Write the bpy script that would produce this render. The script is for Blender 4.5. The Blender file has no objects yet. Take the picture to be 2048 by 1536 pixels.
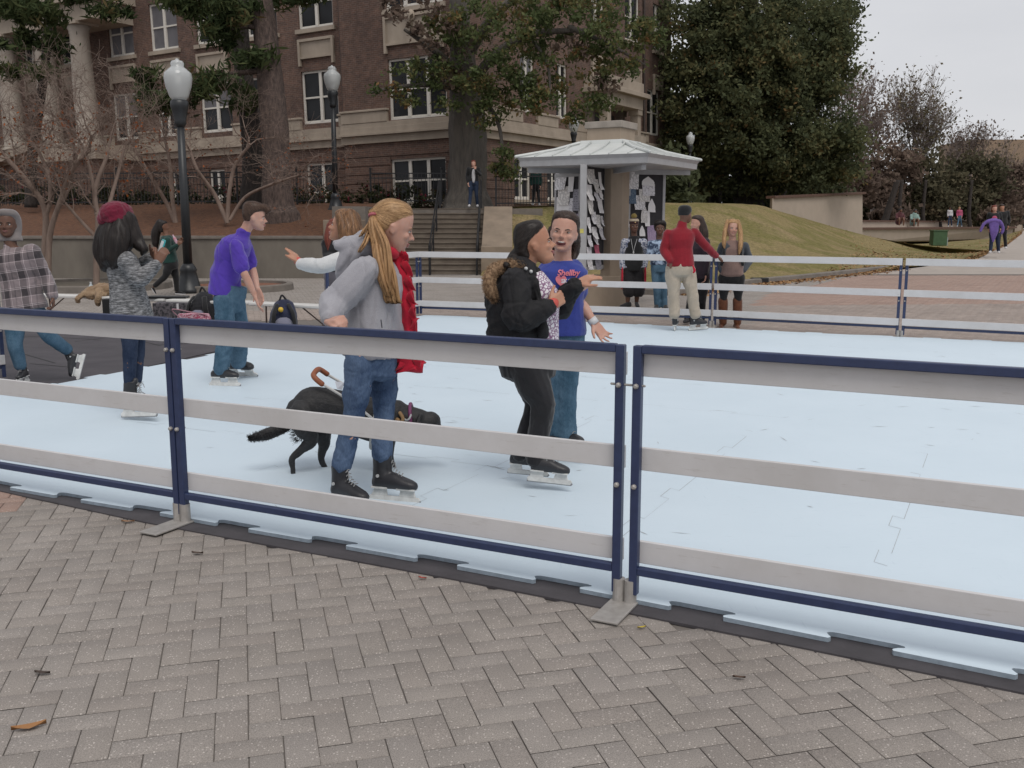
import bpy, math, random
import numpy as np
from mathutils import Vector, Matrix, noise
sc = bpy.context.scene
COL = sc.collection
rnd = random.Random(7)
R = math.radians
F = 1960.0; CX = 1024.0; CY = 768.0; CAMZ = 1.57
PITCH = math.atan(323.0 / F)
FWD = Vector((0, math.cos(PITCH), -math.sin(PITCH)))
UPV = Vector((0, math.sin(PITCH), math.cos(PITCH)))
CAM = Vector((0, 0, CAMZ))
def ray(px, py):
    return Vector((1, 0, 0)) * ((px - CX) / F) + UPV * (-(py - CY) / F) + FWD
def P(px, py, Y):
    d = ray(px, py); return CAM + d * (Y / d.y)
def at(px, py, z=0.0):
    d = ray(px, py); return CAM + d * ((z - CAMZ) / d.z)
def pxm(Y): return F / Y            # pixels per metre at depth Y

# ---------------------------------------------------------------- materials
MATS = {}
def _nt(name):
    m = bpy.data.materials.new(name); m.use_nodes = True
    nt = m.node_tree; b = nt.nodes['Principled BSDF']
    return m, nt, b
def N(nt, typ, **kw):
    n = nt.nodes.new(typ)
    for k, v in kw.items():
        if hasattr(n, k): setattr(n, k, v)
        else: n.inputs[k].default_value = v
    return n
def L(nt, a, b): nt.links.new(a, b)
def col4(c): return (c[0], c[1], c[2], 1)
def ramp(nt, fac, stops, interp='LINEAR'):
    r = nt.nodes.new('ShaderNodeValToRGB'); r.color_ramp.interpolation = interp
    e = r.color_ramp.elements
    while len(e) > 1: e.remove(e[-1])
    e[0].position = stops[0][0]; e[0].color = col4(stops[0][1])
    for p, c in stops[1:]:
        x = e.new(p); x.color = col4(c)
    L(nt, fac, r.inputs[0]); return r
def coords(nt, scale=(1, 1, 1), kind='Object'):
    tc = nt.nodes.new('ShaderNodeTexCoord'); mp = nt.nodes.new('ShaderNodeMapping')
    mp.inputs['Scale'].default_value = scale
    L(nt, tc.outputs[kind], mp.inputs[0]); return mp.outputs[0]
def noise_n(nt, vec, scale, detail=4, rough=.6):
    n = nt.nodes.new('ShaderNodeTexNoise'); n.inputs['Scale'].default_value = scale
    n.inputs['Detail'].default_value = detail; n.inputs['Roughness'].default_value = rough
    L(nt, vec, n.inputs['Vector']); return n.outputs['Fac']
def bump(nt, b, h, strength=.3, dist=.01):
    n = nt.nodes.new('ShaderNodeBump'); n.inputs['Strength'].default_value = strength
    n.inputs['Distance'].default_value = dist
    L(nt, h, n.inputs['Height']); L(nt, n.outputs[0], b.inputs['Normal'])
def mat(name, c, rough=.7, c2=None, ns=8, amt=.25, bs=0, bscale=60, metal=0, stretch=(1, 1, 1), spec=None, sss=0, sheen=0, bd=.005):
    """noisy two-tone principled"""
    if name in MATS: return MATS[name]
    m, nt, b = _nt(name)
    if c2 is None: c2 = tuple(max(0, x * (1 - amt)) for x in c)
    v = coords(nt, stretch)
    f = noise_n(nt, v, ns)
    r = ramp(nt, f, [(.32, c2), (.66, c)])
    L(nt, r.outputs[0], b.inputs['Base Color'])
    b.inputs['Roughness'].default_value = rough; b.inputs['Metallic'].default_value = metal
    if spec is not None: b.inputs['Specular IOR Level'].default_value = spec
    if sheen: b.inputs['Sheen Weight'].default_value = sheen
    if sss:
        b.inputs['Subsurface Weight'].default_value = sss
        b.inputs['Subsurface Radius'].default_value = (.02, .008, .004)
        b.inputs['Subsurface Scale'].default_value = .5
    if bs:
        bump(nt, b, noise_n(nt, v, bscale, 3), bs, bd)
    MATS[name] = m; return m
def glass_mat(name, c=(.012, .014, .016), rough=.12):
    m, nt, b = _nt(name)
    b.inputs['Base Color'].default_value = col4(c); b.inputs['Roughness'].default_value = rough
    b.inputs['Specular IOR Level'].default_value = .35
    MATS[name] = m; return m

# ---------------------------------------------------------------- mesh builder
class MB:
    def __init__(s): s.v = []; s.f = []; s.mi = []; s.cur = 0
    def add(s, vs, fs):
        o = len(s.v); s.v += [tuple(v) for v in vs]
        s.f += [tuple(i + o for i in f) for f in fs]; s.mi += [s.cur] * len(fs)
    def box(s, c, size, M=None):
        x, y, z = size[0] / 2, size[1] / 2, size[2] / 2
        vs = [Vector((a, b, d)) for a in (-x, x) for b in (-y, y) for d in (-z, z)]
        if M is not None: vs = [M @ v for v in vs]
        c = Vector(c); vs = [v + c for v in vs]
        s.add(vs, [(0, 1, 3, 2), (4, 6, 7, 5), (0, 4, 5, 1), (2, 3, 7, 6), (0, 2, 6, 4), (1, 5, 7, 3)])
    def bbox(s, lo, hi, M=None):
        """box lo..hi then transformed by 4x4 M"""
        vs = [Vector((a, b, d)) for a in (lo[0], hi[0]) for b in (lo[1], hi[1]) for d in (lo[2], hi[2])]
        if M is not None: vs = [M @ v for v in vs]
        s.add(vs, [(0, 1, 3, 2), (4, 6, 7, 5), (0, 4, 5, 1), (2, 3, 7, 6), (0, 2, 6, 4), (1, 5, 7, 3)])
    def bar(s, a, b, w, h, up=(0, 0, 1)):
        """rectangular bar from a to b, w across, h along up"""
        a = Vector(a); b = Vector(b); d = (b - a).normalized(); u = Vector(up)
        r = d.cross(u).normalized(); u = r.cross(d).normalized()
        vs = []
        for p in (a, b):
            for i, j in ((-1, -1), (1, -1), (1, 1), (-1, 1)): vs.append(p + r * (w / 2 * i) + u * (h / 2 * j))
        s.add(vs, [(0, 1, 2, 3), (4, 7, 6, 5), (0, 4, 5, 1), (1, 5, 6, 2), (2, 6, 7, 3), (3, 7, 4, 0)])
    def loft(s, rings, cap=True, closed=True):
        n = len(rings[0]); vs = [p for r in rings for p in r]; fs = []
        for i in range(len(rings) - 1):
            for j in range(n if closed else n - 1):
                k = (j + 1) % n
                fs.append((i * n + j, i * n + k, (i + 1) * n + k, (i + 1) * n + j))
        if cap and closed:
            fs.append(tuple(range(n))[::-1]); fs.append(tuple((len(rings) - 1) * n + j for j in range(n)))
        s.add(vs, fs)
    def tube(s, pts, rad, n=10, ends=True, flat=None, up=None):
        """pts with radii; rounded ends. flat=(a,b) radius multipliers along (side, up)"""
        pts = [Vector(p) for p in pts]
        if not hasattr(rad, '__len__'): rad = [rad] * len(pts)
        rings = []; prev = None
        cnt = len(pts)
        for i, p in enumerate(pts):
            t = (pts[min(i + 1, cnt - 1)] - pts[max(i - 1, 0)])
            if t.length < 1e-9: t = Vector((0, 0, 1))
            t.normalize()
            if prev is None:
                a = Vector(up) if up is not None else (Vector((0, 0, 1)) if abs(t.z) < .9 else Vector((0, 1, 0)))
            else: a = prev
            u = (a - t * a.dot(t))
            if u.length < 1e-6: u = t.orthogonal()
            u.normalize(); prev = u; r = t.cross(u)
            fa, fb = flat if flat else (1, 1)
            def ring(c, q):
                return [c + r * (math.cos(2 * math.pi * j / n) * q * fa) + u * (math.sin(2 * math.pi * j / n) * q * fb) for j in range(n)]
            if i == 0 and ends:
                for k in (0.35, .75): rings.append(ring(p - t * rad[0] * math.cos(k * 1.57), rad[0] * math.sin(k * 1.57)))
            rings.append(ring(p, rad[i]))
            if i == cnt - 1 and ends:
                for k in (.75, .35): rings.append(ring(p + t * rad[-1] * math.cos(k * 1.57), rad[-1] * math.sin(k * 1.57)))
        s.loft(rings)
    def stube(s, pts, rad, n=10, sub=4, **kw):
        """smooth catmull-rom tube"""
        q, rr = smooth_path(pts, rad, sub); s.tube(q, rr, n, **kw)
    def ell(s, c, r, M=None, n=14, m=9):
        c = Vector(c); rings = []
        if not hasattr(r, '__len__'): r = (r, r, r)
        for i in range(1, m):
            a = math.pi * i / m
            ring = []
            for j in range(n):
                b = 2 * math.pi * j / n
                v = Vector((r[0] * math.sin(a) * math.cos(b), r[1] * math.sin(a) * math.sin(b), r[2] * -math.cos(a)))
                ring.append(c + (M @ v if M is not None else v))
            rings.append(ring)
        s.loft(rings)
    def lathe(s, c, prof, n=16, M=None):
        c = Vector(c); rings = []
        for r, z in prof:
            ring = []
            for j in range(n):
                b = 2 * math.pi * j / n; v = Vector((r * math.cos(b), r * math.sin(b), z))
                ring.append(c + (M @ v if M is not None else v))
            rings.append(ring)
        s.loft(rings)
    def prism(s, poly, thick):
        """poly: list of 3d points, extruded by vector thick"""
        t = Vector(thick); n = len(poly); a = [Vector(p) for p in poly]; b = [p + t for p in a]
        fs = [tuple(range(n))[::-1], tuple(range(n, 2 * n))]
        for i in range(n):
            k = (i + 1) % n; fs.append((i, k, n + k, n + i))
        s.add(a + b, fs)
    def build(s, name, m, parent=None, smooth=False, origin=None, bevel=0, fix=True):
        me = bpy.data.meshes.new(name)
        o = bpy.data.objects.new(name, me); COL.objects.link(o)
        vs = s.v
        if parent is not None:
            o.parent = parent
            base = WORLD[parent.name]
        else:
            base = Matrix.Translation(Vector(origin)) if origin is not None else Matrix.Identity(4)
            o.matrix_world = base
        if parent is not None: WORLD[o.name] = base
        else: WORLD[o.name] = base
        inv = base.inverted()
        vs = [tuple(inv @ Vector(v)) for v in vs]
        me.from_pydata(vs, [], s.f)
        ml = m if isinstance(m, (list, tuple)) else [m]
        for x in ml: me.materials.append(x)
        if len(ml) > 1: me.polygons.foreach_set('material_index', s.mi)
        if fix:
            import bmesh
            bm = bmesh.new(); bm.from_mesh(me); bmesh.ops.recalc_face_normals(bm, faces=bm.faces[:])
            bm.to_mesh(me); bm.free()
        if smooth: me.shade_smooth()
        if bevel:
            md = o.modifiers.new('bevel', 'BEVEL'); md.width = bevel; md.segments = 2; md.limit_method = 'ANGLE'
        return o
WORLD = {}
def smooth_path(pts, rad, sub=4):
    pts = [Vector(p) for p in pts]
    if not hasattr(rad, '__len__'): rad = [rad] * len(pts)
    q = []; rr = []; n = len(pts)
    for i in range(n - 1):
        p0, p1, p2, p3 = pts[max(i - 1, 0)], pts[i], pts[i + 1], pts[min(i + 2, n - 1)]
        for k in range(sub):
            t = k / sub
            q.append(.5 * ((2 * p1) + (-p0 + p2) * t + (2 * p0 - 5 * p1 + 4 * p2 - p3) * t * t + (-p0 + 3 * p1 - 3 * p2 + p3) * t ** 3))
            ts = t * t * (3 - 2 * t); rr.append(rad[i] * (1 - ts) + rad[i + 1] * ts)
    q.append(pts[-1]); rr.append(rad[-1]); return q, rr
def tag(o, label=None, cat=None, group=None, kind=None):
    if label: o['label'] = label
    if cat: o['category'] = cat
    if group: o['group'] = group
    if kind: o['kind'] = kind
    return o
def empty(name, loc, label=None, cat=None, group=None, rz=0):
    o = bpy.data.objects.new(name, None); COL.objects.link(o); o.empty_display_size = .1
    M = Matrix.Translation(Vector(loc)) @ Matrix.Rotation(rz, 4, 'Z')
    o.location = loc; o.rotation_euler = (0, 0, rz); WORLD[o.name] = M
    return tag(o, label, cat, group)
def copy_tree(o, parent=None):
    c = o.copy(); COL.objects.link(c); c.parent = parent
    for ch in list(o.children): copy_tree(ch, c)
    return c
def fast_mesh(name, verts, faces4, m, parent=None, attr=None, origin=None, k=4):
    """numpy quad/tri mesh; attr: per-face float -> corner attribute 'rnd'"""
    me = bpy.data.meshes.new(name)
    base = WORLD[parent.name] if parent is not None else (Matrix.Translation(Vector(origin)) if origin is not None else Matrix.Identity(4))
    inv = np.array(base.inverted())
    v = verts @ inv[:3, :3].T + inv[:3, 3]
    nf = len(faces4)
    me.vertices.add(len(v)); me.vertices.foreach_set('co', v.astype(np.float32).ravel())
    me.loops.add(nf * k); me.loops.foreach_set('vertex_index', faces4.astype(np.int32).ravel())
    me.polygons.add(nf); me.polygons.foreach_set('loop_start', np.arange(nf, dtype=np.int32) * k)
    me.update(calc_edges=True)
    if attr is not None:
        a = me.attributes.new('rnd', 'FLOAT', 'FACE'); a.data.foreach_set('value', attr.astype(np.float32))
    me.materials.append(m)
    o = bpy.data.objects.new(name, me); COL.objects.link(o); WORLD[o.name] = base
    if parent is not None: o.parent = parent
    else: o.matrix_world = base
    return o
def attr_out(nt, name='rnd'):
    a = nt.nodes.new('ShaderNodeAttribute'); a.attribute_name = name; return a.outputs['Fac']
# ================================================================ camera, world, light
cam = bpy.data.cameras.new('camera'); camo = bpy.data.objects.new('camera', cam); COL.objects.link(camo)
camo.location = CAM; camo.rotation_euler = (math.pi / 2 - PITCH, 0, 0)
cam.sensor_width = 36; cam.lens = 36 * F / 2048; cam.clip_end = 2000; cam.clip_start = .05
sc.camera = camo
SUN_EL, SUN_AZ = R(58), R(160)
w = bpy.data.worlds.new('World'); sc.world = w; w.use_nodes = True
wn = w.node_tree; bg = wn.nodes['Background']
sky = wn.nodes.new('ShaderNodeTexSky'); sky.sky_type = 'NISHITA'; sky.sun_disc = False
sky.sun_elevation = SUN_EL; sky.sun_rotation = SUN_AZ; sky.air_density = 1.0; sky.dust_density = 4; sky.ozone_density = 1
tc = wn.nodes.new('ShaderNodeTexCoord'); mp = wn.nodes.new('ShaderNodeMapping'); mp.inputs['Scale'].default_value = (1, 1, 3.5)
wn.links.new(tc.outputs['Generated'], mp.inputs[0])
nz = noise_n(wn, mp.outputs[0], 2.2, 5, .55)
cr = ramp(wn, nz, [(.3, (5.7, 5.78, 6.05)), (.7, (6.5, 6.53, 6.75))])
mx = wn.nodes.new('ShaderNodeMix'); mx.data_type = 'RGBA'; mx.inputs['Factor'].default_value = .93
wn.links.new(sky.outputs[0], mx.inputs['A']); wn.links.new(cr.outputs[0], mx.inputs['B'])
wn.links.new(mx.outputs['Result'], bg.inputs[0]); bg.inputs[1].default_value = .1
sl = bpy.data.lights.new('sun', 'SUN'); sl.energy = 1.35; sl.angle = R(30); sl.color = (1, .96, .9)
so = bpy.data.objects.new('sun', sl); COL.objects.link(so)
so.rotation_euler = (math.pi / 2 - SUN_EL, 0, math.pi - SUN_AZ)
sc.view_settings.view_transform = 'Standard'; sc.view_settings.look = 'None'
sc.view_settings.exposure = 0.2; sc.view_settings.gamma = 1
sc.cycles.use_denoising = True
sc.cycles.max_bounces = 6; sc.cycles.diffuse_bounces = 3; sc.cycles.transparent_max_bounces = 6

# ================================================================ plaza ground
m_sub = mat('joint_sand', (.17, .15, .135), .95, ns=12)
g = MB(); g.add([(-60, -3, 0), (80, -3, 0), (80, 47, 0), (-60, 47, 0)], [(0, 1, 2, 3)])
g.add([(-400, 47, -.35), (400, 47, -.35), (400, 900, -.35), (-400, 900, -.35)], [(0, 1, 2, 3)])
tag(g.build('ground', m_sub), kind='structure')
# herringbone pavers, each a real bevelled brick; colour by brick
def paver_mat():
    m, nt, b = _nt('paver'); v = coords(nt)
    a = attr_out(nt)
    base = ramp(nt, a, [(0, (.268, .242, .220)), (.2, (.260, .232, .211)), (.4, (.276, .250, .229)), (.60, (.270, .244, .225)), (.62, (.30, .205, .17)), (.8, (.33, .235, .195)), (.82, (.27, .225, .20)), (1, (.325, .27, .24))])
    n1 = noise_n(nt, v, 2.2, 5, .6); n2 = noise_n(nt, v, 260, 2, .5)
    r1 = ramp(nt, n1, [(.3, (.88, .87, .86)), (.7, (1.08, 1.07, 1.06))])
    mul = N(nt, 'ShaderNodeMix', data_type='RGBA', blend_type='MULTIPLY'); mul.inputs['Factor'].default_value = 1
    L(nt, base.outputs[0], mul.inputs['A']); L(nt, r1.outputs[0], mul.inputs['B'])
    vo = nt.nodes.new('ShaderNodeTexVoronoi'); vo.inputs['Scale'].default_value = 85; L(nt, v, vo.inputs['Vector'])
    r2 = ramp(nt, vo.outputs['Distance'], [(.0, (1, 1, 1)), (.20, (1, 1, 1)), (.30, (0, 0, 0))])
    sep = nt.nodes.new('ShaderNodeSeparateColor'); L(nt, vo.outputs['Color'], sep.inputs[0])
    gt = N(nt, 'ShaderNodeMath', operation='GREATER_THAN'); gt.inputs[1].default_value = .6; L(nt, sep.outputs[0], gt.inputs[0])
    mm = N(nt, 'ShaderNodeMath', operation='MULTIPLY'); L(nt, gt.outputs[0], mm.inputs[0]); L(nt, r2.outputs[0], mm.inputs[1])
    mm2 = N(nt, 'ShaderNodeMath', operation='MULTIPLY'); mm2.inputs[1].default_value = .5; L(nt, mm.outputs[0], mm2.inputs[0])
    sp = N(nt, 'ShaderNodeMix', data_type='RGBA'); L(nt, mm2.outputs[0], sp.inputs['Factor'])
    L(nt, mul.outputs['Result'], sp.inputs['A']); sp.inputs['B'].default_value = (.66, .60, .55, 1)
    g2 = ramp(nt, n2, [(.35, (.66, .66, .66)), (.6, (1.16, 1.16, 1.16))])
    fm = N(nt, 'ShaderNodeMix', data_type='RGBA', blend_type='MULTIPLY'); fm.inputs['Factor'].default_value = .8
    L(nt, sp.outputs['Result'], fm.inputs['A']); L(nt, g2.outputs[0], fm.inputs['B'])
    n3 = noise_n(nt, v, .9, 3, .5)
    st = ramp(nt, n3, [(.34, (.86, .85, .84)), (.5, (1, 1, 1))])
    fm2 = N(nt, 'ShaderNodeMix', data_type='RGBA', blend_type='MULTIPLY'); fm2.inputs['Factor'].default_value = .7
    L(nt, fm.outputs['Result'], fm2.inputs['A']); L(nt, st.outputs[0], fm2.inputs['B'])
    L(nt, fm2.outputs['Result'], b.inputs['Base Color']); b.inputs['Roughness'].default_value = .88
    bump(nt, b, n2, .5, .004)
    return m
def inside(poly, x, y):
    c = np.zeros(x.shape, bool); n = len(poly)
    for i in range(n):
        x1, y1 = poly[i]; x2, y2 = poly[(i + 1) % n]
        t = ((y1 > y) != (y2 > y)) & (x < (x2 - x1) * (y - y1) / ((y2 - y1) if abs(y2 - y1) > 1e-9 else 1e-9) + x1)
        c ^= t
    return c
W_ = .101; ANG = R(15.3)
def pavers():
    i, j = np.meshgrid(np.arange(-420, 420), np.arange(-420, 420), indexing='ij')
    k = (i - j) % 4
    H = k == 0; V = k == 3   # starts of bricks: horizontal covers (i,i+1), vertical covers (j,j+1)
    x0 = np.concatenate([i[H], i[V]]) * W_; y0 = np.concatenate([j[H], j[V]]) * W_
    wx = np.concatenate([np.full(H.sum(), 2 * W_), np.full(V.sum(), W_)]); wy = np.concatenate([np.full(H.sum(), W_), np.full(V.sum(), 2 * W_)])
    ca, sa = math.cos(ANG), math.sin(ANG)
    cx = x0 + wx / 2; cy = y0 + wy / 2
    X = ca * cx - sa * cy; Y = sa * cx + ca * cy + 14
    vis = (Y > 1.6) & (Y < 29.5) & (np.abs(X) < Y * .58 + 1.2)
    vis &= ~inside(RINK_IN, X, Y)
    vis &= ~inside(LAWN_AREA, X, Y)
    x0, y0, wx, wy, X, Y = [q[vis] for q in (x0, y0, wx, wy, X, Y)]
    n = len(x0); rs = np.random.RandomState(3)
    gp = .0016; bv = .003
    jit = rs.uniform(-.0012, .0012, (n, 2)); hz = rs.uniform(.0062, .0082, n)
    def corners(inset, z):
        a = np.stack([x0 + inset + jit[:, 0], y0 + inset + jit[:, 1]], 1); b_ = np.stack([x0 + wx - inset + jit[:, 0], y0 + inset + jit[:, 1]], 1)
        c = np.stack([x0 + wx - inset + jit[:, 0], y0 + wy - inset + jit[:, 1]], 1); d = np.stack([x0 + inset + jit[:, 0], y0 + wy - inset + jit[:, 1]], 1)
        q = np.stack([a, b_, c, d], 1)
        xx = ca * q[..., 0] - sa * q[..., 1]; yy = sa * q[..., 0] + ca * q[..., 1] + 14
        zz = np.broadcast_to(z[:, None], xx.shape) if hasattr(z, 'shape') else np.full(xx.shape, z)
        return np.stack([xx, yy, zz], 2)
    top = corners(gp + bv, hz); mid = corners(gp, hz - .003)
    v = np.concatenate([top, mid], 1).reshape(-1, 3)
    o = (np.arange(n) * 8)[:, None]
    fs = np.concatenate([o + np.array([0, 1, 2, 3])] + [o + np.array([4 + a, 4 + (a + 1) % 4, (a + 1) % 4, a]) for a in range(4)], 0)
    c = rs.uniform(0, .58, n)
    red = inside(RED_A, X, Y) | inside(RED_B, X, Y)
    c = np.where(red, rs.uniform(.63, .79, n), c)
    pale = inside(PALE_A, X, Y)
    c = np.where(pale & ~red, rs.uniform(.83, 1, n), c)
    c5 = np.concatenate([c] * 5)
    o = fast_mesh('plaza_paving', v, fs, paver_mat(), attr=c5)
    tag(o, kind='structure')
A2 = lambda *p: tuple(at(*p)[:2])
RINK_IN = [A2(-60, 965), A2(0, 976), A2(365, 1050), A2(1250, 1222), A2(2048, 1375), (6.0, 3.6), (9.5, 11.3), A2(2300, 705), A2(1423, 665), A2(850, 640), (-1.9, 16.2), (-6.4, 15.3), (-9, 9)]
LAWN_AREA = [A2(1240, 596), A2(1450, 573), A2(1545, 565), A2(1700, 547), A2(1848, 531), A2(1960, 516), (40, 47), (-5, 40), A2(985, 548), A2(1150, 575)]
RED_A = [A2(1500, 612), A2(1535, 590), A2(1690, 556), A2(1860, 534), A2(2150, 536), A2(2250, 606)]
RED_B = [A2(-30, 965), A2(80, 985), A2(10, 1022), A2(-60, 1025)]
PALE_A = [(-8, 12), (-8, 17.0), A2(850, 616), A2(1200, 632), A2(1500, 650), A2(1540, 600), A2(2300, 590), (20, 12), (6, 12)]
pavers()

# ================================================================ rink floor : blue interlocking tiles on rubber underlay
FA = Vector((-1.733, 4.966, 0)); FB = Vector((.463, 3.862, 0)); FD = (FB - FA).normalized(); FN = Vector((-FD.y, FD.x, 0))
def ice_mat():
    m, nt, b = _nt('rink_tile'); v = coords(nt)
    n1 = noise_n(nt, v, 1.1, 4); n2 = noise_n(nt, coords(nt, (3, 22, 1)), 3, 5, .7)
    n3 = noise_n(nt, coords(nt, (26, 2.5, 1)), 2.2, 5, .7)
    r = ramp(nt, n1, [(.3, (.55, .645, .72)), (.7, (.58, .675, .75))])
    s = ramp(nt, n2, [(.28, (.86, .885, .90)), (.40, (1, 1, 1))]); s2 = ramp(nt, n3, [(.26, (.83, .86, .88)), (.37, (1, 1, 1))])
    a = N(nt, 'ShaderNodeMix', data_type='RGBA', blend_type='MULTIPLY'); a.inputs['Factor'].default_value = .8
    L(nt, r.outputs[0], a.inputs['A']); L(nt, s.outputs[0], a.inputs['B'])
    a2 = N(nt, 'ShaderNodeMix', data_type='RGBA', blend_type='MULTIPLY'); a2.inputs['Factor'].default_value = .8
    L(nt, a.outputs['Result'], a2.inputs['A']); L(nt, s2.outputs[0], a2.inputs['B'])
    L(nt, a2.outputs['Result'], b.inputs['Base Color'])
    b.inputs['Roughness'].default_value = .5; b.inputs['Specular IOR Level'].default_value = .35
    bump(nt, b, n2, .06, .003)
    return m
m_ice = ice_mat(); m_rub = mat('rubber_underlay', (.062, .056, .062), .75, ns=5, amt=.35, bs=.2)
m_iceedge = mat('tile_edge', (.30, .36, .42), .5, ns=30)
def tile_edge():
    """dovetailed near edge in world xy"""
    off = .055
    p0 = at(0, 961, .03); base = Vector((at(1300, 1205, .03).x, at(1300, 1205, .03).y, 0))
    a = Vector((at(-200, 940, .03).x, at(-200, 940, .03).y, 0)); b = Vector((at(2330, 1383, .03).x, at(2330, 1383, .03).y, 0))
    pts = []
    # piecewise: measured starts of the protruding tongues
    st = [(-310, 900), (-140, 946), (19, 979), (160, 1004), (318, 1030), (495, 1063), (690, 1097), (912, 1137), (1157, 1183), (1444, 1240), (1783, 1308), (2180, 1388)]
    S = [at(x, y, .02) for x, y in st]
    for i in range(len(S) - 1):
        p, q = Vector((S[i].x, S[i].y, 0)), Vector((S[i + 1].x, S[i + 1].y, 0)); d = (q - p); t = d.normalized(); n = Vector((-t.y, t.x, 0))
        e = d.length; h = .062
        a0 = p; a1 = p + t * (e * .655)
        # tongue outward edge a0..a1, slanted hooks, then recess
        pts += [a0 + n * .012, a0 + t * .006, a1 - t * .008, a1 + n * .014, a1 + n * .03 - t * .012, a1 + n * .046 - t * .022, a1 + n * .056 - t * .016, a1 + n * (h - .0) , a1 + n * (h + .002) + t * .02,
                q + n * (h + .002) + t * .012, q + n * (h - .004) + t * .036, q + n * (h - .016) + t * .04, q + n * .034 + t * .018, q + n * .02 + t * .004]
    return pts
EDGE = tile_edge()
def rink():
    near = EDGE
    far = [Vector((*A2(2600, 740), 0)), Vector((*A2(2048, 690), 0)), Vector((*A2(1700, 674), 0)), Vector((*A2(1430, 661), 0)), Vector((*A2(1190, 649), 0)), Vector((*A2(850, 634), 0))]
    left = []
    q0 = Vector((*A2(850, 634), 0)); q1 = Vector((*A2(180, 762), 0)); q2 = q1 + (q1 - q0).normalized() * 3.4
    # zig-zag tongue edge on the left
    def zz(a, b):
        d = (b - a); t = d.normalized(); n = Vector((-t.y, t.x, 0)); k = int(d.length / .61); out = []
        for i in range(k):
            s = a + t * (i * .61); out += [s + n * .0, s + t * .38, s + t * .38 - n * .07, s + t * .60 - n * .07]
        return out
    left = zz(q0, q2)
    fz = []
    for i in range(len(far) - 1):
        fz += zz(far[i], far[i + 1])
    poly = near + [Vector((9.3, 4.5, 0))] + fz + [q0] + left
    import bmesh
    bm = bmesh.new()
    vs = [bm.verts.new((p.x, p.y, .034)) for p in poly]
    f = bm.faces.new(vs); f.normal_update()
    if f.normal.z < 0: f.normal_flip()
    ex = bmesh.ops.extrude_face_region(bm, geom=[f])
    lo = [v for v in ex['geom'] if isinstance(v, bmesh.types.BMVert)]
    for v in lo: v.co.z = .016
    for ff in bm.faces:
        ff.normal_update(); ff.material_index = 1 if abs(ff.normal.z) < .5 else 0
    # keep top face up
    me = bpy.data.meshes.new('rink_floor'); bm.to_mesh(me); bm.free()
    me.materials.append(m_ice); me.materials.append(m_iceedge)
    o = bpy.data.objects.new('rink_floor', me); COL.objects.link(o); WORLD[o.name] = Matrix.Identity(4)
    tag(o, 'pale blue synthetic ice floor of interlocking tiles inside the white railing', 'rink floor')
    # joints between tiles: thin dark seams with dovetails
    s = MB(); rs = random.Random(5)
    def seam(p, t, n, L_, z=.0352, w=.0035):
        pts = [p]; x = .0
        while x < L_:
            for dx, dy in ((.38, 0), (.03, .05), (.20, .0), (.0, 0)):
                pass
            pts += [p + t * (x + .2), p + t * (x + .2) + n * .0]
            pts += [p + t * (x + .23) + n * .06, p + t * (x + .42) + n * .06, p + t * (x + .39) + n * .0]
            x += .61
        for a, b in zip(pts[:-1], pts[1:]):
            if (b - a).length > 1e-4:
                if rs.random() < .14: continue
                d = (b - a).normalized(); r = Vector((-d.y, d.x, 0)) * (w / 2 * rs.uniform(.3, 1)); zz_ = Vector((0, 0, z))
                s.add([a - r + zz_, b - r + zz_, b + r + zz_, a + r + zz_], [(0, 1, 2, 3)])
    for k in range(1, 9):
        seam(FA + FN * (1.22 * k + .5) - FD * 2.2, FD, FN, rs.choice([2.4, 3.6]) if k < 3 else rs.uniform(3, 6))
    for k in range(-1, 7):
        o_ = FA + FD * (1.22 * k + .95) + FN * rs.choice([.7, 1.9, 3.1])
        seam(o_, FN, -FD, rs.uniform(1.2, 3.5))
    sm = s.build('seam', mat('seam_dirt', (.40, .42, .44), .9), o, fix=False)
    # scuffs
    s = MB()
    for k in range(150):
        c = FA + FD * rs.uniform(-2, 7) + FN * rs.uniform(.2, 9); a = rs.gauss(.1, .6); l = rs.uniform(.03, .16); wv = rs.uniform(.0015, .005)
        d = FD * math.cos(a) + FN * math.sin(a); r = Vector((-d.y, d.x, 0)) * wv; z = Vector((0, 0, .0358))
        s.add([c + z, c + d * l * .5 + r + z, c + d * l + z, c + d * l * .5 - r + z], [(0, 1, 2, 3)])
    s.build('scuff', mat('scuff_grey', (.40, .42, .44), .9), o, fix=False)
rink()
u = MB()
ul = [at(-260, 925, .0), at(0, 986, .0), at(77, 1003, 0), at(299, 1051, 0), at(448, 1079, 0), at(683, 1122, 0), at(960, 1174, 0), at(1300, 1241, 0), at(1500, 1281, 0), at(1700, 1322, 0), at(2048, 1394, 0), at(2400, 1475, 0)]
u.prism([Vector((p.x, p.y, .003)) for p in ul] + [Vector((9.5, 4.3, .003)), Vector((*A2(2620, 735), .003)), Vector((*A2(2048, 687), .003)), Vector((*A2(1430, 659), .003)), Vector((*A2(850, 632), .003)), Vector((-3.5, 13.2, .003)), Vector((-6, 8, .003))], (0, 0, .012))
tag(u.build('rubber_underlay', m_rub), 'dark rubber strip showing under the edge of the blue floor', 'underlay')
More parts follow.
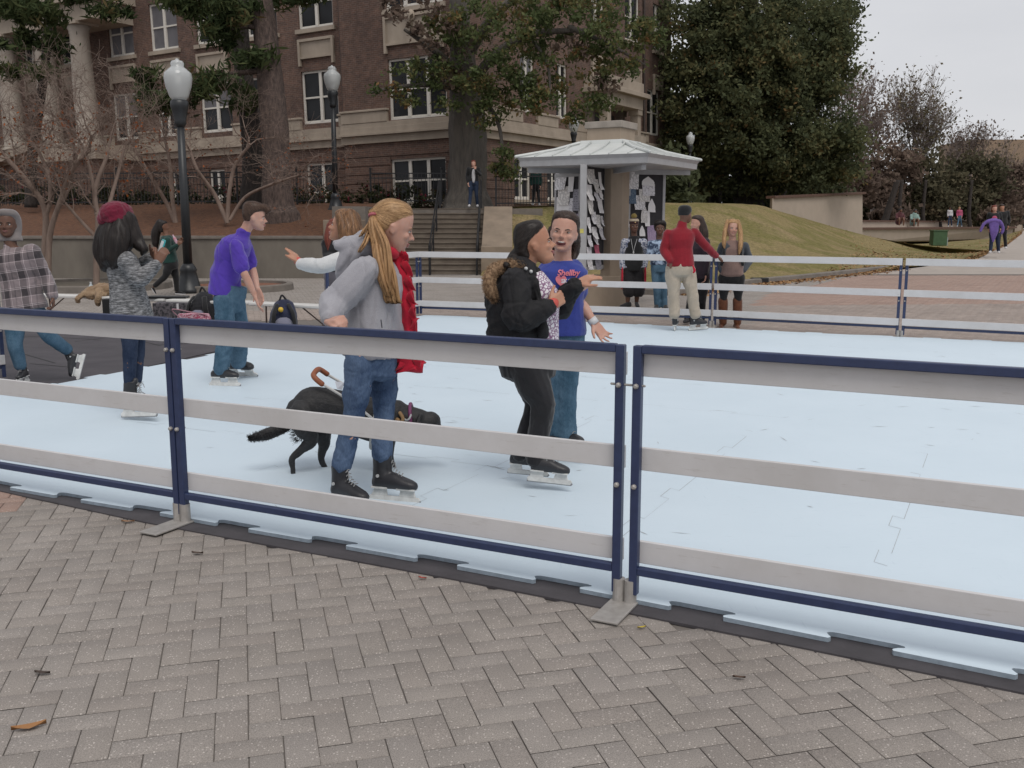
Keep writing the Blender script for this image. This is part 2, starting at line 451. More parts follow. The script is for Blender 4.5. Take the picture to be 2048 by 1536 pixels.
# dark matting area at the left
d = MB()
dm = [A2(535, 683), A2(560, 668), A2(430, 662), A2(0, 652), A2(-300, 640), (-9.5, 9.0), (-6.0, 7.0), A2(-100, 800), A2(180, 763)]
d.prism([Vector((x, y, .0165)) for x, y in dm], (0, 0, .008))
dmo = d.build('rubber_mat', mat('mat_dark', (.062, .056, .064), .8, (.042, .038, .045), 2.5, bs=.3, bscale=90))
tag(dmo, 'dark grey rubber matting laid beside the blue floor near the benches', 'mat')
s = MB()
for (a, b) in [((0, 677), (80, 672)), ((80, 672), (200, 680)), ((150, 683), (240, 672)), ((240, 672), (320, 691)), ((320, 690), (420, 684)), ((60, 727), (150, 735)), ((20, 700), (110, 726)), ((330, 668), (430, 664))]:
    p, q = at(*a, .026), at(*b, .026); dd = (q - p).normalized(); r = Vector((-dd.y, dd.x, 0)) * .012
    s.add([p - r, q - r, q + r, p + r], [(0, 1, 2, 3)])
s.build('seam', mat('mat_seam', (.02, .02, .022), .9), dmo, fix=False)

# ================================================================ rink railing
m_navy = mat('navy_paint', (.028, .042, .105), .38, ns=30, amt=.2, spec=.5)
def board_mat():
    m, nt, b = _nt('white_board'); v = coords(nt); n1 = noise_n(nt, v, 1.6, 6, .7); n2 = noise_n(nt, coords(nt, (1, 1, 9)), 7, 5, .75)
    r = ramp(nt, n1, [(.3, (.50, .485, .48)), (.6, (.575, .565, .57))]); q = ramp(nt, n2, [(.30, (.80, .78, .75)), (.42, (1, 1, 1))])
    a = N(nt, 'ShaderNodeMix', data_type='RGBA', blend_type='MULTIPLY'); a.inputs['Factor'].default_value = .8; L(nt, r.outputs[0], a.inputs['A']); L(nt, q.outputs[0], a.inputs['B']); L(nt, a.outputs['Result'], b.inputs['Base Color']); b.inputs['Roughness'].default_value = .45; bump(nt, b, n1, .15, .004); return m
m_board = board_mat()
m_galv = mat('galvanised', (.42, .40, .38), .5, (.33, .31, .29), 25, metal=.35, bs=.1)
def fence_panel(A, B, label, hooks=True):
    A = Vector(A); B = Vector(B); D = (B - A); Ln = D.length; D.normalize(); Nn = Vector((-D.y, D.x, 0))
    if Nn.y < 0 and abs(D.x) > .3: Nn = -Nn
    mid = (A + B) / 2
    root = empty('railing', (mid.x, mid.y, 0), label, 'railing', 'white board railing panels round the rink')
    return root, A, B, D, Nn, Ln
def build_panel(A, B, label, inside=1, sag=0):
    """inside=+1: boards fixed on the far side of the frame as seen from camera; -1: on the camera side"""
    root, A, B, D, Nn, Ln = fence_panel(A, B, label)
    Z = Vector((0, 0, 1)); pw = .036
    for e in (A + D * pw / 2, B - D * pw / 2):
        m_ = MB(); m_.bar(e + Z * .06, e + Z * 1.091, pw, pw, D); p = m_.build('post', m_navy, root, bevel=.004)
    for z in (1.077, .163):
        m_ = MB(); m_.bar(A + D * pw + Z * z, B - D * pw + Z * z, .034, .034, Z); m_.build('top_rail' if z > 1 else 'bottom_rail', m_navy, root, bevel=.004)
    side = Nn * (.018 + .0105) * inside
    for zc in (1.036, .628, .236):
        zz = zc if zc < 1 else (1.012 if inside > 0 else 1.048)
        e0 = .002
        m_ = MB(); m_.bar(A + D * e0 + side + Z * zz, B - D * e0 + side + Z * zz, .02, .094, Z); m_.build('board', m_board, root, bevel=.0025)
    for e in (A + D * pw / 2, B - D * pw / 2):
        for z in (.93, .52):
            b_ = MB()
            b_.tube([e - Nn * .028 + Z * z, e + Nn * .03 + Z * z], .006, 8)
            b_.tube([e - Nn * .026 + Z * z, e - Nn * .02 + Z * z], .011, 8)
            b_.build('bolt', m_galv, root)
    return root
def foot(c, D, Nn, label, double=True, far=False):
    root = empty('post_stand', (c.x, c.y, 0), label, 'post foot', 'metal feet under the railing posts')
    Z = Vector((0, 0, 1))
    for s_ in (-1, 1):
        m_ = MB(); e = c + D * (.0255 * s_)
        m_.tube([e + Z * .012, e + Z * .118], .0258, 16, ends=False); m_.build('socket', m_galv, root, smooth=False)
    m_ = MB(); m_.bar(c - Nn * .235 + Z * .0205, c + Nn * .06 + Z * .0205, .115, .009, Z); m_.build('base_plate', m_galv, root, bevel=.002)
gap = .052
POSTS_N = [FA + FD * (-2.462), FA + FD * (-.0), FA + FD * 2.462 + FN * 0, FA + FD * 4.93 - FN * .03]
labs = ['near railing panel crossing in front of the man in the plaid shirt', 'middle near railing panel with the dog and blonde skater behind it', 'near railing panel right of the double post with nobody behind it']
EPS = FD * .0205
for i in range(3):
    ga = FD * (.002 if i == 1 else (.045 if i == 2 else .0)); a = POSTS_N[i]; b = POSTS_N[i + 1]
    build_panel(a + FD * (.004 if i < 2 else .02), b - FD * (.004 if i != 1 else .018), labs[i])
foot(FA, FD, FN, 'steel foot under the single thick post at the left near railing')
foot(FB + FD * .003, FD, FN, 'steel foot under the pair of near railing posts with a gap between')
cb = MB(); e = FB + Vector((0, 0, .93)) ; cb.tube([e - FD * .07, e + FD * .07], .005, 8); tag(cb.build('connecting_bolt', m_galv, origin=FB), 'small steel bolt joining the two near railing posts', 'bolt')
# far railing
fc = [Vector((*A2(838, 634), 0)), None, Vector((*A2(1424, 657), 0)), Vector((*A2(1799, 678), 0))]
fc[1] = (fc[0] + fc[2]) / 2
d3 = (fc[3] - fc[2]); fc.append(fc[3] + d3.normalized() * 2.46)
fl = ['far railing panel ending at the far corner post by the stairs', 'far railing panel in front of the boys by the notice kiosk', 'far railing panel with the blonde girl in boots behind it', 'far railing panel at the right with only paving behind']
for i in range(4):
    dd = (fc[i + 1] - fc[i]).normalized()
    build_panel(fc[i] + dd * .02, fc[i + 1] - dd * .02, fl[i], inside=-1)
for i, nm in ((2, 'steel foot under the far railing posts beside the man in red'), (3, 'steel foot under the far right railing posts on the paving')):
    dd = (fc[i] - fc[i - 1]).normalized(); foot(fc[i], dd, Vector((-dd.y, dd.x, 0)), nm)
# side panels of the far left and near left
s0 = fc[0]; s1 = Vector((-2.62, 13.9, 0))
build_panel(s1, s0 - (s0 - s1).normalized() * .03, 'side railing panel beyond the waving woman, its navy post by the benches', inside=-1)
e1 = P(14, 770, 9.6); e1.z = 0; build_panel(e1 + Vector((-2.0, -1.4, 0)), e1, 'short railing end at the far left behind the near railing', inside=-1)
# ================================================================ terrain beyond the plaza
m_conc = mat('retaining_concrete', (.175, .155, .130), .9, (.115, .10, .085), 1.2, bs=.25, bscale=30, stretch=(1, 1, .45))
m_step = mat('step_concrete', (.175, .145, .115), .9, (.12, .095, .075), 2.5, bs=.3, bscale=40)
m_capc = mat('cap_concrete', (.19, .165, .145), .9, (.13, .115, .10), 3)
m_cheek = mat('stair_wall_concrete', (.25, .195, .145), .9, (.18, .14, .105), 2)
m_mulch = mat('mulch', (.17, .075, .038), .98, (.075, .036, .02), 9, bs=1, bscale=45, bd=.04)
m_grass = None
def grass_mat():
    m, nt, b = _nt('lawn'); v = coords(nt)
    n1 = noise_n(nt, v, .35, 4, .6); n2 = noise_n(nt, coords(nt, (1, 1, 1)), 9, 6, .8)
    r = ramp(nt, n1, [(.3, (.24, .19, .095)), (.46, (.25, .20, .105)), (.56, (.17, .155, .06)), (.7, (.27, .21, .12))])
    q = ramp(nt, n2, [(.36, (.55, .56, .52)), (.60, (1.2, 1.18, 1.14))])
    a = N(nt, 'ShaderNodeMix', data_type='RGBA', blend_type='MULTIPLY'); a.inputs['Factor'].default_value = 1
    L(nt, r.outputs[0], a.inputs['A']); L(nt, q.outputs[0], a.inputs['B']); L(nt, a.outputs['Result'], b.inputs['Base Color'])
    b.inputs['Roughness'].default_value = .95; b.inputs['Specular IOR Level'].default_value = .1
    bump(nt, b, n2, .8, .05); return m
m_grass = grass_mat()
def contour_mesh(name, lines, m, n=60, sub=5, jitter=0, kind='structure'):
    """lines: polylines of (px,py,Y) or Vectors resampled to n points, smooth loft"""
    rows = []
    for ln in lines:
        pts = [q if isinstance(q, Vector) else (P(*q) if len(q) == 3 else at(*q)) for q in ln]
        d = [0]
        for a, b in zip(pts[:-1], pts[1:]): d.append(d[-1] + (b - a).length)
        out = []
        for i in range(n):
            t = d[-1] * i / (n - 1); k = max(0, min(len(pts) - 2, next((j for j in range(len(d) - 1) if d[j + 1] >= t - 1e-9), len(pts) - 2)))
            u = (t - d[k]) / max(1e-9, d[k + 1] - d[k]); out.append(pts[k].lerp(pts[k + 1], u))
        rows.append(out)
    full = []
    for i in range(len(rows) - 1):
        p0, p1, p2, p3 = rows[max(i - 1, 0)], rows[i], rows[i + 1], rows[min(i + 2, len(rows) - 1)]
        for s_ in range(sub):
            t = s_ / sub
            full.append([.5 * ((2 * b) + (-a + c) * t + (2 * a - 5 * b + 4 * c - d_) * t * t + (-a + 3 * b - 3 * c + d_) * t ** 3) for a, b, c, d_ in zip(p0, p1, p2, p3)])
    full.append(rows[-1])
    if jitter:
        for r in full[1:-1]:
            for k in range(len(r)): r[k] = r[k] + Vector((0, 0, jitter * (noise.noise(r[k] * .8) + .5 * noise.noise(r[k] * 3))))
    mb = MB(); mb.loft(full, cap=False, closed=False); o = mb.build(name, m, smooth=True); tag(o, kind=kind); return o, full
lawn, lawn_rows = contour_mesh('lawn', [
    [(960, 552), (1150, 572), (1330, 588), (1450, 574), (1545, 566), (1700, 548), (1848, 532, 34.2), (1955, 518.5, 35), (2012, 491, 43), (2043, 467, 62)],
    [(985, 500, 31.5), (1110, 508, 31), (1330, 520, 29), (1450, 515, 30), (1545, 512, 31.5), (1700, 516, 35), (1848, 516, 37), (1960, 512, 37), (2013, 489, 45), (2043, 466, 66)],
    [(1000, 452, 33), (1110, 452, 33), (1330, 455, 34), (1450, 452, 36), (1545, 455, 37), (1640, 478, 41), (1740, 498, 46), (1860, 500, 49), (1968, 501, 42), (2016, 483, 52), (2043, 464, 73)],
    [(1005, 417, 34.6), (1110, 415, 35.5), (1330, 408, 38), (1440, 408, 40), (1530, 414, 46), (1620, 440, 52), (1722, 480, 58), (1770, 487, 60), (1810, 489.5, 63), (1870, 486, 67), (1900, 483.5, 69), (1990, 476, 74), (2043, 461, 84)],
    [(1005, 415, 37), (1110, 413, 38), (1330, 410, 45), (1440, 412, 47), (1530, 418, 51), (1620, 445, 57), (1722, 483, 63), (1795, 489, 67), (1880, 486, 72), (1990, 476, 79), (2043, 460, 88)],
    [(1005, 415, 60), (1110, 415, 60), (1330, 413, 60), (1440, 415, 60), (1530, 425, 66), (1620, 440, 70), (1722, 470, 84), (1795, 470, 90), (1880, 465, 94), (1990, 460, 100), (2043, 456, 104)]],
    m_grass, 80, 6, .03)
# kerb along the lawn
kb = MB(); kp = [at(x, y) for x, y in [(985, 556), (1150, 576), (1330, 592), (1400, 583), (1470, 574), (1540, 566), (1620, 558), (1700, 549), (1770, 541), (1848, 532)]]
q, _ = smooth_path(kp, .1, 4)
rings = []
for i, p in enumerate(q):
    t = (q[min(i + 1, len(q) - 1)] - q[max(i - 1, 0)]).normalized(); n = Vector((-t.y, t.x, 0))
    rings.append([p - n * .02, p - n * .0 + Vector((0, 0, .12)), p + n * .03 + Vector((0, 0, .14)), p + n * .16 + Vector((0, 0, .14)), p + n * .18])
kb.loft(rings)
tag(kb.build('kerb', m_capc, smooth=False), kind='structure')
# concrete path at right
pb = MB(); rows_ = [[at(1700, 549, .012), at(2500, 549, .012)], [at(1790, 541, .014), at(2500, 541, .014)], [P(1850, 533, 33.2), P(2500, 535, 33.2)], [P(1950, 519, 34.8), P(2400, 519, 36)], [P(1982, 503, 38.6), P(2300, 500, 42)], [P(2012, 490, 43.5), P(2200, 480, 52)], [P(2043, 466, 64), P(2120, 462, 70)], [P(2054, 455, 110), P(2090, 455, 110)]]
pb.loft(rows_, cap=False, closed=False); tag(pb.build('path', mat('path_concrete', (.36, .315, .28), .9, ns=1.5, amt=.12)), kind='structure')
# ---- mulch bed, retaining wall, terrace
contour_mesh('mulch_bed', [[(-160, 475, 28.1), (330, 473, 28.1), (655, 472, 28.1), (760, 471, 28.1)], [(-160, 452, 30.5), (330, 450, 30.5), (655, 446, 30.5), (760, 446, 30.5)],
    [(-160, 425, 34), (330, 420, 34), (655, 414, 34), (800, 414, 34)], [(-160, 410, 37), (330, 408, 37), (655, 406, 37), (800, 406, 37)], [(-160, 408, 52), (330, 407, 52), (655, 405, 52), (800, 405, 52)]], m_mulch, 90, 5, .06)
ter = MB(); zt = P(880, 417, 34).z
ter.bbox((P(735, 400, 34).x, 33.98, zt - 2.2), (P(1015, 400, 34).x + 1.2, 45, zt))
tag(ter.build('terrace', m_capc), kind='structure')
rw = MB(); zr = P(330, 472, 28).z; x0 = P(-200, 500, 28).x; x1 = P(648, 500, 28).x
rw.bbox((x0, 27.95, -.1), (x1, 28.25, zr - .08)); rwo = rw.build('retaining_wall', m_conc)
tag(rwo, 'long stained concrete retaining wall holding back the brown mulch bed', 'wall')
c_ = MB(); c_.bbox((x0, 27.9, zr - .08), (x1, 28.3, zr + .005)); c_.build('coping', m_capc, rwo, bevel=.01)
# stairs
X0 = P(748, 500, 31).x; X1 = P(966, 500, 32).x
st = MB(); ns = 13; prof = []
ya, yb = 30.2, 34.0; rz_ = zt / ns; ry_ = (yb - ya) / (ns - 1)
stairs = empty('stairs', ((X0 + X1) / 2, ya, 0), 'brown concrete stairs climbing to the brick building terrace', 'stairs')
for i in range(ns):
    m_ = MB(); y = ya + i * ry_
    pts = [(y, i * rz_), (y, (i + 1) * rz_ - .035), (y - .03, (i + 1) * rz_ - .03), (y - .03, (i + 1) * rz_), (y + ry_ + .03, (i + 1) * rz_), (y + ry_ + .03, i * rz_)]
    m_.prism([Vector((X0, a, b)) for a, b in pts], (X1 - X0, 0, 0)); m_.build('step', m_step, stairs)
def cheek(xa, xb, label):
    m_ = MB(); zc = zt + .06
    pts = [(34.4, -.1), (34.4, zc), (33.5, zc), (30.4, .86), (29.75, .86), (29.75, -.1)]
    m_.prism([Vector((xa, a, b)) for a, b in pts], (xb - xa, 0, 0)); o = m_.build('stair_wall', m_cheek, bevel=.02); tag(o, label, 'wall'); return o
cheek(X1 + .002, X1 + .95, 'sloping concrete stair wall beside the lawn')
m_ = MB(); m_.bbox((x1 + .002, 27.95, -.1), (X0 - .01, 29.4, zr + .45)); o_ = m_.build('stair_wall', m_cheek, bevel=.02); tag(o_, 'blocky concrete wall between the mulch bed and the stairs, under the second lamp', 'wall')
m_ = MB(); m_.bbox((x1 + .002, 29.42, -.1), (X0 - .01, 33.97, zt)); o_ = m_.build('planter_wall', m_capc); tag(o_, 'raised concrete planter wall at the head of the stairs', 'wall')
m_iron = mat('black_iron', (.012, .012, .014), .45, ns=20)
def rail(x, label):
    root = empty('handrail', (x, ya, 0), label, 'handrail', 'black handrails on the stairs')
    for dx in (0,):
        a = Vector((x, ya - .35, .95)); b = Vector((x, yb + .1, zt + .95))
        m_ = MB(); m_.tube([a + Vector((0, -.25, -.95)), a + Vector((0, -.25, -.06)), a, b, b + Vector((0, .35, 0)), b + Vector((0, .35, -.95))], .024, 8); m_.build('rail', m_iron, root)
        m_ = MB(); m_.tube([a + Vector((0, 0, -.42)), b + Vector((0, 0, -.42))], .018, 8); m_.build('rail', m_iron, root)
        for t in (.02, .33, .66, .98):
            p = a.lerp(b, t); m_ = MB(); m_.tube([p, p - Vector((0, 0, 1.0))], .024, 8); m_.build('baluster', m_iron, root)
rail(P(868, 480, 31.5).x, 'black iron handrail down the middle of the stairs'); rail(X1 - .12, 'black iron handrail beside the sloping stair wall')
# iron fences on the terrace
def iron_fence(a, b, h, label, gap=.115):
    a = Vector(a); b = Vector(b); root = empty('iron_fence', a, label, 'fence'); D = b - a; n = int(D.length / gap)
    for z in (.12, h - .05, h - .22):
        m_ = MB(); m_.bar(a + Vector((0, 0, z)), b + Vector((0, 0, z)), .03, .04); m_.build('rail', m_iron, root)
    m_ = MB()
    for i in range(n + 1):
        if i % 18: p = a.lerp(b, i / n); m_.box(p + Vector((0, 0, h / 2)), (.016, .016, h - .05))
    pk = m_.build('picket', m_iron, root); pk['kind'] = 'stuff'
    for i in range(0, n + 1, 18):
        p = a.lerp(b, i / n); q_ = MB(); q_.box(p + Vector((0, 0, h / 2 + .04)), (.06, .06, h + .1)); q_.ell(p + Vector((0, 0, h + .12)), .045, n=8, m=6); q_.build('post', m_iron, root)
    return root
iron_fence(P(-120, 414, 34.6), P(648, 408, 34.6), 1.15, 'black iron picket fence behind the mulch bed in front of the flowering shrubs')
iron_fence(P(992, 414, 34.6), P(1112, 411, 35.6), 1.25, 'black iron picket fence at the top of the lawn beside the stairs')
iron_fence(P(742, 408, 36.5), P(930, 408, 36.5), 1.15, 'black iron picket fence behind the head of the stairs', .14)
# white wing wall and low bridge wall
m_stuc = mat('cream_stucco', (.40, .33, .27), .9, (.36, .30, .245), 1.5, bs=.2, bscale=50)
m_cop = mat('brick_coping', (.115, .06, .042), .85, ns=8)
wl = MB(); A_, B_ = P(1545, 397, 47), P(1725, 388, 59); A0 = A_ - Vector((0, 0, 3)); B0 = P(1725, 500, 59)
tw = Vector((-.02, .35, 0))
wl.prism([A0, B0, B_, A_], tw); wo = wl.build('wing_wall', m_stuc); tag(wo, 'tall cream wing wall rising out of the grass bank', 'wall')
m_ = MB(); m_.bar(A_ + Vector((-.05, .16, .06)), B_ + Vector((.05, .16, .06)), .46, .12); m_.build('coping', m_cop, wo)
bw = MB(); C_, D_ = P(1722, 459, 59.2), P(2026, 456, 80); 
bw.prism([C_, D_, Vector((D_.x, D_.y, P(2026, 474, 80).z)), P(1960, 478, 75.3), P(1880, 483.5, 69.8), P(1742, 484, 60.5), Vector((C_.x, C_.y, P(1722, 480, 59.2).z))][::1], (-.1, .45, 0)); bo = bw.build('bridge_wall', m_stuc); tag(bo, 'low cream bridge wall over the dark culvert', 'wall')
m_ = MB(); m_.bar(C_ + Vector((-.1, .2, .05)), D_ + Vector((.1, .2, .05)), .6, .13); m_.build('coping', m_cop, bo)
dk = MB(); dk.add([C_ + Vector((0, .4, .0)), D_ + Vector((0, .4, .0)), D_ + Vector((0, 9, -.02)), C_ + Vector((0, 9, .1))], [(0, 1, 2, 3)]); tag(dk.build('bridge_path', mat('path_concrete2', (.33, .27, .24), .9)), kind='structure')
b2 = MB(); E_, F_ = C_ + Vector((.5, 9, .1)), D_ + Vector((.5, 9, .05)); b2.prism([E_ - Vector((0, 0, .3)), F_ - Vector((0, 0, .3)), F_ + Vector((0, 0, .42)), E_ + Vector((0, 0, .42))], (0, .3, 0)); b2o = b2.build('parapet_wall', m_stuc); tag(b2o, 'far cream parapet wall across the walkway under the dark trees', 'wall')
m_ = MB(); m_.bar(E_ + Vector((0, .1, .46)), F_ + Vector((0, .1, .46)), .4, .09); m_.build('coping', m_cop, b2o)
b3 = MB(); b3.bbox((P(2030, 455, 86).x, 86, 0), (P(2043, 455, 86).x, 89, P(2030, 449, 86).z)); tag(b3.build('end_pier', m_stuc), 'small cream pier at the end of the bridge wall by the path', 'wall')
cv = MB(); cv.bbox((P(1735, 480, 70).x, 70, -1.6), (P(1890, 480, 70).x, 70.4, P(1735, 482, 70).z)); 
# near-black slab behind the bridge wall, shade of the culvert put into its colour
cvo = cv.build('culvert', mat('culvert_shade', (.012, .011, .01), .95)); tag(cvo, 'dark culvert opening below the low cream bridge wall', 'culvert')
# green utility box
ub = MB(); p = P(1879, 491, 52); ub.box(p + Vector((0, .2, .37)), (.74, .5, .76)); uo = ub.build('utility_box', mat('green_metal', (.05, .105, .045), .6, ns=6), bevel=.02); tag(uo, 'green metal utility box standing in the grass before the bridge wall', 'utility box')
m_ = MB(); m_.box(p + Vector((.41, .2, .2)), (.08, .3, .45)); m_.build('side_panel', mat('pale_grey_metal', (.34, .38, .38), .6), uo)
m_ = MB(); m_.box(p + Vector((0, .2, .77)), (.80, .56, .05)); m_.build('lid', mat('green_metal', (.05, .105, .045)), uo)
# drain box in leaves behind the blonde girl
db = MB(); db.box(P(1519, 560, 25.6), (.42, .25, .12)); tag(db.build('drain_box', m_iron, bevel=.01), 'small black drain box on the leafy kerb behind the blonde girl', 'drain')
# tree rings
def ring_kerb(c, r, m, label, fill):
    b_ = MB(); rg = []
    for i in range(41):
        a = 2 * math.pi * i / 40; d_ = Vector((math.cos(a), math.sin(a), 0))
        rg.append([c + d_ * (r - .15) + Vector((0, 0, .0)), c + d_ * (r - .15) + Vector((0, 0, .16)), c + d_ * (r - .02) + Vector((0, 0, .165)), c + d_ * r + Vector((0, 0, .14)), c + d_ * (r + .01)])
    b_.loft(rg, cap=False); o = b_.build('tree_ring', m, origin=c); tag(o, label, 'planter ring', 'round planter rings in the plaza')
    f_ = MB(); f_.add([c + Vector((math.cos(2 * math.pi * i / 40) * (r - .15), math.sin(2 * math.pi * i / 40) * (r - .15), .1)) for i in range(40)], [tuple(range(40))]); f_.build('soil', fill, o)
RING1 = at(192, 577); RING2 = at(470, 580)
ring_kerb(RING1, 1.75, m_capc, 'round concrete tree ring behind the grey coat woman', mat('soil', (.12, .10, .075), .95))
ring_kerb(RING2, 1.35, m_capc, 'round concrete ring filled with red soil behind the boy in purple', mat('redsoil', (.20, .085, .05), .95))
# ---------------------------------------------------------------- lamps
m_black = mat('lamp_black', (.016, .018, .021), .42, ns=14, spec=.5)
def globe_mat():
    m, nt, b = _nt('lamp_globe'); v = coords(nt, (1, 1, 1))
    b.inputs['Base Color'].default_value = (.62, .64, .64, 1); b.inputs['Roughness'].default_value = .16
    b.inputs['Transmission Weight'].default_value = .35; b.inputs['Coat Weight'].default_value = .6
    wv = nt.nodes.new('ShaderNodeTexWave'); wv.bands_direction = 'Z'; wv.inputs['Scale'].default_value = 22; L(nt, v, wv.inputs['Vector'])
    bump(nt, b, wv.outputs['Fac'], .5, .01); return m
m_globe = globe_mat()
def lamp(base, h, label):
    root = empty('street_lamp', base, label, 'street lamp', 'acorn globe lamps on black posts')
    s = h / 5.0; c = Vector(base)
    b_ = MB(); b_.lathe(c, [(.30 * s, 0), (.30 * s, .10 * s), (.25 * s, .14 * s), (.20 * s, .35 * s), (.17 * s, .48 * s), (.19 * s, .52 * s), (.15 * s, .60 * s), (.105 * s, .66 * s)], 20); b_.build('base', m_black, root, smooth=True)
    b_ = MB(); b_.lathe(c, [(.10 * s, .62 * s), (.092 * s, 2 * s), (.075 * s, 3.62 * s)], 16); b_.build('pole', m_black, root, smooth=True)
    b_ = MB(); b_.lathe(c, [(.08 * s, 3.58 * s), (.13 * s, 3.66 * s), (.12 * s, 3.72 * s), (.17 * s, 3.95 * s), (.19 * s, 4.02 * s), (.185 * s, 4.12 * s), (.16 * s, 4.14 * s)], 20); b_.build('fitter', m_black, root, smooth=True)
    b_ = MB(); b_.lathe(c, [(.15 * s, 4.135 * s), (.20 * s, 4.22 * s), (.27 * s, 4.42 * s), (.300 * s, 4.60 * s), (.285 * s, 4.70 * s), (.20 * s, 4.78 * s), (.135 * s, 4.83 * s), (.145 * s, 4.90 * s), (.115 * s, 4.95 * s), (.04 * s, 4.97 * s), (.03 * s, 5.0 * s)], 28); b_.build('globe', m_globe, root, smooth=True)
lamp(P(379, 587, 22.1) * 1.0, 5.08, 'tall black lamp post with a white acorn globe standing on the plaza')
lamp(P(672, 424, 33.5), 4.75, 'black lamp post with pale globe on the wall beside the stairs')
lamp(P(1146, 416, 37.0), 3.3, 'small lamp post whose globe shows above the kiosk roof')
lamp(P(1377, 411, 46), 3.3, 'small pale globe lamp beside the right end of the kiosk roof')
for px, py, Y, h, l in [(1748, 452, 72, 1.7, 'tiny pale globe lamp under the trees right of the cream wing wall'), (1976, 452, 80, 1.9, 'tiny greenish globe lamp behind the woman in the purple sweater'), (1712, 446, 90, 2.6, 'faint small globe lamp beneath the dark trees')]:
    lamp(P(px, py, Y + 12), h * 1.2, l)
# ================================================================ brick building
def brick_mat(name='brick', c1=(.128, .070, .051), c2=(.088, .052, .042), mo=(.15, .12, .10)):
    m, nt, b = _nt(name); tcn = nt.nodes.new('ShaderNodeTexCoord')
    br = nt.nodes.new('ShaderNodeTexBrick'); L(nt, tcn.outputs['UV'], br.inputs['Vector'])
    br.inputs['Scale'].default_value = 1; br.inputs['Brick Width'].default_value = .215; br.inputs['Row Height'].default_value = .075
    br.inputs['Mortar Size'].default_value = .008; br.inputs['Mortar Smooth'].default_value = .3
    br.inputs['Color1'].default_value = col4(c1); br.inputs['Color2'].default_value = col4(c2); br.inputs['Mortar'].default_value = col4(mo)
    nn = noise_n(nt, tcn.outputs['UV'], .5, 6, .7)
    n2 = noise_n(nt, tcn.outputs['UV'], 4, 4, .7)
    r = ramp(nt, nn, [(.3, (.70, .68, .68)), (.7, (1.2, 1.18, 1.15))]); r2 = ramp(nt, n2, [(.3, (.75, .75, .75)), (.7, (1.2, 1.2, 1.2))])
    a = N(nt, 'ShaderNodeMix', data_type='RGBA', blend_type='MULTIPLY'); a.inputs['Factor'].default_value = 1
    L(nt, br.outputs['Color'], a.inputs['A']); L(nt, r.outputs[0], a.inputs['B'])
    a2 = N(nt, 'ShaderNodeMix', data_type='RGBA', blend_type='MULTIPLY'); a2.inputs['Factor'].default_value = 1
    L(nt, a.outputs['Result'], a2.inputs['A']); L(nt, r2.outputs[0], a2.inputs['B'])
    L(nt, a2.outputs['Result'], b.inputs['Base Color']); b.inputs['Roughness'].default_value = .9
    bump(nt, b, br.outputs['Fac'], -.4, .01); return m
m_brick = brick_mat()
m_stone = mat('limestone', (.36, .30, .24), .85, (.265, .22, .175), 1.3, bs=.2, bscale=25, stretch=(1, 1, .5))
m_winf = mat('window_paint', (.62, .585, .53), .6, ns=20, amt=.12)
def win_glass():
    m, nt, b = _nt('window_glass'); v = coords(nt)
    n_ = noise_n(nt, v, .55, 2, .5)
    r = ramp(nt, n_, [(.35, (.008, .008, .009)), (.62, (.03, .032, .036))]); L(nt, r.outputs[0], b.inputs['Base Color'])
    b.inputs['Roughness'].default_value = .18; b.inputs['Specular IOR Level'].default_value = .18; return m
m_glass = win_glass(); m_blind = mat('window_blind', (.13, .125, .135), .6, ns=2)
LEAN = Matrix.Rotation(R(-1.2), 3, 'Y')
BUP = (LEAN @ Vector((0, 0, 1))).normalized()
BC = P(958, 417, 38.5)
DL = (LEAN @ Vector((-.872, .489, 0))).normalized(); DR = (LEAN @ Vector((.489, .872, 0))).normalized()
NL = DL.cross(BUP).normalized(); NR = BUP.cross(DR).normalized()
if NL.y > 0: NL = -NL
if NR.y > 0: NR = -NR
class Fac:
    def __init__(s, o, d, n, off=0): s.o = o + n * off; s.d = d; s.n = n
    def uv(s, px, py):
        r = ray(px, py); t = (s.o - CAM).dot(s.n) / r.dot(s.n); q = CAM + r * t - s.o
        return q.dot(s.d), q.dot(BUP)
    def W(s, u, v, w=0): return s.o + s.d * u + BUP * v + s.n * w
    def box(s, mb, u0, u1, v0, v1, w0, w1):
        vs = [s.W(a, b, c) for a in (u0, u1) for b in (v0, v1) for c in (w0, w1)]
        mb.add(vs, [(0, 1, 3, 2), (4, 6, 7, 5), (0, 4, 5, 1), (2, 3, 7, 6), (0, 2, 6, 4), (1, 5, 7, 3)])
bld = empty('brick_building', BC, 'dark red brick building with cream stone trim and white sash windows', 'building')
def uvmap(o, fac):
    me = o.data; uvl = me.uv_layers.new(name='UVMap'); base = WORLD[o.name]
    co = [base @ v.co for v in me.vertices]
    for l in me.loops:
        q = co[l.vertex_index] - fac.o
        uvl.data[l.index].uv = (q.dot(fac.d) + q.dot(fac.n), q.dot(BUP))
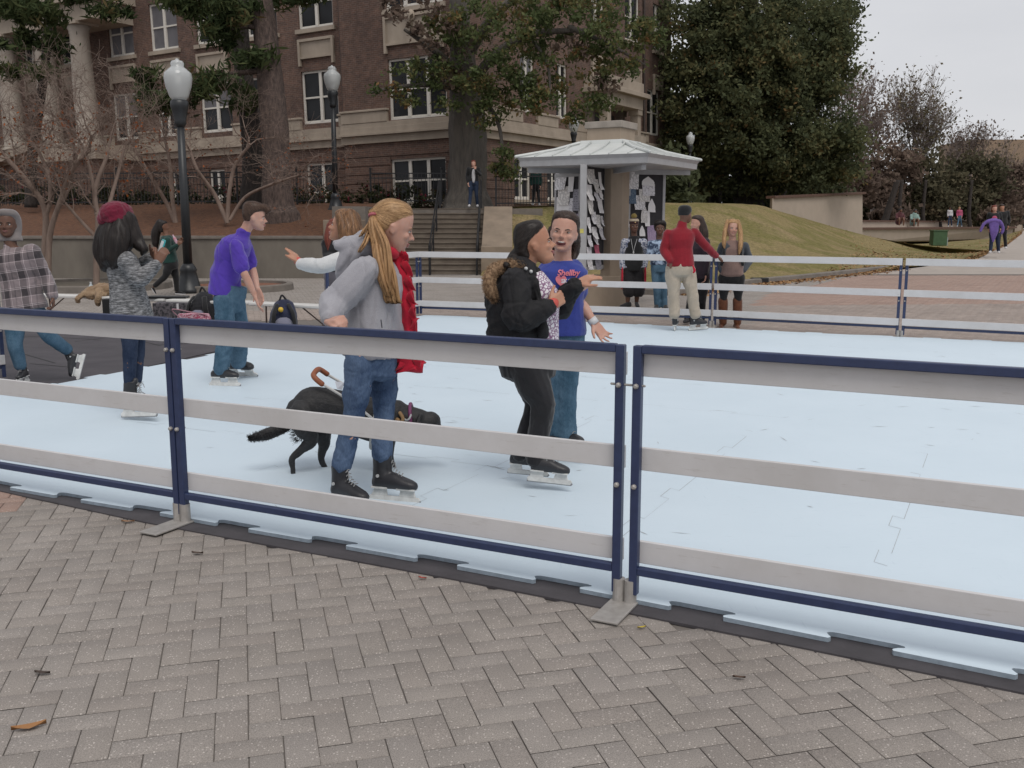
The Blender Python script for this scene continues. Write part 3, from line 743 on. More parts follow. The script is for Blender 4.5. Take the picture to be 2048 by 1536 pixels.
def wall(fac, rects, u0, u1, v0, v1, dep=.2, name='wall'):
    us = sorted({u0, u1} | {a for r in rects for a in r[:2] if u0 < a < u1}); vs = sorted({v0, v1} | {a for r in rects for a in r[2:4] if v0 < a < v1})
    mb = MB()
    for i in range(len(us) - 1):
        for j in range(len(vs) - 1):
            cu, cv_ = (us[i] + us[i + 1]) / 2, (vs[j] + vs[j + 1]) / 2
            if any(r[0] < cu < r[1] and r[2] < cv_ < r[3] for r in rects): continue
            mb.add([fac.W(us[i], vs[j]), fac.W(us[i + 1], vs[j]), fac.W(us[i + 1], vs[j + 1]), fac.W(us[i], vs[j + 1])], [(0, 1, 2, 3)])
    for r in rects:
        a, b, c, d = r[:4]; q = [(a, c), (b, c), (b, d), (a, d)]
        for k in range(4):
            x, y = q[k], q[(k + 1) % 4]
            mb.add([fac.W(*x), fac.W(*y), fac.W(*y, -dep), fac.W(*x, -dep)], [(0, 1, 2, 3)])
    o = mb.build(name, m_brick, bld, fix=False); uvmap(o, fac); return o
def window(fac, r, nc, sill=True, blind=0, key=None):
    a, b, c, d = r[:4]; w = -.14; fw = .085
    mb = MB()
    fac.box(mb, a, b, d - fw, d, w - .04, w + .05); fac.box(mb, a, b, c, c + fw, w - .04, w + .05)
    fac.box(mb, a, a + fw, c + fw, d - fw, w - .04, w + .05); fac.box(mb, b - fw, b, c + fw, d - fw, w - .04, w + .05)
    step = (b - a) / nc
    for i in range(1, nc): fac.box(mb, a + i * step - .07, a + i * step + .07, c + fw, d - fw, w - .04, w + .06)
    mid = c + (d - c) * .5
    for i in range(nc):
        x0 = a + i * step + (fw if i == 0 else .07); x1 = a + (i + 1) * step - (fw if i == nc - 1 else .07)
        fac.box(mb, x0, x1, mid - .035, mid + .035, w - .03, w + .03)
        fac.box(mb, x0, x1, c + fw, c + fw + .05, w - .03, w + .01)
    o = mb.build('window', m_winf, bld)
    for i in range(nc):
        for half in (0, 1):
            x0 = a + i * step + .04; x1 = a + (i + 1) * step - .04; p_ = MB()
            y0, y1 = (c + .03, mid) if half == 0 else (mid, d - .03)
            dd = -.01 if half == 0 else .01
            p_.add([fac.W(x0, y0, w + dd - .01), fac.W(x1, y0, w + dd - .01), fac.W(x1, y1, w + dd - .01), fac.W(x0, y1, w + dd - .01)], [(0, 1, 2, 3)])
            bl = blind > half if blind else False
            p_.build('pane', m_blind if (blind and half == 1) or blind > 1 else m_glass, o, fix=False)
    if sill:
        s_ = MB(); fac.box(s_, a - .12, b + .12, c - .17, c - .003, -.1, .11); s_.build('sill', m_stone, bld)
    return o
FLn = Fac(BC, DL, NL, 0); FLb = Fac(BC, DL, NL, .5); FRt = Fac(BC, DR, NR, 0)
def rect(fac, x0, x1, y0, y1):
    a, _ = fac.uv(x0, (y0 + y1) / 2); b, _ = fac.uv(x1, (y0 + y1) / 2)
    _, d = fac.uv((x0 + x1) / 2, y0); _, c = fac.uv((x0 + x1) / 2, y1)
    return (min(a, b), max(a, b), c, d)
# level heights measured on the facade
ub = FLb.uv(690, 300)[0]
def even(fac, L_, idx):
    """keep floors level: common heads and sills within a storey"""
    c = sum(r[2] for r in L_) / len(L_); d = sum(r[3] for r in L_) / len(L_); return [(r[0], r[1], c, d) for r in L_]
upL = even(FLn, [rect(FLn, *q) for q in [(47, 76, 60, 145), (121, 158, 42, 130), (216, 266, 25, 115), (299, 354, 5, 100), (390, 449, -22, 78), (490, 552, -38, 72), (594, 664, -58, 56)]], 0)
midL = even(FLn, [rect(FLn, *q) for q in [(228, 277, 190, 284), (315, 352, 175, 275), (402, 464, 163, 263), (499, 557, 152, 252), (604, 676, 140, 245)]], 0)
grL = even(FLn, [rect(FLn, *q) for q in [(150, 188, 345, 400), (238, 272, 350, 404), (345, 380, 345, 404), (420, 452, 340, 398), (520, 560, 335, 395), (614, 676, 330, 396)]], 0)
grL = [(a, b, -.35, d) for a, b, c, d in grL]
upB = [rect(FLb, 768, 884, -115, 12)]; midB = [rect(FLb, 777, 893, 112, 236)]; grB = [rect(FLb, 783, 893, 316, 404)]
upR = even(FRt, [rect(FRt, *q) for q in [(1180, 1208, -58, 58), (1250, 1279, -20, 78), (1306, 1323, 22, 108)]], 0)
midR = even(FRt, [rect(FRt, *q) for q in [(1041, 1069, 108, 224), (1112, 1135, 128, 236), (1294, 1319, 180, 272)]], 0)
grR = even(FRt, [rect(FRt, *q) for q in [(1028, 1062, 311, 400), (1094, 1120, 322, 402), (1296, 1318, 345, 403)]], 0)
uL = FLn.uv(-260, 300)[0]; uR = FRt.uv(1341, 300)[0]
VT = 15.5; VB = -.8
wall(FLn, upL + midL + grL, ub, uL, VB, VT)
wall(FLb, upB + midB + grB, 0 - .0, ub, VB, VT)
wall(FRt, upR + midR + grR, -.5, uR, VB, VT)
mbx = MB(); mbx.add([FLb.W(ub, VB), FLb.W(ub, VT), FLn.W(ub, VT), FLn.W(ub, VB)], [(0, 1, 2, 3)]); o = mbx.build('wall', m_brick, bld, fix=False); uvmap(o, FRt)
mbx = MB(); pR = FRt.W(uR, VB); mbx.add([FRt.W(uR, VB), FRt.W(uR, VT), FRt.W(uR, VT) - NR * 14, FRt.W(uR, VB) - NR * 14], [(0, 1, 2, 3)]); o = mbx.build('wall', m_brick, bld, fix=False); uvmap(o, FLn)
mbx = MB(); mbx.add([FLn.W(uL, VT), FLb.W(0, VT), FRt.W(uR, VT), FRt.W(uR, VT) - NR * 14], [(0, 1, 2, 3)]); mbx.build('roof', m_stone, bld, fix=False)
for r in upL: window(FLn, r, 2, blind=2 if r in (upL[2], upL[3]) else (1 if r == upL[4] else 0))
for k, r in enumerate(midL): window(FLn, r, 2, sill=False, blind=1 if k in (0, 2) else 0)
for r in grL: window(FLn, r, 2, sill=True)
for r in upB + midB: window(FLb, r, 3, sill=r in upB)
for r in grB: window(FLb, r, 3)
for r in upR: window(FRt, r, 2)
for k, r in enumerate(midR): window(FRt, r, 2, sill=False, blind=1 if k == 0 else 0)
for r in grR: window(FRt, r, 2)
# rusticated brick courses of the ground storey
def courses(fac, rects, u0, u1, v0, v1, h=.30, g=.045, t=.035):
    mb = MB(); v = v0
    while v + h < v1:
        xs = [(u0, u1)]
        for r in rects:
            if r[2] < v + h and r[3] > v:
                nx = []
                for a, b in xs:
                    if r[0] > b or r[1] < a: nx.append((a, b)); continue
                    if r[0] - .0 > a: nx.append((a, r[0]))
                    if r[1] < b: nx.append((r[1], b))
                xs = nx
        for a, b in xs:
            if b - a > .05: fac.box(mb, a, b, v, v + h, .0, t)
        v += h + g
    o = mb.build('brick_courses', m_brick, bld); uvmap(o, fac); o['kind'] = 'stuff'
# belt course
vb0, vb1 = FLb.uv(800, 283)[1], FLb.uv(800, 237)[1]
courses(FLn, grL, ub, uL, VB + .2, vb0); courses(FLb, grB, -.035, ub, VB + .2, vb0); courses(FRt, grR, -.5, uR, VB + .2, vb0)
def belt(fac, u0, u1, wins):
    for a, b, w_, nm in ((vb0, vb0 + .30, .10, 'belt_course'), (vb0 + .301, vb0 + .40, .24, 'cornice'), (vb0 + .401, vb0 + .62, .16, 'belt_course'), (vb0 + .621, vb0 + .80, .12, 'belt_course')):
        mb = MB(); fac.box(mb, u0, u1, a, b, -.03, w_); mb.build(nm, m_stone, bld, bevel=.012)
    # pedestals between the windows
    prev = u0
    for r in sorted(wins) + [(u1, u1, 0, 0)]:
        if r[0] - prev > .5:
            mb = MB(); fac.box(mb, prev + .06, r[0] - .06, vb0 + .80, vb0 + 1.22, -.03, .14); fac.box(mb, prev + .02, r[0] - .02, vb0 + 1.221, vb0 + 1.31, -.03, .19); mb.build('stone_plinth', m_stone, bld, bevel=.02)
        prev = r[1]
belt(FLn, ub + .0, uL, midL); belt(FLb, -.16, ub + .1, midB); belt(FRt, -.66, uR + .1, midR)
# stone panels below the upper windows
def panel(fac, r, v0, v1, apron=True):
    a, b = r[0] - .02, r[1] + .02
    mb = MB(); fac.box(mb, a, b, v0, v1, -.03, .05); o = mb.build('stone_panel', m_stone, bld, bevel=.01)
    mb = MB(); t = .11
    fac.box(mb, a, b, v1 - t, v1, .05, .13); fac.box(mb, a, a + t, v0 - .28, v1 - t, -.02, .13); fac.box(mb, b - t, b, v0 - .28, v1 - t, -.02, .13); fac.box(mb, a + t, b - t, v0, v0 + t * .7, .05, .11)
    mb.build('panel_frame', m_stone, o)
vp1, vp0 = FLn.uv(630, 76)[1], FLn.uv(630, 116)[1]
for r in upL: panel(FLn, r, vp0, vp1)
q0 = rect(FLb, 770, 886, 26, 86); panel(FLb, q0, q0[2], q0[3]); 
for r in upR: panel(FRt, r, vp0, vp1)
mb = MB(); uc = (q0[0] + q0[1]) / 2; mb.ell(FLb.W(uc, q0[3] - .1, .15), (.16, .12, .22)); mb.build('cartouche', m_stone, bld)
# downpipe on the bay corner
mb = MB(); mb.tube([FLn.W(ub + .25, 1, .12), FLn.W(ub + .25, VT, .12)], .06, 8); mb.build('downpipe', mat('pipe_brown', (.05, .035, .03), .6), bld)
mb = MB(); uu = FRt.uv(1285, 150)[0]; mb.tube([FRt.W(uu, vb0 + 1, .1), FRt.W(uu, VT, .1)], .06, 8); mb.build('downpipe', MATS['pipe_brown'], bld)
# front portico with columns (left)
m_col = mat('column_stone', (.35, .305, .26), .85, (.26, .225, .19), 1.2, stretch=(1, 1, .3))
FP = Fac(BC, DL, NL, 1.7)
for px, py in ((170, 300), (98, 315), (22, 330)):
    u = FP.uv(px, 200)[0]; v1 = FP.uv(px, 45)[1]; v0 = vb0 + .6
    if px == 170: VC = v1
    b0 = FP.W(u, v0); M3 = LEAN
    mb = MB(); mb.lathe(b0, [(.62, 0), (.62, .12), (.56, .25), (.50, .35), (.49, (VC - v0) * .5), (.42, VC - v0 - .5), (.45, VC - v0 - .42), (.43, VC - v0 - .35), (.56, VC - v0 - .12)], 24, M3); mb.build('column', m_col, bld, smooth=True)
    mb = MB(); FP.box(mb, u - .62, u + .62, VC - .12, VC, -.62, .62); mb.build('capital', m_stone, bld)
u_a = FP.uv(192, 30)[0] - .4
mb = MB(); FP.box(mb, u_a, uL, VC + .002, VC + .8, -1.7, .5); mb.build('entablature', m_stone, bld)
mb = MB(); FP.box(mb, u_a - .25, uL, VC + .802, VC + 1.1, -1.7, .85); mb.build('cornice', m_stone, bld)
mb = MB(); FP.box(mb, u_a - .1, uL, VC + 1.102, VC + 2.2, -1.7, .4); mb.build('parapet', m_stone, bld)
mb = MB(); FP.box(mb, u_a, uL, vb0 - .0, vb0 + .6, -1.7, 1.0); mb.build('portico_floor', m_stone, bld)
mb = MB(); FP.box(mb, u_a + .1, uL, VB, vb0 - .002, -1.7, .8); o = mb.build('portico_base', m_brick, bld); uvmap(o, FP)
# sloped stone stair parapet in front of it
mb = MB(); a0, b0_ = FP.uv(112, 305), FP.uv(-60, 372)
pts = [FP.W(a0[0], a0[1], 1.0), FP.W(a0[0], a0[1] + .45, 1.0), FP.W(b0_[0], b0_[1] + .45, 1.0), FP.W(b0_[0], b0_[1], 1.0)]
mb.prism(pts, NL * .5); mb.build('stair_parapet', m_stone, bld)
# side entrance portico on the right facade
r = rect(Fac(BC, DR, NR, 1.3), 1220, 1288, 158, 240)
mb = MB(); FRt.box(mb, r[0], r[1], r[3] - .5, r[3], -.02, 1.3); mb.build('parapet', m_stone, bld, bevel=.02)
mb = MB(); FRt.box(mb, r[0] - .25, r[1] + .25, r[3] - .72, r[3] - .502, -.02, 1.55); mb.build('cornice', m_stone, bld, bevel=.02)
mb = MB(); FRt.box(mb, r[0], r[1], r[3] - 1.25, r[3] - .722, -.02, 1.25); mb.build('entablature', m_stone, bld)
for u in (r[0] + .25, r[1] - .25):
    for w_ in (.95, .12):
        mb = MB(); FRt.box(mb, u - .2, u + .2, vb0 + .81, r[3] - 1.5, w_ - .2, w_ + .2); FRt.box(mb, u - .27, u + .27, r[3] - 1.5, r[3] - 1.252, w_ - .27, w_ + .27); mb.build('pilaster', m_brick if w_ < .5 else m_stone, bld)
mb = MB(); FRt.box(mb, r[0], r[1], vb0 + .1, vb0 + .808, .2, 1.4); mb.build('portico_floor', m_stone, bld)
mb = MB(); FRt.box(mb, r[0] + .7, r[1] - .7, vb0 + .81, r[3] - 1.5, .0, .03); mb.build('door', mat('dark_door', (.02, .014, .012), .6), bld)

# ================================================================ notice kiosk
m_roof = mat('grey_metal_roof', (.56, .575, .56), .45, (.47, .49, .48), 2.5, spec=.5, bs=.1, bscale=10)
m_gpaint = mat('grey_paint', (.36, .355, .36), .5, ns=9, amt=.12)
m_kst = mat('kiosk_stone', (.34, .27, .205), .85, (.28, .22, .165), 3, bs=.2, bscale=40, stretch=(1, 1, .4))
m_cork = mat('board_black', (.032, .03, .034), .85, ns=9)
KC = Vector((1.84, 18.7, 0)); hc, hs = .4648, 1.719
near_ = Vector((hc, -hs, 0)); right_ = Vector((hs, hc, 0)); left_ = -right_; back_ = -near_
kz = P(1290, 325, 16.98).z
ks = empty('notice_kiosk', KC, 'stone pillar notice kiosk with a grey hipped metal roof and flyer boards', 'kiosk')
e1 = (near_ - left_).normalized(); e2 = (near_ - right_).normalized()   # side directions
def sq(s_, z): return [KC + v * s_ + Vector((0, 0, z)) for v in (near_, right_, back_, left_)]
ztop = P(1290, 306, 16.98).z
mb = MB(); mb.loft([sq(.94, kz - .02), sq(.985, kz), sq(.99, ztop - .06), sq(1.0, ztop - .04), sq(1.02, ztop), ], cap=True); mb.build('eave', m_gpaint, ks)
zc0 = P(1217, 283, 18.2).z; zc1 = P(1217, 240, 18.2).z
mb = MB(); mb.loft([sq(1.02, ztop + .002), sq(.62, ztop + (zc0 - ztop) * .48), sq(.36, zc0 - .03), sq(.335, zc0 + .04)], cap=True); rf = mb.build('roof', m_roof, ks)
for v in (near_, right_, back_, left_):
    mb = MB(); mb.tube([KC + v * 1.03 + Vector((0, 0, ztop + .02)), KC + v * .62 + Vector((0, 0, ztop + (zc0 - ztop) * .48 + .015)), KC + v * .35 + Vector((0, 0, zc0 + .0))], .028, 8); mb.build('ridge', m_roof, rf)
cs = [near_, right_, back_, left_]
for k in range(4):
    a, b = cs[k], cs[(k + 1) % 4]
    for t in (.14, .28, .42, .57, .71, .85):
        lo = a.lerp(b, t) * 1.015
        s_ = .35; tt = min(max((t - .5) / s_ * .5 + .5, 0), 1)
        # seam runs perpendicular to the eave up to the ridge or the cap
        d_ = (a + b) / 2; f_ = 1 - min(t, 1 - t) * 2; top_s = max(f_, .36)
        hi = lo / 1.015 - d_ * (1 - top_s)
        def zr_(p):
            q_ = max(abs((p).dot((a + b).normalized())) / (d_.length), .3)
            return ztop + (zc0 - ztop) * (.48 * (1.02 - q_) / .40 if q_ > .62 else .48 + .52 * (.62 - q_) / .26)
        mb = MB()
        for i in range(3):
            p, q_ = lo.lerp(hi, i / 3), lo.lerp(hi, (i + 1) / 3)
            mb.bar(KC + p + Vector((0, 0, zr_(p) + .012)), KC + q_ + Vector((0, 0, zr_(q_) + .012)), .018, .03)
        mb.build('seam', m_roof, rf)
def kblock(mb, half, z0, z1):
    f = half / (near_ - left_).length * 2
    mb.loft([sq(f * .7071 * 1.0 * 1.0, z0), sq(f * .7071, z1)])
mb = MB(); kblock(mb, .38 * 1.25, zc0 + .02, zc1 - .12); mb.build('chimney_cap', m_kst, ks, bevel=.01)
mb = MB(); kblock(mb, .42 * 1.25, zc1 - .12, zc1); mb.build('cap_stone', mat('cap_grey', (.33, .29, .25), .9, ns=5), ks, bevel=.01)
PC = Vector((P(1227, 600, 18.7).x, 18.7, 0))
mb = MB(); 
def oct_(c, r, z, n=8, ph=.39): return [c + Vector((r * math.cos(ph + 2 * math.pi * i / n), r * math.sin(ph + 2 * math.pi * i / n), z)) for i in range(n)]
mb.loft([oct_(PC, .27, .0), oct_(PC, .27, kz)]); mb.build('pillar', m_kst, ks, bevel=.01)
mb = MB(); a = PC + Vector((-.32, -.05, 0)); mb.box(a + Vector((0, 0, .24)), (.95, .8, .48), Matrix.Rotation(R(14), 3, 'Z')); mb.build('plinth', m_kst, ks, bevel=.02)
mb = MB(); mb.box(a + Vector((0, 0, .53)), (.85, .7, .1), Matrix.Rotation(R(14), 3, 'Z')); mb.build('plinth', m_kst, ks, bevel=.01)
for v in (near_, right_, back_, left_):
    mb = MB(); mb.bar(KC + v * .1 + Vector((0, 0, kz - .06)), KC + v * .9 + Vector((0, 0, kz - .06)), .08, .1); mb.build('beam', m_gpaint, ks)
def board(pa, pb, zt_, zb_, label=None):
    a = Vector((pa.x, pa.y, 0)); b = Vector((pb.x, pb.y, 0)); d = (b - a).normalized(); n = Vector((d.y, -d.x, 0)); Z = Vector((0, 0, 1))
    if n.y > 0: n = -n
    mb = MB(); mb.bar(a + Z * (zt_ + zb_) / 2, b + Z * (zt_ + zb_) / 2, .04, zt_ - zb_ - .02, Z); o = mb.build('notice_board', m_cork, ks)
    fr = MB()
    fr.bar(a + Z * zt_, b + Z * zt_, .075, .07, Z); fr.bar(a + Z * zb_, b + Z * zb_, .075, .07, Z)
    fr.bar(a + Z * (zb_ - .0), a + Z * (zt_ + .035), .08, .06, d); fr.bar(b + Z * zb_, b + Z * (zt_ + .035), .08, .06, d); fr.build('board_frame', m_gpaint, o)
    return a, b, d, n
zt1 = P(1290, 338, 18.9).z
bR = board(P(1254, 500, 18.75), P(1323, 500, 19.2), zt1 - .02, .95)
bN = board(P(1168, 500, 17.7), P(1206, 500, 18.6), zt1 + .04, .75)
bL = board(P(1113, 500, 19.6), P(1161, 500, 18.9), P(1113, 352, 19.6).z, .85)
mb = MB(); pp_ = P(1165, 500, 17.62); mb.box((pp_.x, pp_.y, (kz + .5) / 2 + .0), (.115, .115, kz - .5)); mb.build('post', m_gpaint, ks, bevel=.006)
# flyers ------------------------------------------------------------
def paper_mat(name, c, kind):
    m, nt, b = _nt(name); tcn = nt.nodes.new('ShaderNodeTexCoord')
    sx = nt.nodes.new('ShaderNodeSeparateXYZ'); L(nt, tcn.outputs['UV'], sx.inputs[0])
    w1 = nt.nodes.new('ShaderNodeTexWave'); w1.bands_direction = 'Y'; w1.inputs['Scale'].default_value = kind[0]; L(nt, tcn.outputs['UV'], w1.inputs['Vector'])
    nn = noise_n(nt, tcn.outputs['UV'], 7, 2, .5); n3 = noise_n(nt, tcn.outputs['UV'], 40, 1)
    a = N(nt, 'ShaderNodeMath', operation='GREATER_THAN'); a.inputs[1].default_value = .6; L(nt, w1.outputs['Fac'], a.inputs[0])
    bb = N(nt, 'ShaderNodeMath', operation='GREATER_THAN'); bb.inputs[1].default_value = kind[1]; L(nt, nn, bb.inputs[0])
    c3 = N(nt, 'ShaderNodeMath', operation='MULTIPLY'); L(nt, a.outputs[0], c3.inputs[0]); L(nt, bb.outputs[0], c3.inputs[1])
    mx_ = N(nt, 'ShaderNodeMix', data_type='RGBA'); L(nt, c3.outputs[0], mx_.inputs['Factor']); mx_.inputs['A'].default_value = col4(c); mx_.inputs['B'].default_value = col4(kind[2])
    L(nt, mx_.outputs['Result'], b.inputs['Base Color']); b.inputs['Roughness'].default_value = .7; return m
PM = [paper_mat('paper_a', (.72, .70, .71), (5, .5, (.2, .19, .2))), paper_mat('paper_b', (.66, .64, .67), (4, .56, (.10, .09, .11))), paper_mat('paper_c', (.70, .67, .64), (7, .48, (.25, .24, .25))), paper_mat('paper_plain', (.72, .70, .70), (3, .9, (.3, .3, .3)))]
PMx = {'pink': paper_mat('paper_pink', (.48, .08, .15), (4, .55, (.4, .3, .3))), 'lilac': paper_mat('paper_lilac', (.34, .26, .38), (6, .5, (.2, .15, .25))), 'yellow': mat('paper_yellow', (.62, .56, .14), .7), 'blue': paper_mat('paper_blue', (.05, .09, .15), (4, .5, (.2, .25, .3))), 'grey': paper_mat('paper_grey', (.28, .27, .31), (4, .5, (.1, .1, .12)))}
def flyer(B, px, py, wpx, hpx, m, label, rot=0, curl=.5, tri=None, grp='flyers pinned to the kiosk boards', Yc=None, lift=.03):
    a, b, d, n = B
    r_ = ray(px, py); o = a + n * lift; t = (o - CAM).dot(n) / r_.dot(n); c = CAM + r_ * t
    s_ = abs(t) * 1.0 / F * (ray(px, py).length / 1); fx = max(.3, abs(d.x))
    w2 = wpx * c.y / F / fx / 2; h2 = hpx * c.y / F / 2
    up = Vector((0, 0, 1)); dd = d * math.cos(rot) + up * math.sin(rot); uu = up * math.cos(rot) - d * math.sin(rot)
    mb = MB(); rows = []; uvs = []
    for j in range(6):
        row = []
        for i in range(5):
            x = -1 + i / 2; y = 1 - j / 2.5
            k = curl * .06 * (((j / 5) ** 2) * (.5 + .8 * rnd.random()) + .25 * abs(x) * rnd.random() * (j / 5))
            xw = x * (1 - (.25 * curl * (j / 5) ** 2 if tri is None else 0)); 
            if tri: xw = x * (1 - tri * (1 - abs(y)) if False else (1 - tri * max(0, y)))
            row.append(c + dd * (xw * w2) + uu * (y * h2) + n * k); uvs.append(((x + 1) / 2, (y + 1) / 2))
        rows.append(row)
    mb.loft(rows, cap=False, closed=False)
    o = mb.build('flyer', m, origin=c, fix=False)
    ul_ = o.data.uv_layers.new(name='UVMap')
    for l in o.data.loops: ul_.data[l.index].uv = uvs[l.vertex_index]
    tag(o, label, 'flyer', grp); return o
gN = 'white flyers crowding the narrow kiosk board'; lN = 'curled white flyer among the crowd on the narrow kiosk board beside the post'
for px, py, w_, h_ in [(1180, 353, 20, 28), (1191, 372, 13, 26), (1177, 385, 14, 30), (1199, 362, 7, 34), (1200, 388, 8, 22), (1192, 393, 10, 18), (1180, 413, 13, 30), (1199, 412, 11, 28), (1186, 436, 12, 24), (1194, 443, 14, 26), (1176, 450, 8, 30), (1203, 442, 6, 20), (1188, 466, 12, 24), (1201, 466, 9, 26), (1178, 482, 9, 22), (1190, 480, 11, 18)]:
    flyer(bN, px, py, w_, h_, PM[rnd.randrange(4)], lN, rnd.uniform(-.03, .03), 1.0, grp=gN)
flyer(bN, 1178, 504, 11, 20, PM[1], 'white flyer with a dark picture low on the narrow kiosk board', 0); flyer(bN, 1193, 502, 11, 26, PMx['pink'], 'bright pink flyer low on the narrow kiosk board', .1, 1)
flyer(bN, 1179, 526, 12, 26, PM[0], 'white flyer hanging below the white rail under the narrow kiosk board', 0, .5); flyer(bN, 1196, 528, 14, 22, PMx['grey'], 'grey flyer at the very bottom of the narrow kiosk board')
for px, py, w_, h_, m_i, l_ in [(1122, 362, 20, 34, PM[0], 'large white flyer at the top corner of the back kiosk board'), (1128, 392, 22, 36, PM[2], 'white flyer with a dark strip on the back kiosk board'), (1126, 418, 24, 46, PM[3], 'wide plain white flyer low on the back kiosk board'), (1143, 366, 10, 34, PM[3], 'folded white paper like a letter A on the back kiosk board'), (1143, 415, 9, 36, PM[1], 'slim white flyer beside the plain sheet on the back kiosk board'), (1154, 400, 14, 42, PMx['grey'], 'grey picture flyer next to the post on the back kiosk board'), (1153, 470, 11, 50, PM[0], 'white flyer with small dark print low behind the laughing woman'), (1153, 440, 11, 24, PMx['lilac'], 'pale lilac flyer behind the laughing woman')]:
    flyer(bL, px, py, w_, h_, m_i, l_, rnd.uniform(-.05, .05), .5)
mb = MB(); c_ = Vector((P(1164, 462, 17.5).x, pp_.y - .061, P(1164, 462, 17.5).z)); mb.box(c_, (.065, .002, .075)); tag(mb.build('sticky_note', PMx['yellow'], origin=c_), 'small yellow sticky note on the grey kiosk post', 'note')
for px, py, w_, h_, m_i, l_, k in [(1266, 361, 24, 33, PM[0], 'white poster with a green strip on the right kiosk board', {}), (1296, 362, 27, 18, PM[3], 'folded white paper with a pointed top on the right kiosk board', dict(tri=1)), (1297, 380, 27, 22, PM[1], 'crumpled white flyer under the pointed one on the right kiosk board', {}), (1289, 391, 24, 24, PM[2], 'white flyer half hidden in the middle of the right kiosk board', {}), (1264, 392, 17, 30, PMx['blue'], 'dark blue poster with a white streak on the right kiosk board', {}), (1279, 405, 24, 28, PM[0], 'framed white poster with a red ribbon on the right kiosk board', {}), (1303, 411, 16, 26, PM[3], 'torn white paper hanging as a spike on the right kiosk board', dict(tri=.9)), (1294, 437, 12, 30, PM[3], 'narrow blank white sheet behind the boy in the beanie', {}), (1288, 430, 14, 30, PM[2], 'large blank white sheet leaning behind the beanie', dict(tri=.5)), (1254, 440, 13, 30, PM[3], 'tall pointed white paper left of the beanie', dict(tri=1)), (1303, 468, 19, 34, PMx['lilac'], 'lilac poster between the two boys at the kiosk', {}), (1284, 462, 12, 20, PM[3], 'small white scrap beside the shoulder of the beanie boy', dict(tri=.8))]:
    flyer(bR, px, py, w_, h_, m_i, l_, rnd.uniform(-.04, .04), .35, lift=.032 + .004 * rnd.random(), **k)
def on_board(B, px, py, w_, h_, c, name, m=None):
    a, b, d, n = B; r_ = ray(px, py); o = a + n * .046; t = (o - CAM).dot(n) / r_.dot(n); q_ = CAM + r_ * t
    return q_, d, n
# ================================================================ vegetation
def leaf_mat(name, stops, trans=.25, rough=.6):
    m, nt, b = _nt(name); r = ramp(nt, attr_out(nt), stops); L(nt, r.outputs[0], b.inputs['Base Color'])
    b.inputs['Roughness'].default_value = rough; b.inputs['Specular IOR Level'].default_value = .08
    tr = nt.nodes.new('ShaderNodeBsdfTranslucent'); L(nt, r.outputs[0], tr.inputs[0]); mx_ = nt.nodes.new('ShaderNodeMixShader'); mx_.inputs[0].default_value = trans
    out = nt.nodes['Material Output']; L(nt, b.outputs[0], mx_.inputs[1]); L(nt, tr.outputs[0], mx_.inputs[2]); L(nt, mx_.outputs[0], out.inputs[0]); return m
def leafcloud(name, blobs, per, size, m, parent, seed=1, clump=.35, aspect=1.6, nclump=None, dens=1.0, droop=0, shell=.55, col=(0, 1)):
    """blobs (px,py,Y,rx_px,ry_px,ry_m): many leaf quads in clumps spread through ellipsoids"""
    rs = np.random.RandomState(seed); Cs = []; cc = []
    for (px, py, Y, rx, ry, rd) in blobs:
        c = np.array(P(px, py, Y)); k = Y / F; rr = np.array([rx * k, rd, ry * k])
        vol = rr[0] * rr[1] * rr[2]; nc = nclump or max(3, int(dens * 3.2 * (vol / clump ** 3) ** .62))
        d = rs.normal(size=(nc, 3)); d /= np.linalg.norm(d, axis=1)[:, None]
        q = rs.uniform(shell ** 3, 1, nc) ** (1 / 3)
        Cs.append(c + d * q[:, None] * rr); cc.append(rs.uniform(0, 1, nc))
    C = np.concatenate(Cs); cv = np.concatenate(cc); n = len(C) * per
    idx = np.repeat(np.arange(len(C)), per)
    off = rs.normal(size=(n, 3)) * clump * .5; off[:, 2] *= .7
    sz = (rs.uniform(.6, 1.35, len(C)))[idx]; off *= sz[:, None]
    if droop: off[:, 2] -= droop * np.abs(off[:, 0])
    p = C[idx] + off
    a = rs.normal(size=(n, 3)); a /= np.linalg.norm(a, axis=1)[:, None]
    b = rs.normal(size=(n, 3)); b -= a * (a * b).sum(1)[:, None]; b /= np.linalg.norm(b, axis=1)[:, None]
    s_ = size * rs.uniform(.6, 1.4, n)[:, None]
    a = a * s_ * aspect * .5; b = b * s_ * .5
    v = np.stack([p - a, p + b * .9, p + a, p - b * .9], 1).reshape(-1, 3)
    f = np.arange(n * 4).reshape(n, 4)
    att = np.clip(.55 * cv[idx] + .45 * rs.uniform(0, 1, n), 0, 1) * (col[1] - col[0]) + col[0]
    return fast_mesh(name, v, f, m, parent, att)
def bark_mat(name, c, c2, sc_=(6, 6, 1.6)):
    return mat(name, c, .95, c2, 2.2, bs=.9, bscale=5, stretch=sc_, bd=.05)
m_pinebark = bark_mat('pine_bark', (.135, .095, .08), (.05, .036, .032), (7, 7, 2.2)); m_oakbark = bark_mat('oak_bark', (.115, .10, .085), (.07, .062, .055), (5, 5, .8)); m_darkbark = bark_mat('dark_bark', (.05, .04, .035), (.025, .02, .018))
m_crape = mat('crape_bark', (.24, .175, .14), .8, (.15, .105, .085), 3, stretch=(3, 3, .7)); m_twig = mat('bare_twig', (.15, .11, .095), .9, (.09, .07, .06), 2)
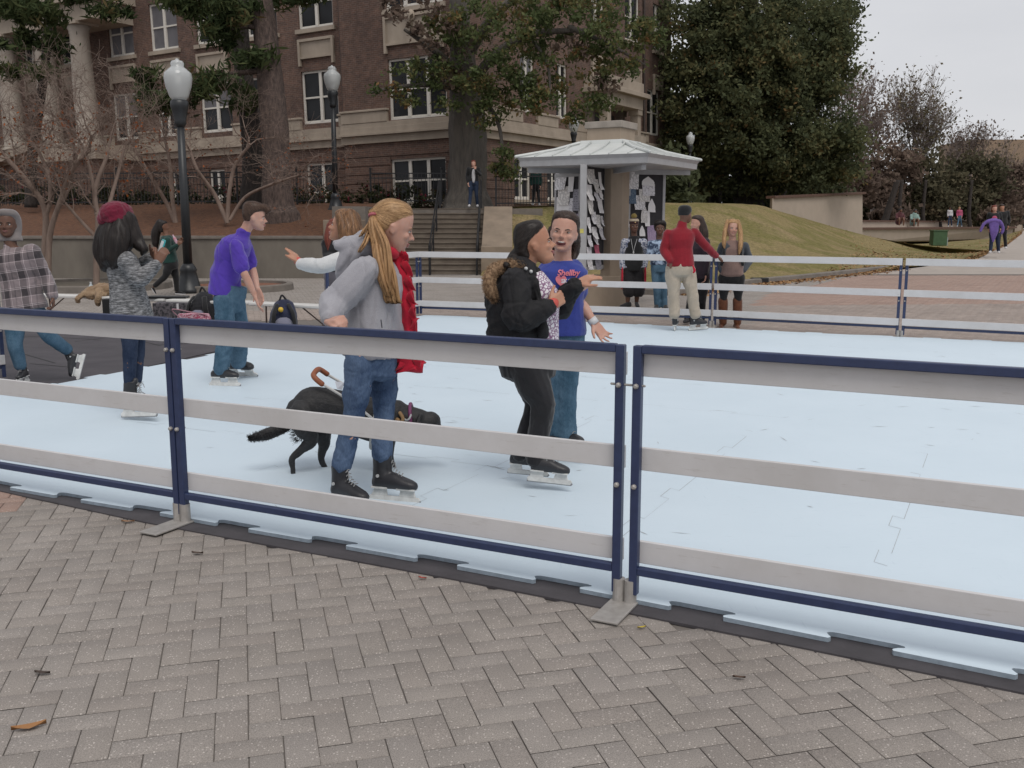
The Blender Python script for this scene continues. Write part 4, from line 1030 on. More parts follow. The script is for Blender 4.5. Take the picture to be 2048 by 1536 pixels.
def trunk(name, pts, rad, m, parent, rough=.06, n=14, sub=8):
    q, rr = smooth_path(pts, rad, sub); rings = []
    for i, p in enumerate(q):
        ring = []
        for j in range(n):
            a = 2 * math.pi * j / n; d = Vector((math.cos(a), math.sin(a), 0))
            k = rr[i] * (1 + rough * 2.2 * noise.noise(Vector((d.x * 2.2, d.y * 2.2, p.z * .5))) + rough * noise.noise(Vector((d.x * 6, d.y * 6, p.z * 2))))
            ring.append(p + d * k)
        rings.append(ring)
    mb = MB(); mb.loft(rings); return mb.build(name, m, parent, smooth=True)
class Br:
    """recursive bare branches into a few arrays"""
    def __init__(s, seed): s.r = random.Random(seed); s.v = []; s.f = []; s.tips = []
    def seg(s, a, b, ra, rb, n):
        d = b - a
        if d.length < 1e-5: return
        u = d.orthogonal().normalized(); w_ = d.cross(u).normalized(); o = len(s.v)
        for c, r_ in ((a, ra), (b, rb)):
            for j in range(n): t = 2 * math.pi * j / n; s.v.append(c + u * (math.cos(t) * r_) + w_ * (math.sin(t) * r_))
        for j in range(n): k = (j + 1) % n; s.f.append((o + j, o + k, o + n + k, o + n + j))
    def grow(s, p, d, ln, r, lev, maxlev, spread=.6, up=.12, kids=(2, 3), shrink=.74, minr=.004, n0=6, wob=.18):
        k = 3; a = p; ra = r
        for i in range(k):
            d = (d + Vector((s.r.gauss(0, wob), s.r.gauss(0, wob), s.r.gauss(0, wob) + up * .3))).normalized()
            b = a + d * (ln / k); rb = max(minr, ra * (.88 if i < 2 else .82)); s.seg(a, b, ra, rb, max(3, n0 - lev)); a = b; ra = rb
            if lev >= 1 and i < 2 and lev < maxlev and s.r.random() < .55:
                dd = (d + Vector((s.r.gauss(0, spread), s.r.gauss(0, spread), s.r.gauss(up, spread * .7)))).normalized(); s.grow(a, dd, ln * shrink * .75, ra * .55, lev + 1, maxlev, spread, up, kids, shrink, minr, n0, wob)
        if lev >= maxlev: s.tips.append(a); return
        for i in range(s.r.randint(*kids)):
            dd = (d + Vector((s.r.gauss(0, spread), s.r.gauss(0, spread), s.r.gauss(up, spread * .7)))).normalized()
            s.grow(a, dd, ln * shrink * s.r.uniform(.8, 1.15), ra * .72, lev + 1, maxlev, spread, up, kids, shrink, minr, n0, wob)
    def build(s, name, m, parent):
        mb = MB(); mb.v = [tuple(x) for x in s.v]; mb.f = s.f; mb.mi = [0] * len(s.f); return mb.build(name, m, parent, smooth=True, fix=False)
m_oakleaf = leaf_mat('oak_leaf', [(0, (.055, .075, .032)), (.35, (.085, .11, .045)), (.62, (.125, .14, .06)), (.82, (.18, .14, .06)), (1, (.22, .10, .045))], .35)
m_evergreen = leaf_mat('evergreen_leaf', [(0, (.07, .082, .05)), (.4, (.10, .115, .06)), (.7, (.135, .14, .07)), (.9, (.17, .145, .07)), (1, (.24, .135, .06))], .4, .8)
m_needle = leaf_mat('pine_needle', [(0, (.03, .042, .02)), (.5, (.055, .075, .032)), (.85, (.095, .105, .045)), (1, (.14, .09, .045))], .3, .8)
m_redleaf = leaf_mat('red_leaf', [(0, (.12, .05, .03)), (.5, (.20, .075, .04)), (1, (.34, .10, .03))], .3)
m_rust = leaf_mat('rust_leaf', [(0, (.12, .09, .075)), (.5, (.165, .12, .095)), (.8, (.195, .145, .115)), (1, (.16, .145, .095))], .35, .8)
m_olive = leaf_mat('olive_leaf', [(0, (.10, .09, .05)), (.5, (.15, .125, .075)), (1, (.19, .155, .10))], .35, .8)
m_fargreen = leaf_mat('far_green_leaf', [(0, (.055, .055, .035)), (.4, (.085, .08, .05)), (.75, (.12, .105, .065)), (1, (.17, .11, .075))], .35, .8)
m_azalea = leaf_mat('azalea_leaf', [(0, (.016, .02, .012)), (.6, (.04, .045, .022)), (.88, (.06, .04, .025)), (.9, (.18, .03, .05)), (1, (.34, .05, .09))], .2)
# --- pine in the mulch bed
pb_ = P(562, 448, 31.2)
pine = empty('pine_tree', pb_, 'tall pine tree with thick scaly trunk standing in the mulch behind the boy in purple', 'tree')
trunk('trunk', [pb_ - Vector((0, 0, .3)), P(560, 430, 31.2), P(556, 400, 31.2), P(551, 300, 31.3), P(541, 180, 31.4), P(530, 60, 31.6), P(519, -60, 31.8), P(505, -400, 32)], [.72, .62, .50, .42, .385, .36, .34, .28], m_pinebark, pine, .07, 20)
def needles(parent, blobs, seed, per=26, size=.26):
    leafcloud('crown', blobs, 64, .085, m_needle, parent, seed, clump=.32, aspect=4.2, dens=.85, shell=.1)
needles(pine, [(470, 10, 31, 50, 40, 1), (440, 60, 31, 40, 30, 1), (330, 190, 30.5, 60, 22, 1), (430, 170, 30.5, 60, 24, .9), (500, 120, 31, 35, 26, .8), (300, 215, 30.5, 40, 16, .8), (280, 150, 30.5, 30, 18, .8), (620, -20, 31, 60, 24, 1), (370, -10, 31, 60, 30, 1)], 3)
mb = MB()
for a, b in [((538, 140, 31.4), (330, 205, 30.5)), ((530, 60, 31.6), (420, 80, 31)), ((450, 175, 31), (400, 150, 30.8)), ((520, -20, 31.7), (640, -15, 31))]:
    A__, B__ = P(*a), P(*b); mid = A__.lerp(B__, .5) + Vector((0, 0, .25)); mb.stube([A__, mid, B__], [.10, .07, .03], 7, 4)
mb.build('branch', m_pinebark, pine, smooth=True)
p2 = P(498, 420, 34.3); pine2 = empty('pine_tree', p2, 'darker thinner pine trunk just left of the thick pine trunk', 'tree')
trunk('trunk', [p2 - Vector((0, 0, .3)), P(505, 320, 34.3), P(494, 200, 34.4), P(480, 60, 34.5), P(470, -200, 34.6)], [.42, .34, .31, .29, .25], m_darkbark, pine2, .06, 14)
needles(pine2, [(430, 20, 34, 50, 40, 1.0), (560, -10, 34, 40, 20, 1), (500, 200, 34, 34, 30, .7)], 5)
p3 = P(62, 415, 33.5); pine3 = empty('pine_tree', p3, 'pine tree at the far left with dark green needle sprays over the portico', 'tree')
trunk('trunk', [p3, P(66, 300, 33.5), P(90, 130, 33.5), P(104, -100, 33.6)], [.20, .16, .14, .12], m_darkbark, pine3, .05, 10)
needles(pine3, [(20, 10, 32, 60, 30, 1), (85, 30, 32, 40, 24, .9), (30, 80, 32, 50, 14, .7), (10, 140, 32, 36, 12, .6), (100, 90, 32, 22, 22, .6), (225, 15, 32, 30, 20, .6), (160, -15, 32, 60, 16, 1), (75, 140, 32, 20, 22, .5)], 9, 24)
# --- oak in front of the building corner
ob = P(938, 417, 36.3); oak = empty('oak_tree', ob, 'old oak tree with grey fluted trunk and drooping leafy boughs before the building corner', 'tree')
trunk('trunk', [ob - Vector((0, 0, .3)), P(937, 405, 36.3), P(936, 370, 36.3), P(934, 280, 36.3), P(931, 200, 36.3), P(926, 120, 36.2), P(920, 20, 36), P(915, -150, 36)], [1.25, .88, .73, .62, .57, .46, .34, .22], m_oakbark, oak, .10, 26)
for i, (pts, r0) in enumerate([([(934, 190, 36.2), (980, 120, 35), (1060, 70, 34), (1180, 60, 33.5)], .22), ([(930, 160, 36.2), (880, 110, 35), (810, 60, 34.5)], .18), ([(928, 120, 36.2), (990, 30, 35.5), (1080, -40, 35)], .25), ([(936, 250, 36.2), (975, 215, 35), (1000, 260, 34.6), (1005, 330, 34.4)], .12), ([(1060, 70, 34), (1095, 130, 33.6), (1100, 190, 33.4)], .08), ([(1140, 55, 33.6), (1220, 90, 33.2), (1290, 130, 33.1)], .09), ([(930, 180, 36.1), (860, 170, 35), (790, 175, 34.6), (745, 185, 34.4)], .12)]):
    mb = MB(); mb.stube([P(*q_) for q_ in pts], [r0 * (1 - .7 * k / (len(pts) - 1)) for k in range(len(pts))], 8, 5); mb.build('branch', m_oakbark, oak, smooth=True)
leafcloud('crown', [(960, 60, 34.8, 70, 60, 1.2), (1050, 60, 34, 90, 60, 1.2), (1150, 50, 33.4, 80, 60, 1.1), (1240, 70, 33, 70, 50, 1), (1300, 60, 33, 34, 46, .8), (960, 150, 34.5, 60, 60, .9), (1020, 160, 34, 60, 60, .9), (1110, 150, 33.6, 50, 44, .7), (1200, 140, 33.2, 55, 50, .7), (1050, 200, 33.6, 40, 26, .6), (1100, 195, 33.4, 50, 34, .6), (975, 240, 34.4, 34, 34, .6), (995, 300, 34.4, 28, 44, .5), (990, 215, 34.4, 40, 24, .5), (880, 150, 34.8, 45, 36, .7), (820, 145, 34.6, 60, 24, .6), (770, 180, 34.4, 34, 18, .5), (810, 200, 34.5, 22, 18, .4), (890, 200, 34.6, 30, 22, .5), (1180, 205, 33.2, 40, 20, .5), (1140, 240, 33.3, 22, 14, .4), (1205, 200, 33.2, 22, 34, .4), (900, 60, 35, 45, 30, 1), (1080, 0, 34, 160, 40, 1.2), (1000, 350, 34.4, 22, 10, .3), (1280, 130, 33, 26, 20, .5)], 70, .092, m_oakleaf, oak, 11, clump=.33, aspect=1.7, dens=.62, shell=.1)
leafcloud('russet_foliage', [(880, 70, 34.9, 60, 50, .9), (830, 15, 34.6, 70, 24, .9), (900, 130, 35, 40, 40, .7), (1140, 100, 33.5, 40, 30, .6), (1240, 170, 33.1, 40, 20, .5)], 34, .12, m_rust, oak, 12, clump=.33, dens=.6)
# --- big evergreen at right
eb = P(1500, 411, 56); ev = empty('evergreen_tree', eb, 'huge dense dark evergreen oak filling the view right of the brick building', 'tree')
trunk('trunk', [eb - Vector((0, 0, .5)), P(1497, 360, 56), P(1490, 280, 56), P(1500, 100, 56), P(1500, -100, 56)], [.9, .7, .6, .45, .2], m_darkbark, ev, .1, 14)
for pts in ([(1490, 300, 56), (1430, 220, 55), (1380, 160, 54)], [(1495, 280, 56), (1570, 200, 55), (1640, 150, 54.5)], [(1510, 120, 55.6), (1512, 40, 55), (1505, -40, 55)]):
    mb = MB(); mb.stube([P(*q_) for q_ in pts], [.35, .22, .1], 7, 4); mb.build('branch', m_darkbark, ev, smooth=True)
leafcloud('crown', [(1400, 60, 55, 90, 110, 3), (1500, 40, 55, 110, 110, 3.5), (1600, 60, 55, 90, 90, 3), (1655, 90, 55, 44, 60, 2.2), (1400, 190, 54.5, 80, 90, 2.6), (1480, 190, 53.5, 90, 90, 2.6), (1580, 190, 54, 80, 70, 2.6), (1650, 160, 55, 50, 50, 2.2), (1640, 270, 54, 80, 60, 2.4), (1560, 300, 53.5, 80, 60, 2.4), (1470, 290, 54, 80, 50, 2.2), (1680, 320, 54.5, 44, 46, 2), (1610, 350, 54.5, 60, 40, 2), (1380, 290, 55, 50, 60, 2), (1540, 120, 53, 60, 60, 2), (1680, 20, 56, 26, 40, 1.5), (1500, 370, 56, 80, 26, 2), (1400, 360, 57, 60, 40, 2), (1440, 120, 56, 100, 120, 3.4), (1560, 240, 56, 110, 120, 3.4)], 110, .14, m_evergreen, ev, 21, clump=.66, aspect=1.6, dens=1.9, shell=.42)
e2b = P(1390, 411, 60); ev2 = empty('evergreen_tree', e2b, 'dark evergreen trees in shade behind the grass bank under the huge oak', 'tree')
for px in (1372, 1430, 1560): trunk('trunk', [P(px, 418, 60), P(px + 4, 350, 60), P(px - 3, 250, 60)], [.4, .32, .3], m_darkbark, ev2, .1, 9)
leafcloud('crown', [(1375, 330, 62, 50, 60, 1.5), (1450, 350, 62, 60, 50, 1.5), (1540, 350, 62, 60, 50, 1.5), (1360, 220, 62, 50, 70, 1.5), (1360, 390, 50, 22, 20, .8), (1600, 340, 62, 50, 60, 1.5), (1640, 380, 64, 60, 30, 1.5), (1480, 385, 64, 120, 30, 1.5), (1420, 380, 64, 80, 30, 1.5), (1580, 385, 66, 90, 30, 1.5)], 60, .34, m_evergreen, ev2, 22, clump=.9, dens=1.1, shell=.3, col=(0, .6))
# overhanging twig at the top right of the sky
m_fartwig = mat('far_twig', (.27, .22, .20), .9, (.20, .165, .15), 2)
# --- bare trees beyond
def bare(base, h, seed, label, leaves=None, r0=.4, lev=5, spread=.5, m=m_twig, lm=None, ln=None, per=3, lsize=.28, kids=(2, 3)):
    root = empty('bare_tree', base, label, 'tree', None)
    b = Br(seed); d0 = Vector((0, 0, 1))
    b.grow(Vector(base), d0, h * (ln or .26), r0, 0, lev, spread, .22, kids, .76, .016, 7, .12)
    b.build('trunk', m, root)
    if lm and b.tips:
        T = np.array([tuple(t) for t in b.tips]); rs = np.random.RandomState(seed); n = len(T) * per; idx = np.repeat(np.arange(len(T)), per)
        p = T[idx] + rs.normal(size=(n, 3)) * .45; a = rs.normal(size=(n, 3)); a /= np.linalg.norm(a, axis=1)[:, None]; c = rs.normal(size=(n, 3)); c -= a * (a * c).sum(1)[:, None]; c /= np.linalg.norm(c, axis=1)[:, None]
        s_ = lsize * rs.uniform(.5, 1.3, n)[:, None]; v = np.stack([p - a * s_ * .6, p + c * s_ * .4, p + a * s_ * .6, p - c * s_ * .4], 1).reshape(-1, 3)
        fast_mesh('crown', v, np.arange(n * 4).reshape(n, 4), lm, root, rs.uniform(0, 1, n))
    return root
bare(P(1745, 450, 88), 15.5, 31, 'bare tree with reddish leaves just right of the huge evergreen', r0=.38, lev=6, lm=m_rust, per=1, lsize=.24, spread=.46, m=m_fartwig)
bare(P(1835, 450, 92), 14.5, 37, 'tallest spreading bare tree in the middle of the sky edge with sparse leaves', r0=.42, lev=6, lm=m_olive, per=1, lsize=.22, spread=.52, m=m_fartwig)
bare(P(1925, 450, 96), 11.5, 41, 'rounded half bare tree behind the couple on the walkway', r0=.36, lev=6, lm=m_rust, per=1, lsize=.22, spread=.55, m=m_fartwig)
bare(P(2010, 450, 100), 9.0, 47, 'low bare tree above the far tan building at the right edge', r0=.28, lev=5, lm=m_olive, per=1, lsize=.22, spread=.55, m=m_fartwig)
bare(P(1690, 446, 84), 15.0, 53, 'slim bare tree with pinkish twigs touching the side of the huge evergreen', r0=.28, lev=6, lm=m_rust, per=1, lsize=.22, spread=.4, m=m_fartwig)
def bush(name, label, blobs, size, m, seed, clump=.8, per=90, dens=1.7, cat='shrub', tr=None, grp=None, shell=.3, col=(0, 1)):
    px, py, Y, rx, ry, rd = blobs[0]; base = P(px, py + ry, Y); root = empty(name, base, label, cat, grp)
    leafcloud('crown', blobs, per, size, m, root, seed, clump=clump, dens=dens, shell=shell, col=col)
    mb = MB(); mb.stube([base - Vector((0, 0, .2)), P(px, py, Y)], [ry * Y / F * .12 + .03, ry * Y / F * .05 + .01], 7); mb.build('stem', tr or m_darkbark, root, smooth=True)
    return root
bush('dark_tree', 'rusty brown low tree behind the top of the cream wing wall', [(1640, 370, 76, 60, 40, 2), (1700, 350, 78, 50, 50, 2), (1580, 390, 72, 40, 26, 1.5)], .26, m_rust, 61, 1.0, cat='tree', col=(0, .7))
bush('dark_tree', 'brownish thicket tree above the globe lamp at the wing wall corner', [(1765, 345, 84, 60, 60, 3), (1770, 400, 82, 50, 40, 2)], .26, m_rust, 62, 1.0, cat='tree', col=(.2, .9))
bush('dark_tree', 'olive green tree behind the walkway left of the walking couple', [(1850, 360, 86, 60, 50, 3), (1840, 405, 84, 55, 34, 2)], .26, m_fargreen, 63, 1.0, cat='tree', col=(.3, .9))
bush('dark_tree', 'broad dark green tree behind the couple and the woman in purple', [(1940, 365, 90, 60, 56, 3), (1935, 405, 88, 60, 34, 2)], .26, m_fargreen, 64, 1.0, cat='tree', col=(.2, .95))
bush('dark_tree', 'purplish brown tree at the right edge above the path', [(2035, 375, 92, 50, 60, 3), (2020, 410, 90, 40, 34, 2)], .26, m_rust, 65, 1.0, cat='tree', col=(0, .8))
bush('dark_tree', 'dense dark hedge tree closing the view far behind the walkway', [(1800, 420, 100, 120, 24, 2), (1920, 420, 100, 120, 26, 2), (2030, 420, 104, 90, 26, 2), (1700, 410, 100, 90, 34, 2), (1600, 420, 100, 90, 34, 2)], .34, m_fargreen, 66, 1.1, cat='tree', col=(0, .5))
bush('dark_tree', 'rust coloured small tree behind the end of the bridge wall', [(2000, 425, 84, 34, 18, 1), (1790, 428, 80, 40, 16, 1)], .3, m_rust, 67, .8, cat='tree')
# far tan building and pale distance
fb = MB(); fb.bbox((P(1935, 400, 160).x, 160, -1), (P(2150, 400, 160).x, 172, P(2000, 279, 160).z)); tag(fb.build('far_building', mat('far_tan', (.30, .215, .15), .9)), 'plain tan building top showing through trees at the right edge', 'building')
# trunks under the far trees
for k, (px, Y, r_) in enumerate([(1765, 78, .35), (1800, 80, .22), (1848, 82, .2), (1880, 84, .2), (1940, 84, .2)]):
    root = empty('slim_tree', P(px, 452, Y), ['thick leaning dark trunk beside the small globe lamp', 'dark trunk left of the bench sitters', 'slim trunk behind the parapet wall', 'slim trunk just left of the walking couple', 'slim trunk right of the walking couple'][k], 'tree')
    trunk('trunk', [P(px, 455, Y), P(px + (12 if k == 0 else -2), 420, Y), P(px + (30 if k == 0 else 4), 360, Y)], [r_, r_ * .8, r_ * .6], m_darkbark, root, .1, 8)
# --- azalea shrubs behind the iron fence
az = ['behind the left end of the picket fence', 'behind the fence between the crape myrtles', 'behind the fence left of the first lamp post', 'behind the fence right of the first lamp post', 'behind the fence just left of the thick pine', 'between the thick pine and the second lamp', 'right of the second lamp near the triple window', 'under the triple ground window']
for k, px in enumerate((10, 110, 235, 330, 450, 620, 725, 830)):
    bush('azalea_shrub', 'dark shrub with pink flowers ' + az[k], [(px, 392, 37 if k < 7 else 37.3, 58, 22, .6), (px + 40, 398, 36.6, 40, 14, .5)], .085, m_azalea, 70 + k, .22, per=26, dens=.9, grp='azalea shrubs before the brick building')
bush('dark_shrub', 'dark green bush at the building corner right of the kiosk', [(1352, 370, 46, 24, 40, 1), (1345, 330, 47, 16, 20, .8)], .2, m_evergreen, 81, .5, col=(0, .6))
# --- crape myrtles
def crape(base, stems, seed, label, lev=4, leaf=6):
    root = empty('crape_myrtle', base, label, 'tree', 'bare multi stemmed crape myrtles'); b = Br(seed)
    for pts, r0 in stems:
        q = [P(*p) if len(p) == 3 else p for p in pts]; qq, rr = smooth_path(q, [r0 * (1 - .45 * i / (len(q) - 1)) for i in range(len(q))], 5)
        for i in range(len(qq) - 1):
            b.seg(qq[i], qq[i + 1], rr[i], rr[i + 1], 8)
            if i > len(qq) * .45 and b.r.random() < .5:
                d = (qq[i + 1] - qq[i]).normalized(); dd = (d + Vector((b.r.gauss(0, .7), b.r.gauss(0, .5), b.r.gauss(.1, .4)))).normalized()
                b.grow(qq[i], dd, .75, rr[i] * .36, 1, lev, .6, .0, (2, 3), .76, .0032, 5, .22)
        d = (qq[-1] - qq[-2]).normalized()
        for k in range(3):
            dd = (d + Vector((b.r.gauss(0, .5), b.r.gauss(0, .4), b.r.gauss(.05, .35)))).normalized()
            b.grow(qq[-1], dd, .80, rr[-1] * .55, 1, lev + 1, .55, .0, (2, 2), .80, .0032, 5, .22)
    b.build('branches', m_crape, root)
    if leaf and b.tips:
        T = np.array([tuple(t) for t in b.tips]); rs = np.random.RandomState(seed); low = T[:, 2] < np.percentile(T[:, 2], 60)
        T = T[low]; T = T[rs.uniform(size=len(T)) < .13]; n = len(T) * 3; idx = np.repeat(np.arange(len(T)), 3); p = T[idx] + rs.normal(size=(n, 3)) * .06
        a = rs.normal(size=(n, 3)); a /= np.linalg.norm(a, axis=1)[:, None]; c = rs.normal(size=(n, 3)); c -= a * (a * c).sum(1)[:, None]; c /= np.linalg.norm(c, axis=1)[:, None]
        s_ = .06 * rs.uniform(.6, 1.3, n)[:, None]; v = np.stack([p - a * s_ * .6, p + c * s_ * .4, p + a * s_ * .6, p - c * s_ * .4], 1).reshape(-1, 3)
        fast_mesh('leaf_clusters', v, np.arange(n * 4).reshape(n, 4), m_redleaf, root, rs.uniform(0, 1, n))['kind'] = 'stuff'
    return root
c0 = P(92, 566, 23.6); crape(c0, [([(92, 566, 23.6), (90, 500, 23.6), (90, 420, 23.6), (60, 370, 23.4), (15, 318, 23.2)], .095), ([(92, 430, 23.6), (100, 400, 23.6), (97, 350, 23.7), (75, 300, 23.8)], .06), ([(96, 560, 23.5), (100, 470, 23.5), (118, 410, 23.4), (142, 345, 23.2), (170, 310, 23)], .08), ([(118, 410, 23.4), (135, 380, 23.6), (150, 300, 23.9), (120, 240, 24)], .06)], 101, 'pale barked crape myrtle rising beside the man in the plaid shirt')
c1 = P(193, 572, 23.2); crape(c1, [([(193, 572, 23.2), (193, 500, 23.2), (196, 440, 23.2), (190, 380, 23.3), (215, 310, 23.5)], .08), ([(188, 470, 23.2), (160, 440, 23.1), (130, 405, 22.9)], .05), ([(198, 470, 23.2), (215, 420, 23.4), (235, 350, 23.8), (250, 290, 24)], .06), ([(194, 430, 23.2), (185, 360, 23.4), (165, 290, 23.6)], .06)], 103, 'reddish crape myrtle standing in the concrete tree ring')
c2 = P(352, 448, 31); crape(c2, [([(352, 448, 31), (335, 410, 31), (300, 350, 30.6), (270, 300, 30.5)], .08), ([(352, 448, 31), (345, 400, 31), (340, 330, 31), (330, 280, 31)], .08)], 105, 'small bare crape myrtle in the mulch left of the near lamp post')
c3 = P(455, 446, 30); crape(c3, [([(455, 446, 30), (430, 390, 30), (395, 340, 29.6), (380, 300, 29.6)], .075), ([(455, 446, 30), (458, 390, 30), (470, 330, 30), (500, 290, 29.8)], .075), ([(460, 440, 30), (490, 395, 30), (540, 370, 29.6), (600, 350, 29.2)], .06)], 107, 'spreading bare crape myrtle in the mulch between near lamp and thick pine')
# --- fallen leaves along the kerb and on the lawn edge, and a few on the near paving
rs = np.random.RandomState(44)
def litter(name, pts, size, m, label=None, seed=0):
    n = len(pts); r_ = np.random.RandomState(seed); ang = r_.uniform(0, 6.28, n); tilt = r_.uniform(-.5, .5, (n, 2)); s_ = size * r_.uniform(.5, 1.4, n)
    a = np.stack([np.cos(ang), np.sin(ang), tilt[:, 0]], 1) * s_[:, None]; b = np.stack([-np.sin(ang), np.cos(ang), tilt[:, 1]], 1) * s_[:, None] * .55
    v = np.stack([pts - a, pts + b, pts + a, pts - b], 1).reshape(-1, 3); o = fast_mesh(name, v, np.arange(n * 4).reshape(n, 4), m, attr=r_.uniform(0, 1, n)); tag(o, label, 'leaf litter', kind='stuff'); return o
m_litter = leaf_mat('litter_leaf', [(0, (.16, .08, .04)), (.4, (.26, .14, .07)), (.7, (.34, .20, .10)), (1, (.38, .27, .15))], .1, .8)
pts = []
for k in range(5200):
    t = rs.uniform(0, 1); i = rs.randint(0, len(q) - 1) if False else None
kq, _ = smooth_path(kp, .1, 4)
for k in range(3600):
    i = rs.randint(len(kq) // 4, len(kq) - 1); p = kq[i].lerp(kq[i + 1], rs.uniform()); t = (kq[i + 1] - kq[i]).normalized(); nn_ = Vector((-t.y, t.x, 0))
    p = p - nn_ * abs(rs.normal()) * .28 - nn_ * .03; pts.append((p.x, p.y, .014 + rs.uniform(0, .02)))
litter('fallen_leaves', np.array(pts), .045, m_litter, 'strip of dry brown leaves along the gutter of the lawn kerb', 3)
pts = []
for k in range(9000):
    r_ = min(int(abs(rs.normal()) * 6), len(lawn_rows) - 2); c_ = rs.randint(22, 79); a = lawn_rows[r_][c_]; b = lawn_rows[r_ + 1][c_]; c = lawn_rows[r_][min(c_ + 1, 79)]
    p = a + (b - a) * rs.uniform() + (c - a) * rs.uniform(); pts.append((p.x, p.y, p.z + .02))
litter('fallen_leaves', np.array(pts), .05, m_litter, 'scattered dry leaves over the lower lawn', 4)
pts = []
for k in range(2600):
    p = P(rs.uniform(-20, 740), 0, 1) ; x = rs.uniform(-15, -4); y = rs.uniform(28.6, 34); 
    pts.append((x, y, 0))
lf = [('curled orange leaf lying on the near pavers at the lower left', 58, 1455, .05, (.36, .17, .06)), ('small brown leaf on the pavers by the left post foot', 256, 1044, .035, (.30, .16, .08)), ('tiny yellow leaf beside the foot of the double post', 1283, 1256, .018, (.55, .42, .04)), ('small dark leaf on the pavers below the left post', 395, 1107, .03, (.08, .05, .035)), ('dark leaf fragment on the left pavers', 85, 1347, .03, (.06, .04, .03)), ('tiny red leaf below the underlay in the middle', 845, 1157, .02, (.42, .05, .03)), ('small dark leaf on the right pavers', 1478, 1356, .022, (.09, .05, .03))]
for l_, px, py, s_, c_ in lf:
    p = at(px, py, .013); mb = MB(); a = rnd.uniform(-.5, .5); d = Vector((math.cos(a), math.sin(a), 0)); n_ = Vector((-d.y, d.x, 0)); Z = Vector((0, 0, 1)); rr_ = []
    for i in range(7):
        t = -1 + i / 3; w_ = s_ * .38 * (1 - t * t) + .001; rr_.append([p + d * (t * s_) - n_ * w_ + Z * (.006 + .3 * s_ * abs(t) * .6), p + d * (t * s_) + Z * .002, p + d * (t * s_) + n_ * w_ + Z * (.004 + .25 * s_ * t * t)])
    mb.loft(rr_, cap=False, closed=False); o = mb.build('leaf', mat('leaf_%d' % int(px), c_, .7), origin=p, smooth=True); tag(o, l_, 'leaf')
# ================================================================ figures
def fold_fn(seed, amp, freq=9, stretch=(1, 1, .45), n=5):
    rs = np.random.RandomState(seed); W = rs.normal(size=(n, 3)) * freq * np.array(stretch); V = rs.normal(size=(n, 3)) * freq * .6; ph = rs.uniform(0, 6.28, n); A = rs.uniform(.5, 1, n)
    def f(co):
        t = np.zeros(len(co))
        for k in range(n):
            s_ = np.sin(co @ W[k] + 1.5 * np.sin(co @ V[k] + ph[k] * 2) + ph[k]); t += A[k] * ((1 - np.abs(s_)) ** 2 * 1.0 - .30)
            c_ = np.sin(co @ (W[k] * .8 + V[k] * .5) + 1.2 * np.sin(co @ W[(k + 1) % n] * .7 + ph[k])); t -= A[k] * .9 * (1 - np.abs(c_)) ** 7
        return t / n ** .5 * amp
    return f
def hair_fn(seed, amp, axis, fine=150):
    rs = np.random.RandomState(seed); a = np.array(Vector(axis).normalized())
    def f(co):
        t = np.zeros(len(co))
        for k in range(6):
            d = rs_dirs[k]; d = d - a * d.dot(a); d /= np.linalg.norm(d) + 1e-9; fr = fine * (.35 + .25 * k)
            t += np.sin(co @ (d * fr + a * fr * .05) + 2 * np.sin(co @ (a * 9 + d * 7) + k)) / (1 + .3 * k)
        return t * amp / 2.2
    rs_dirs = rs.normal(size=(6, 3)); return f
def organic(name, mb, m, parent, vox=.008, it=4, disp=None, fac=.5):
    """union of the builder's closed shapes as one smooth continuous surface"""
    base = WORLD[parent.name]; inv = base.inverted()
    me = bpy.data.meshes.new('tmp'); me.from_pydata(mb.v, [], mb.f); o = bpy.data.objects.new('tmp', me); COL.objects.link(o)
    import bmesh
    bm = bmesh.new(); bm.from_mesh(me); bmesh.ops.recalc_face_normals(bm, faces=bm.faces[:]); bm.to_mesh(me); bm.free()
    md = o.modifiers.new('r', 'REMESH'); md.mode = 'VOXEL'; md.voxel_size = vox; md.adaptivity = 0
    ms = o.modifiers.new('s', 'SMOOTH'); ms.factor = fac; ms.iterations = it
    dg = bpy.context.evaluated_depsgraph_get(); dg.update(); ev = o.evaluated_get(dg)
    nm = bpy.data.meshes.new_from_object(ev); bpy.data.objects.remove(o); bpy.data.meshes.remove(me)
    nm.name = name; n = len(nm.vertices)
    if n == 0: raise RuntimeError('empty remesh ' + name)
    co = np.empty(n * 3, np.float32); nm.vertices.foreach_get('co', co); co = co.reshape(-1, 3).astype(float)
    if disp is not None:
        no = np.empty(n * 3, np.float32); nm.vertices.foreach_get('normal', no); no = no.reshape(-1, 3)
        for f in (disp if isinstance(disp, (list, tuple)) else [disp]): co = co + no * f(co)[:, None]
    iv = np.array(inv); co = co @ iv[:3, :3].T + iv[:3, 3]
    nm.vertices.foreach_set('co', co.astype(np.float32).ravel()); nm.materials.clear(); nm.materials.append(m); nm.shade_smooth(); nm.update()
    r = bpy.data.objects.new(name, nm); COL.objects.link(r); r.parent = parent; WORLD[r.name] = base
    return r
def V3(q, Y): return P(q[0], q[1], Y + (q[2] if len(q) > 2 else 0))
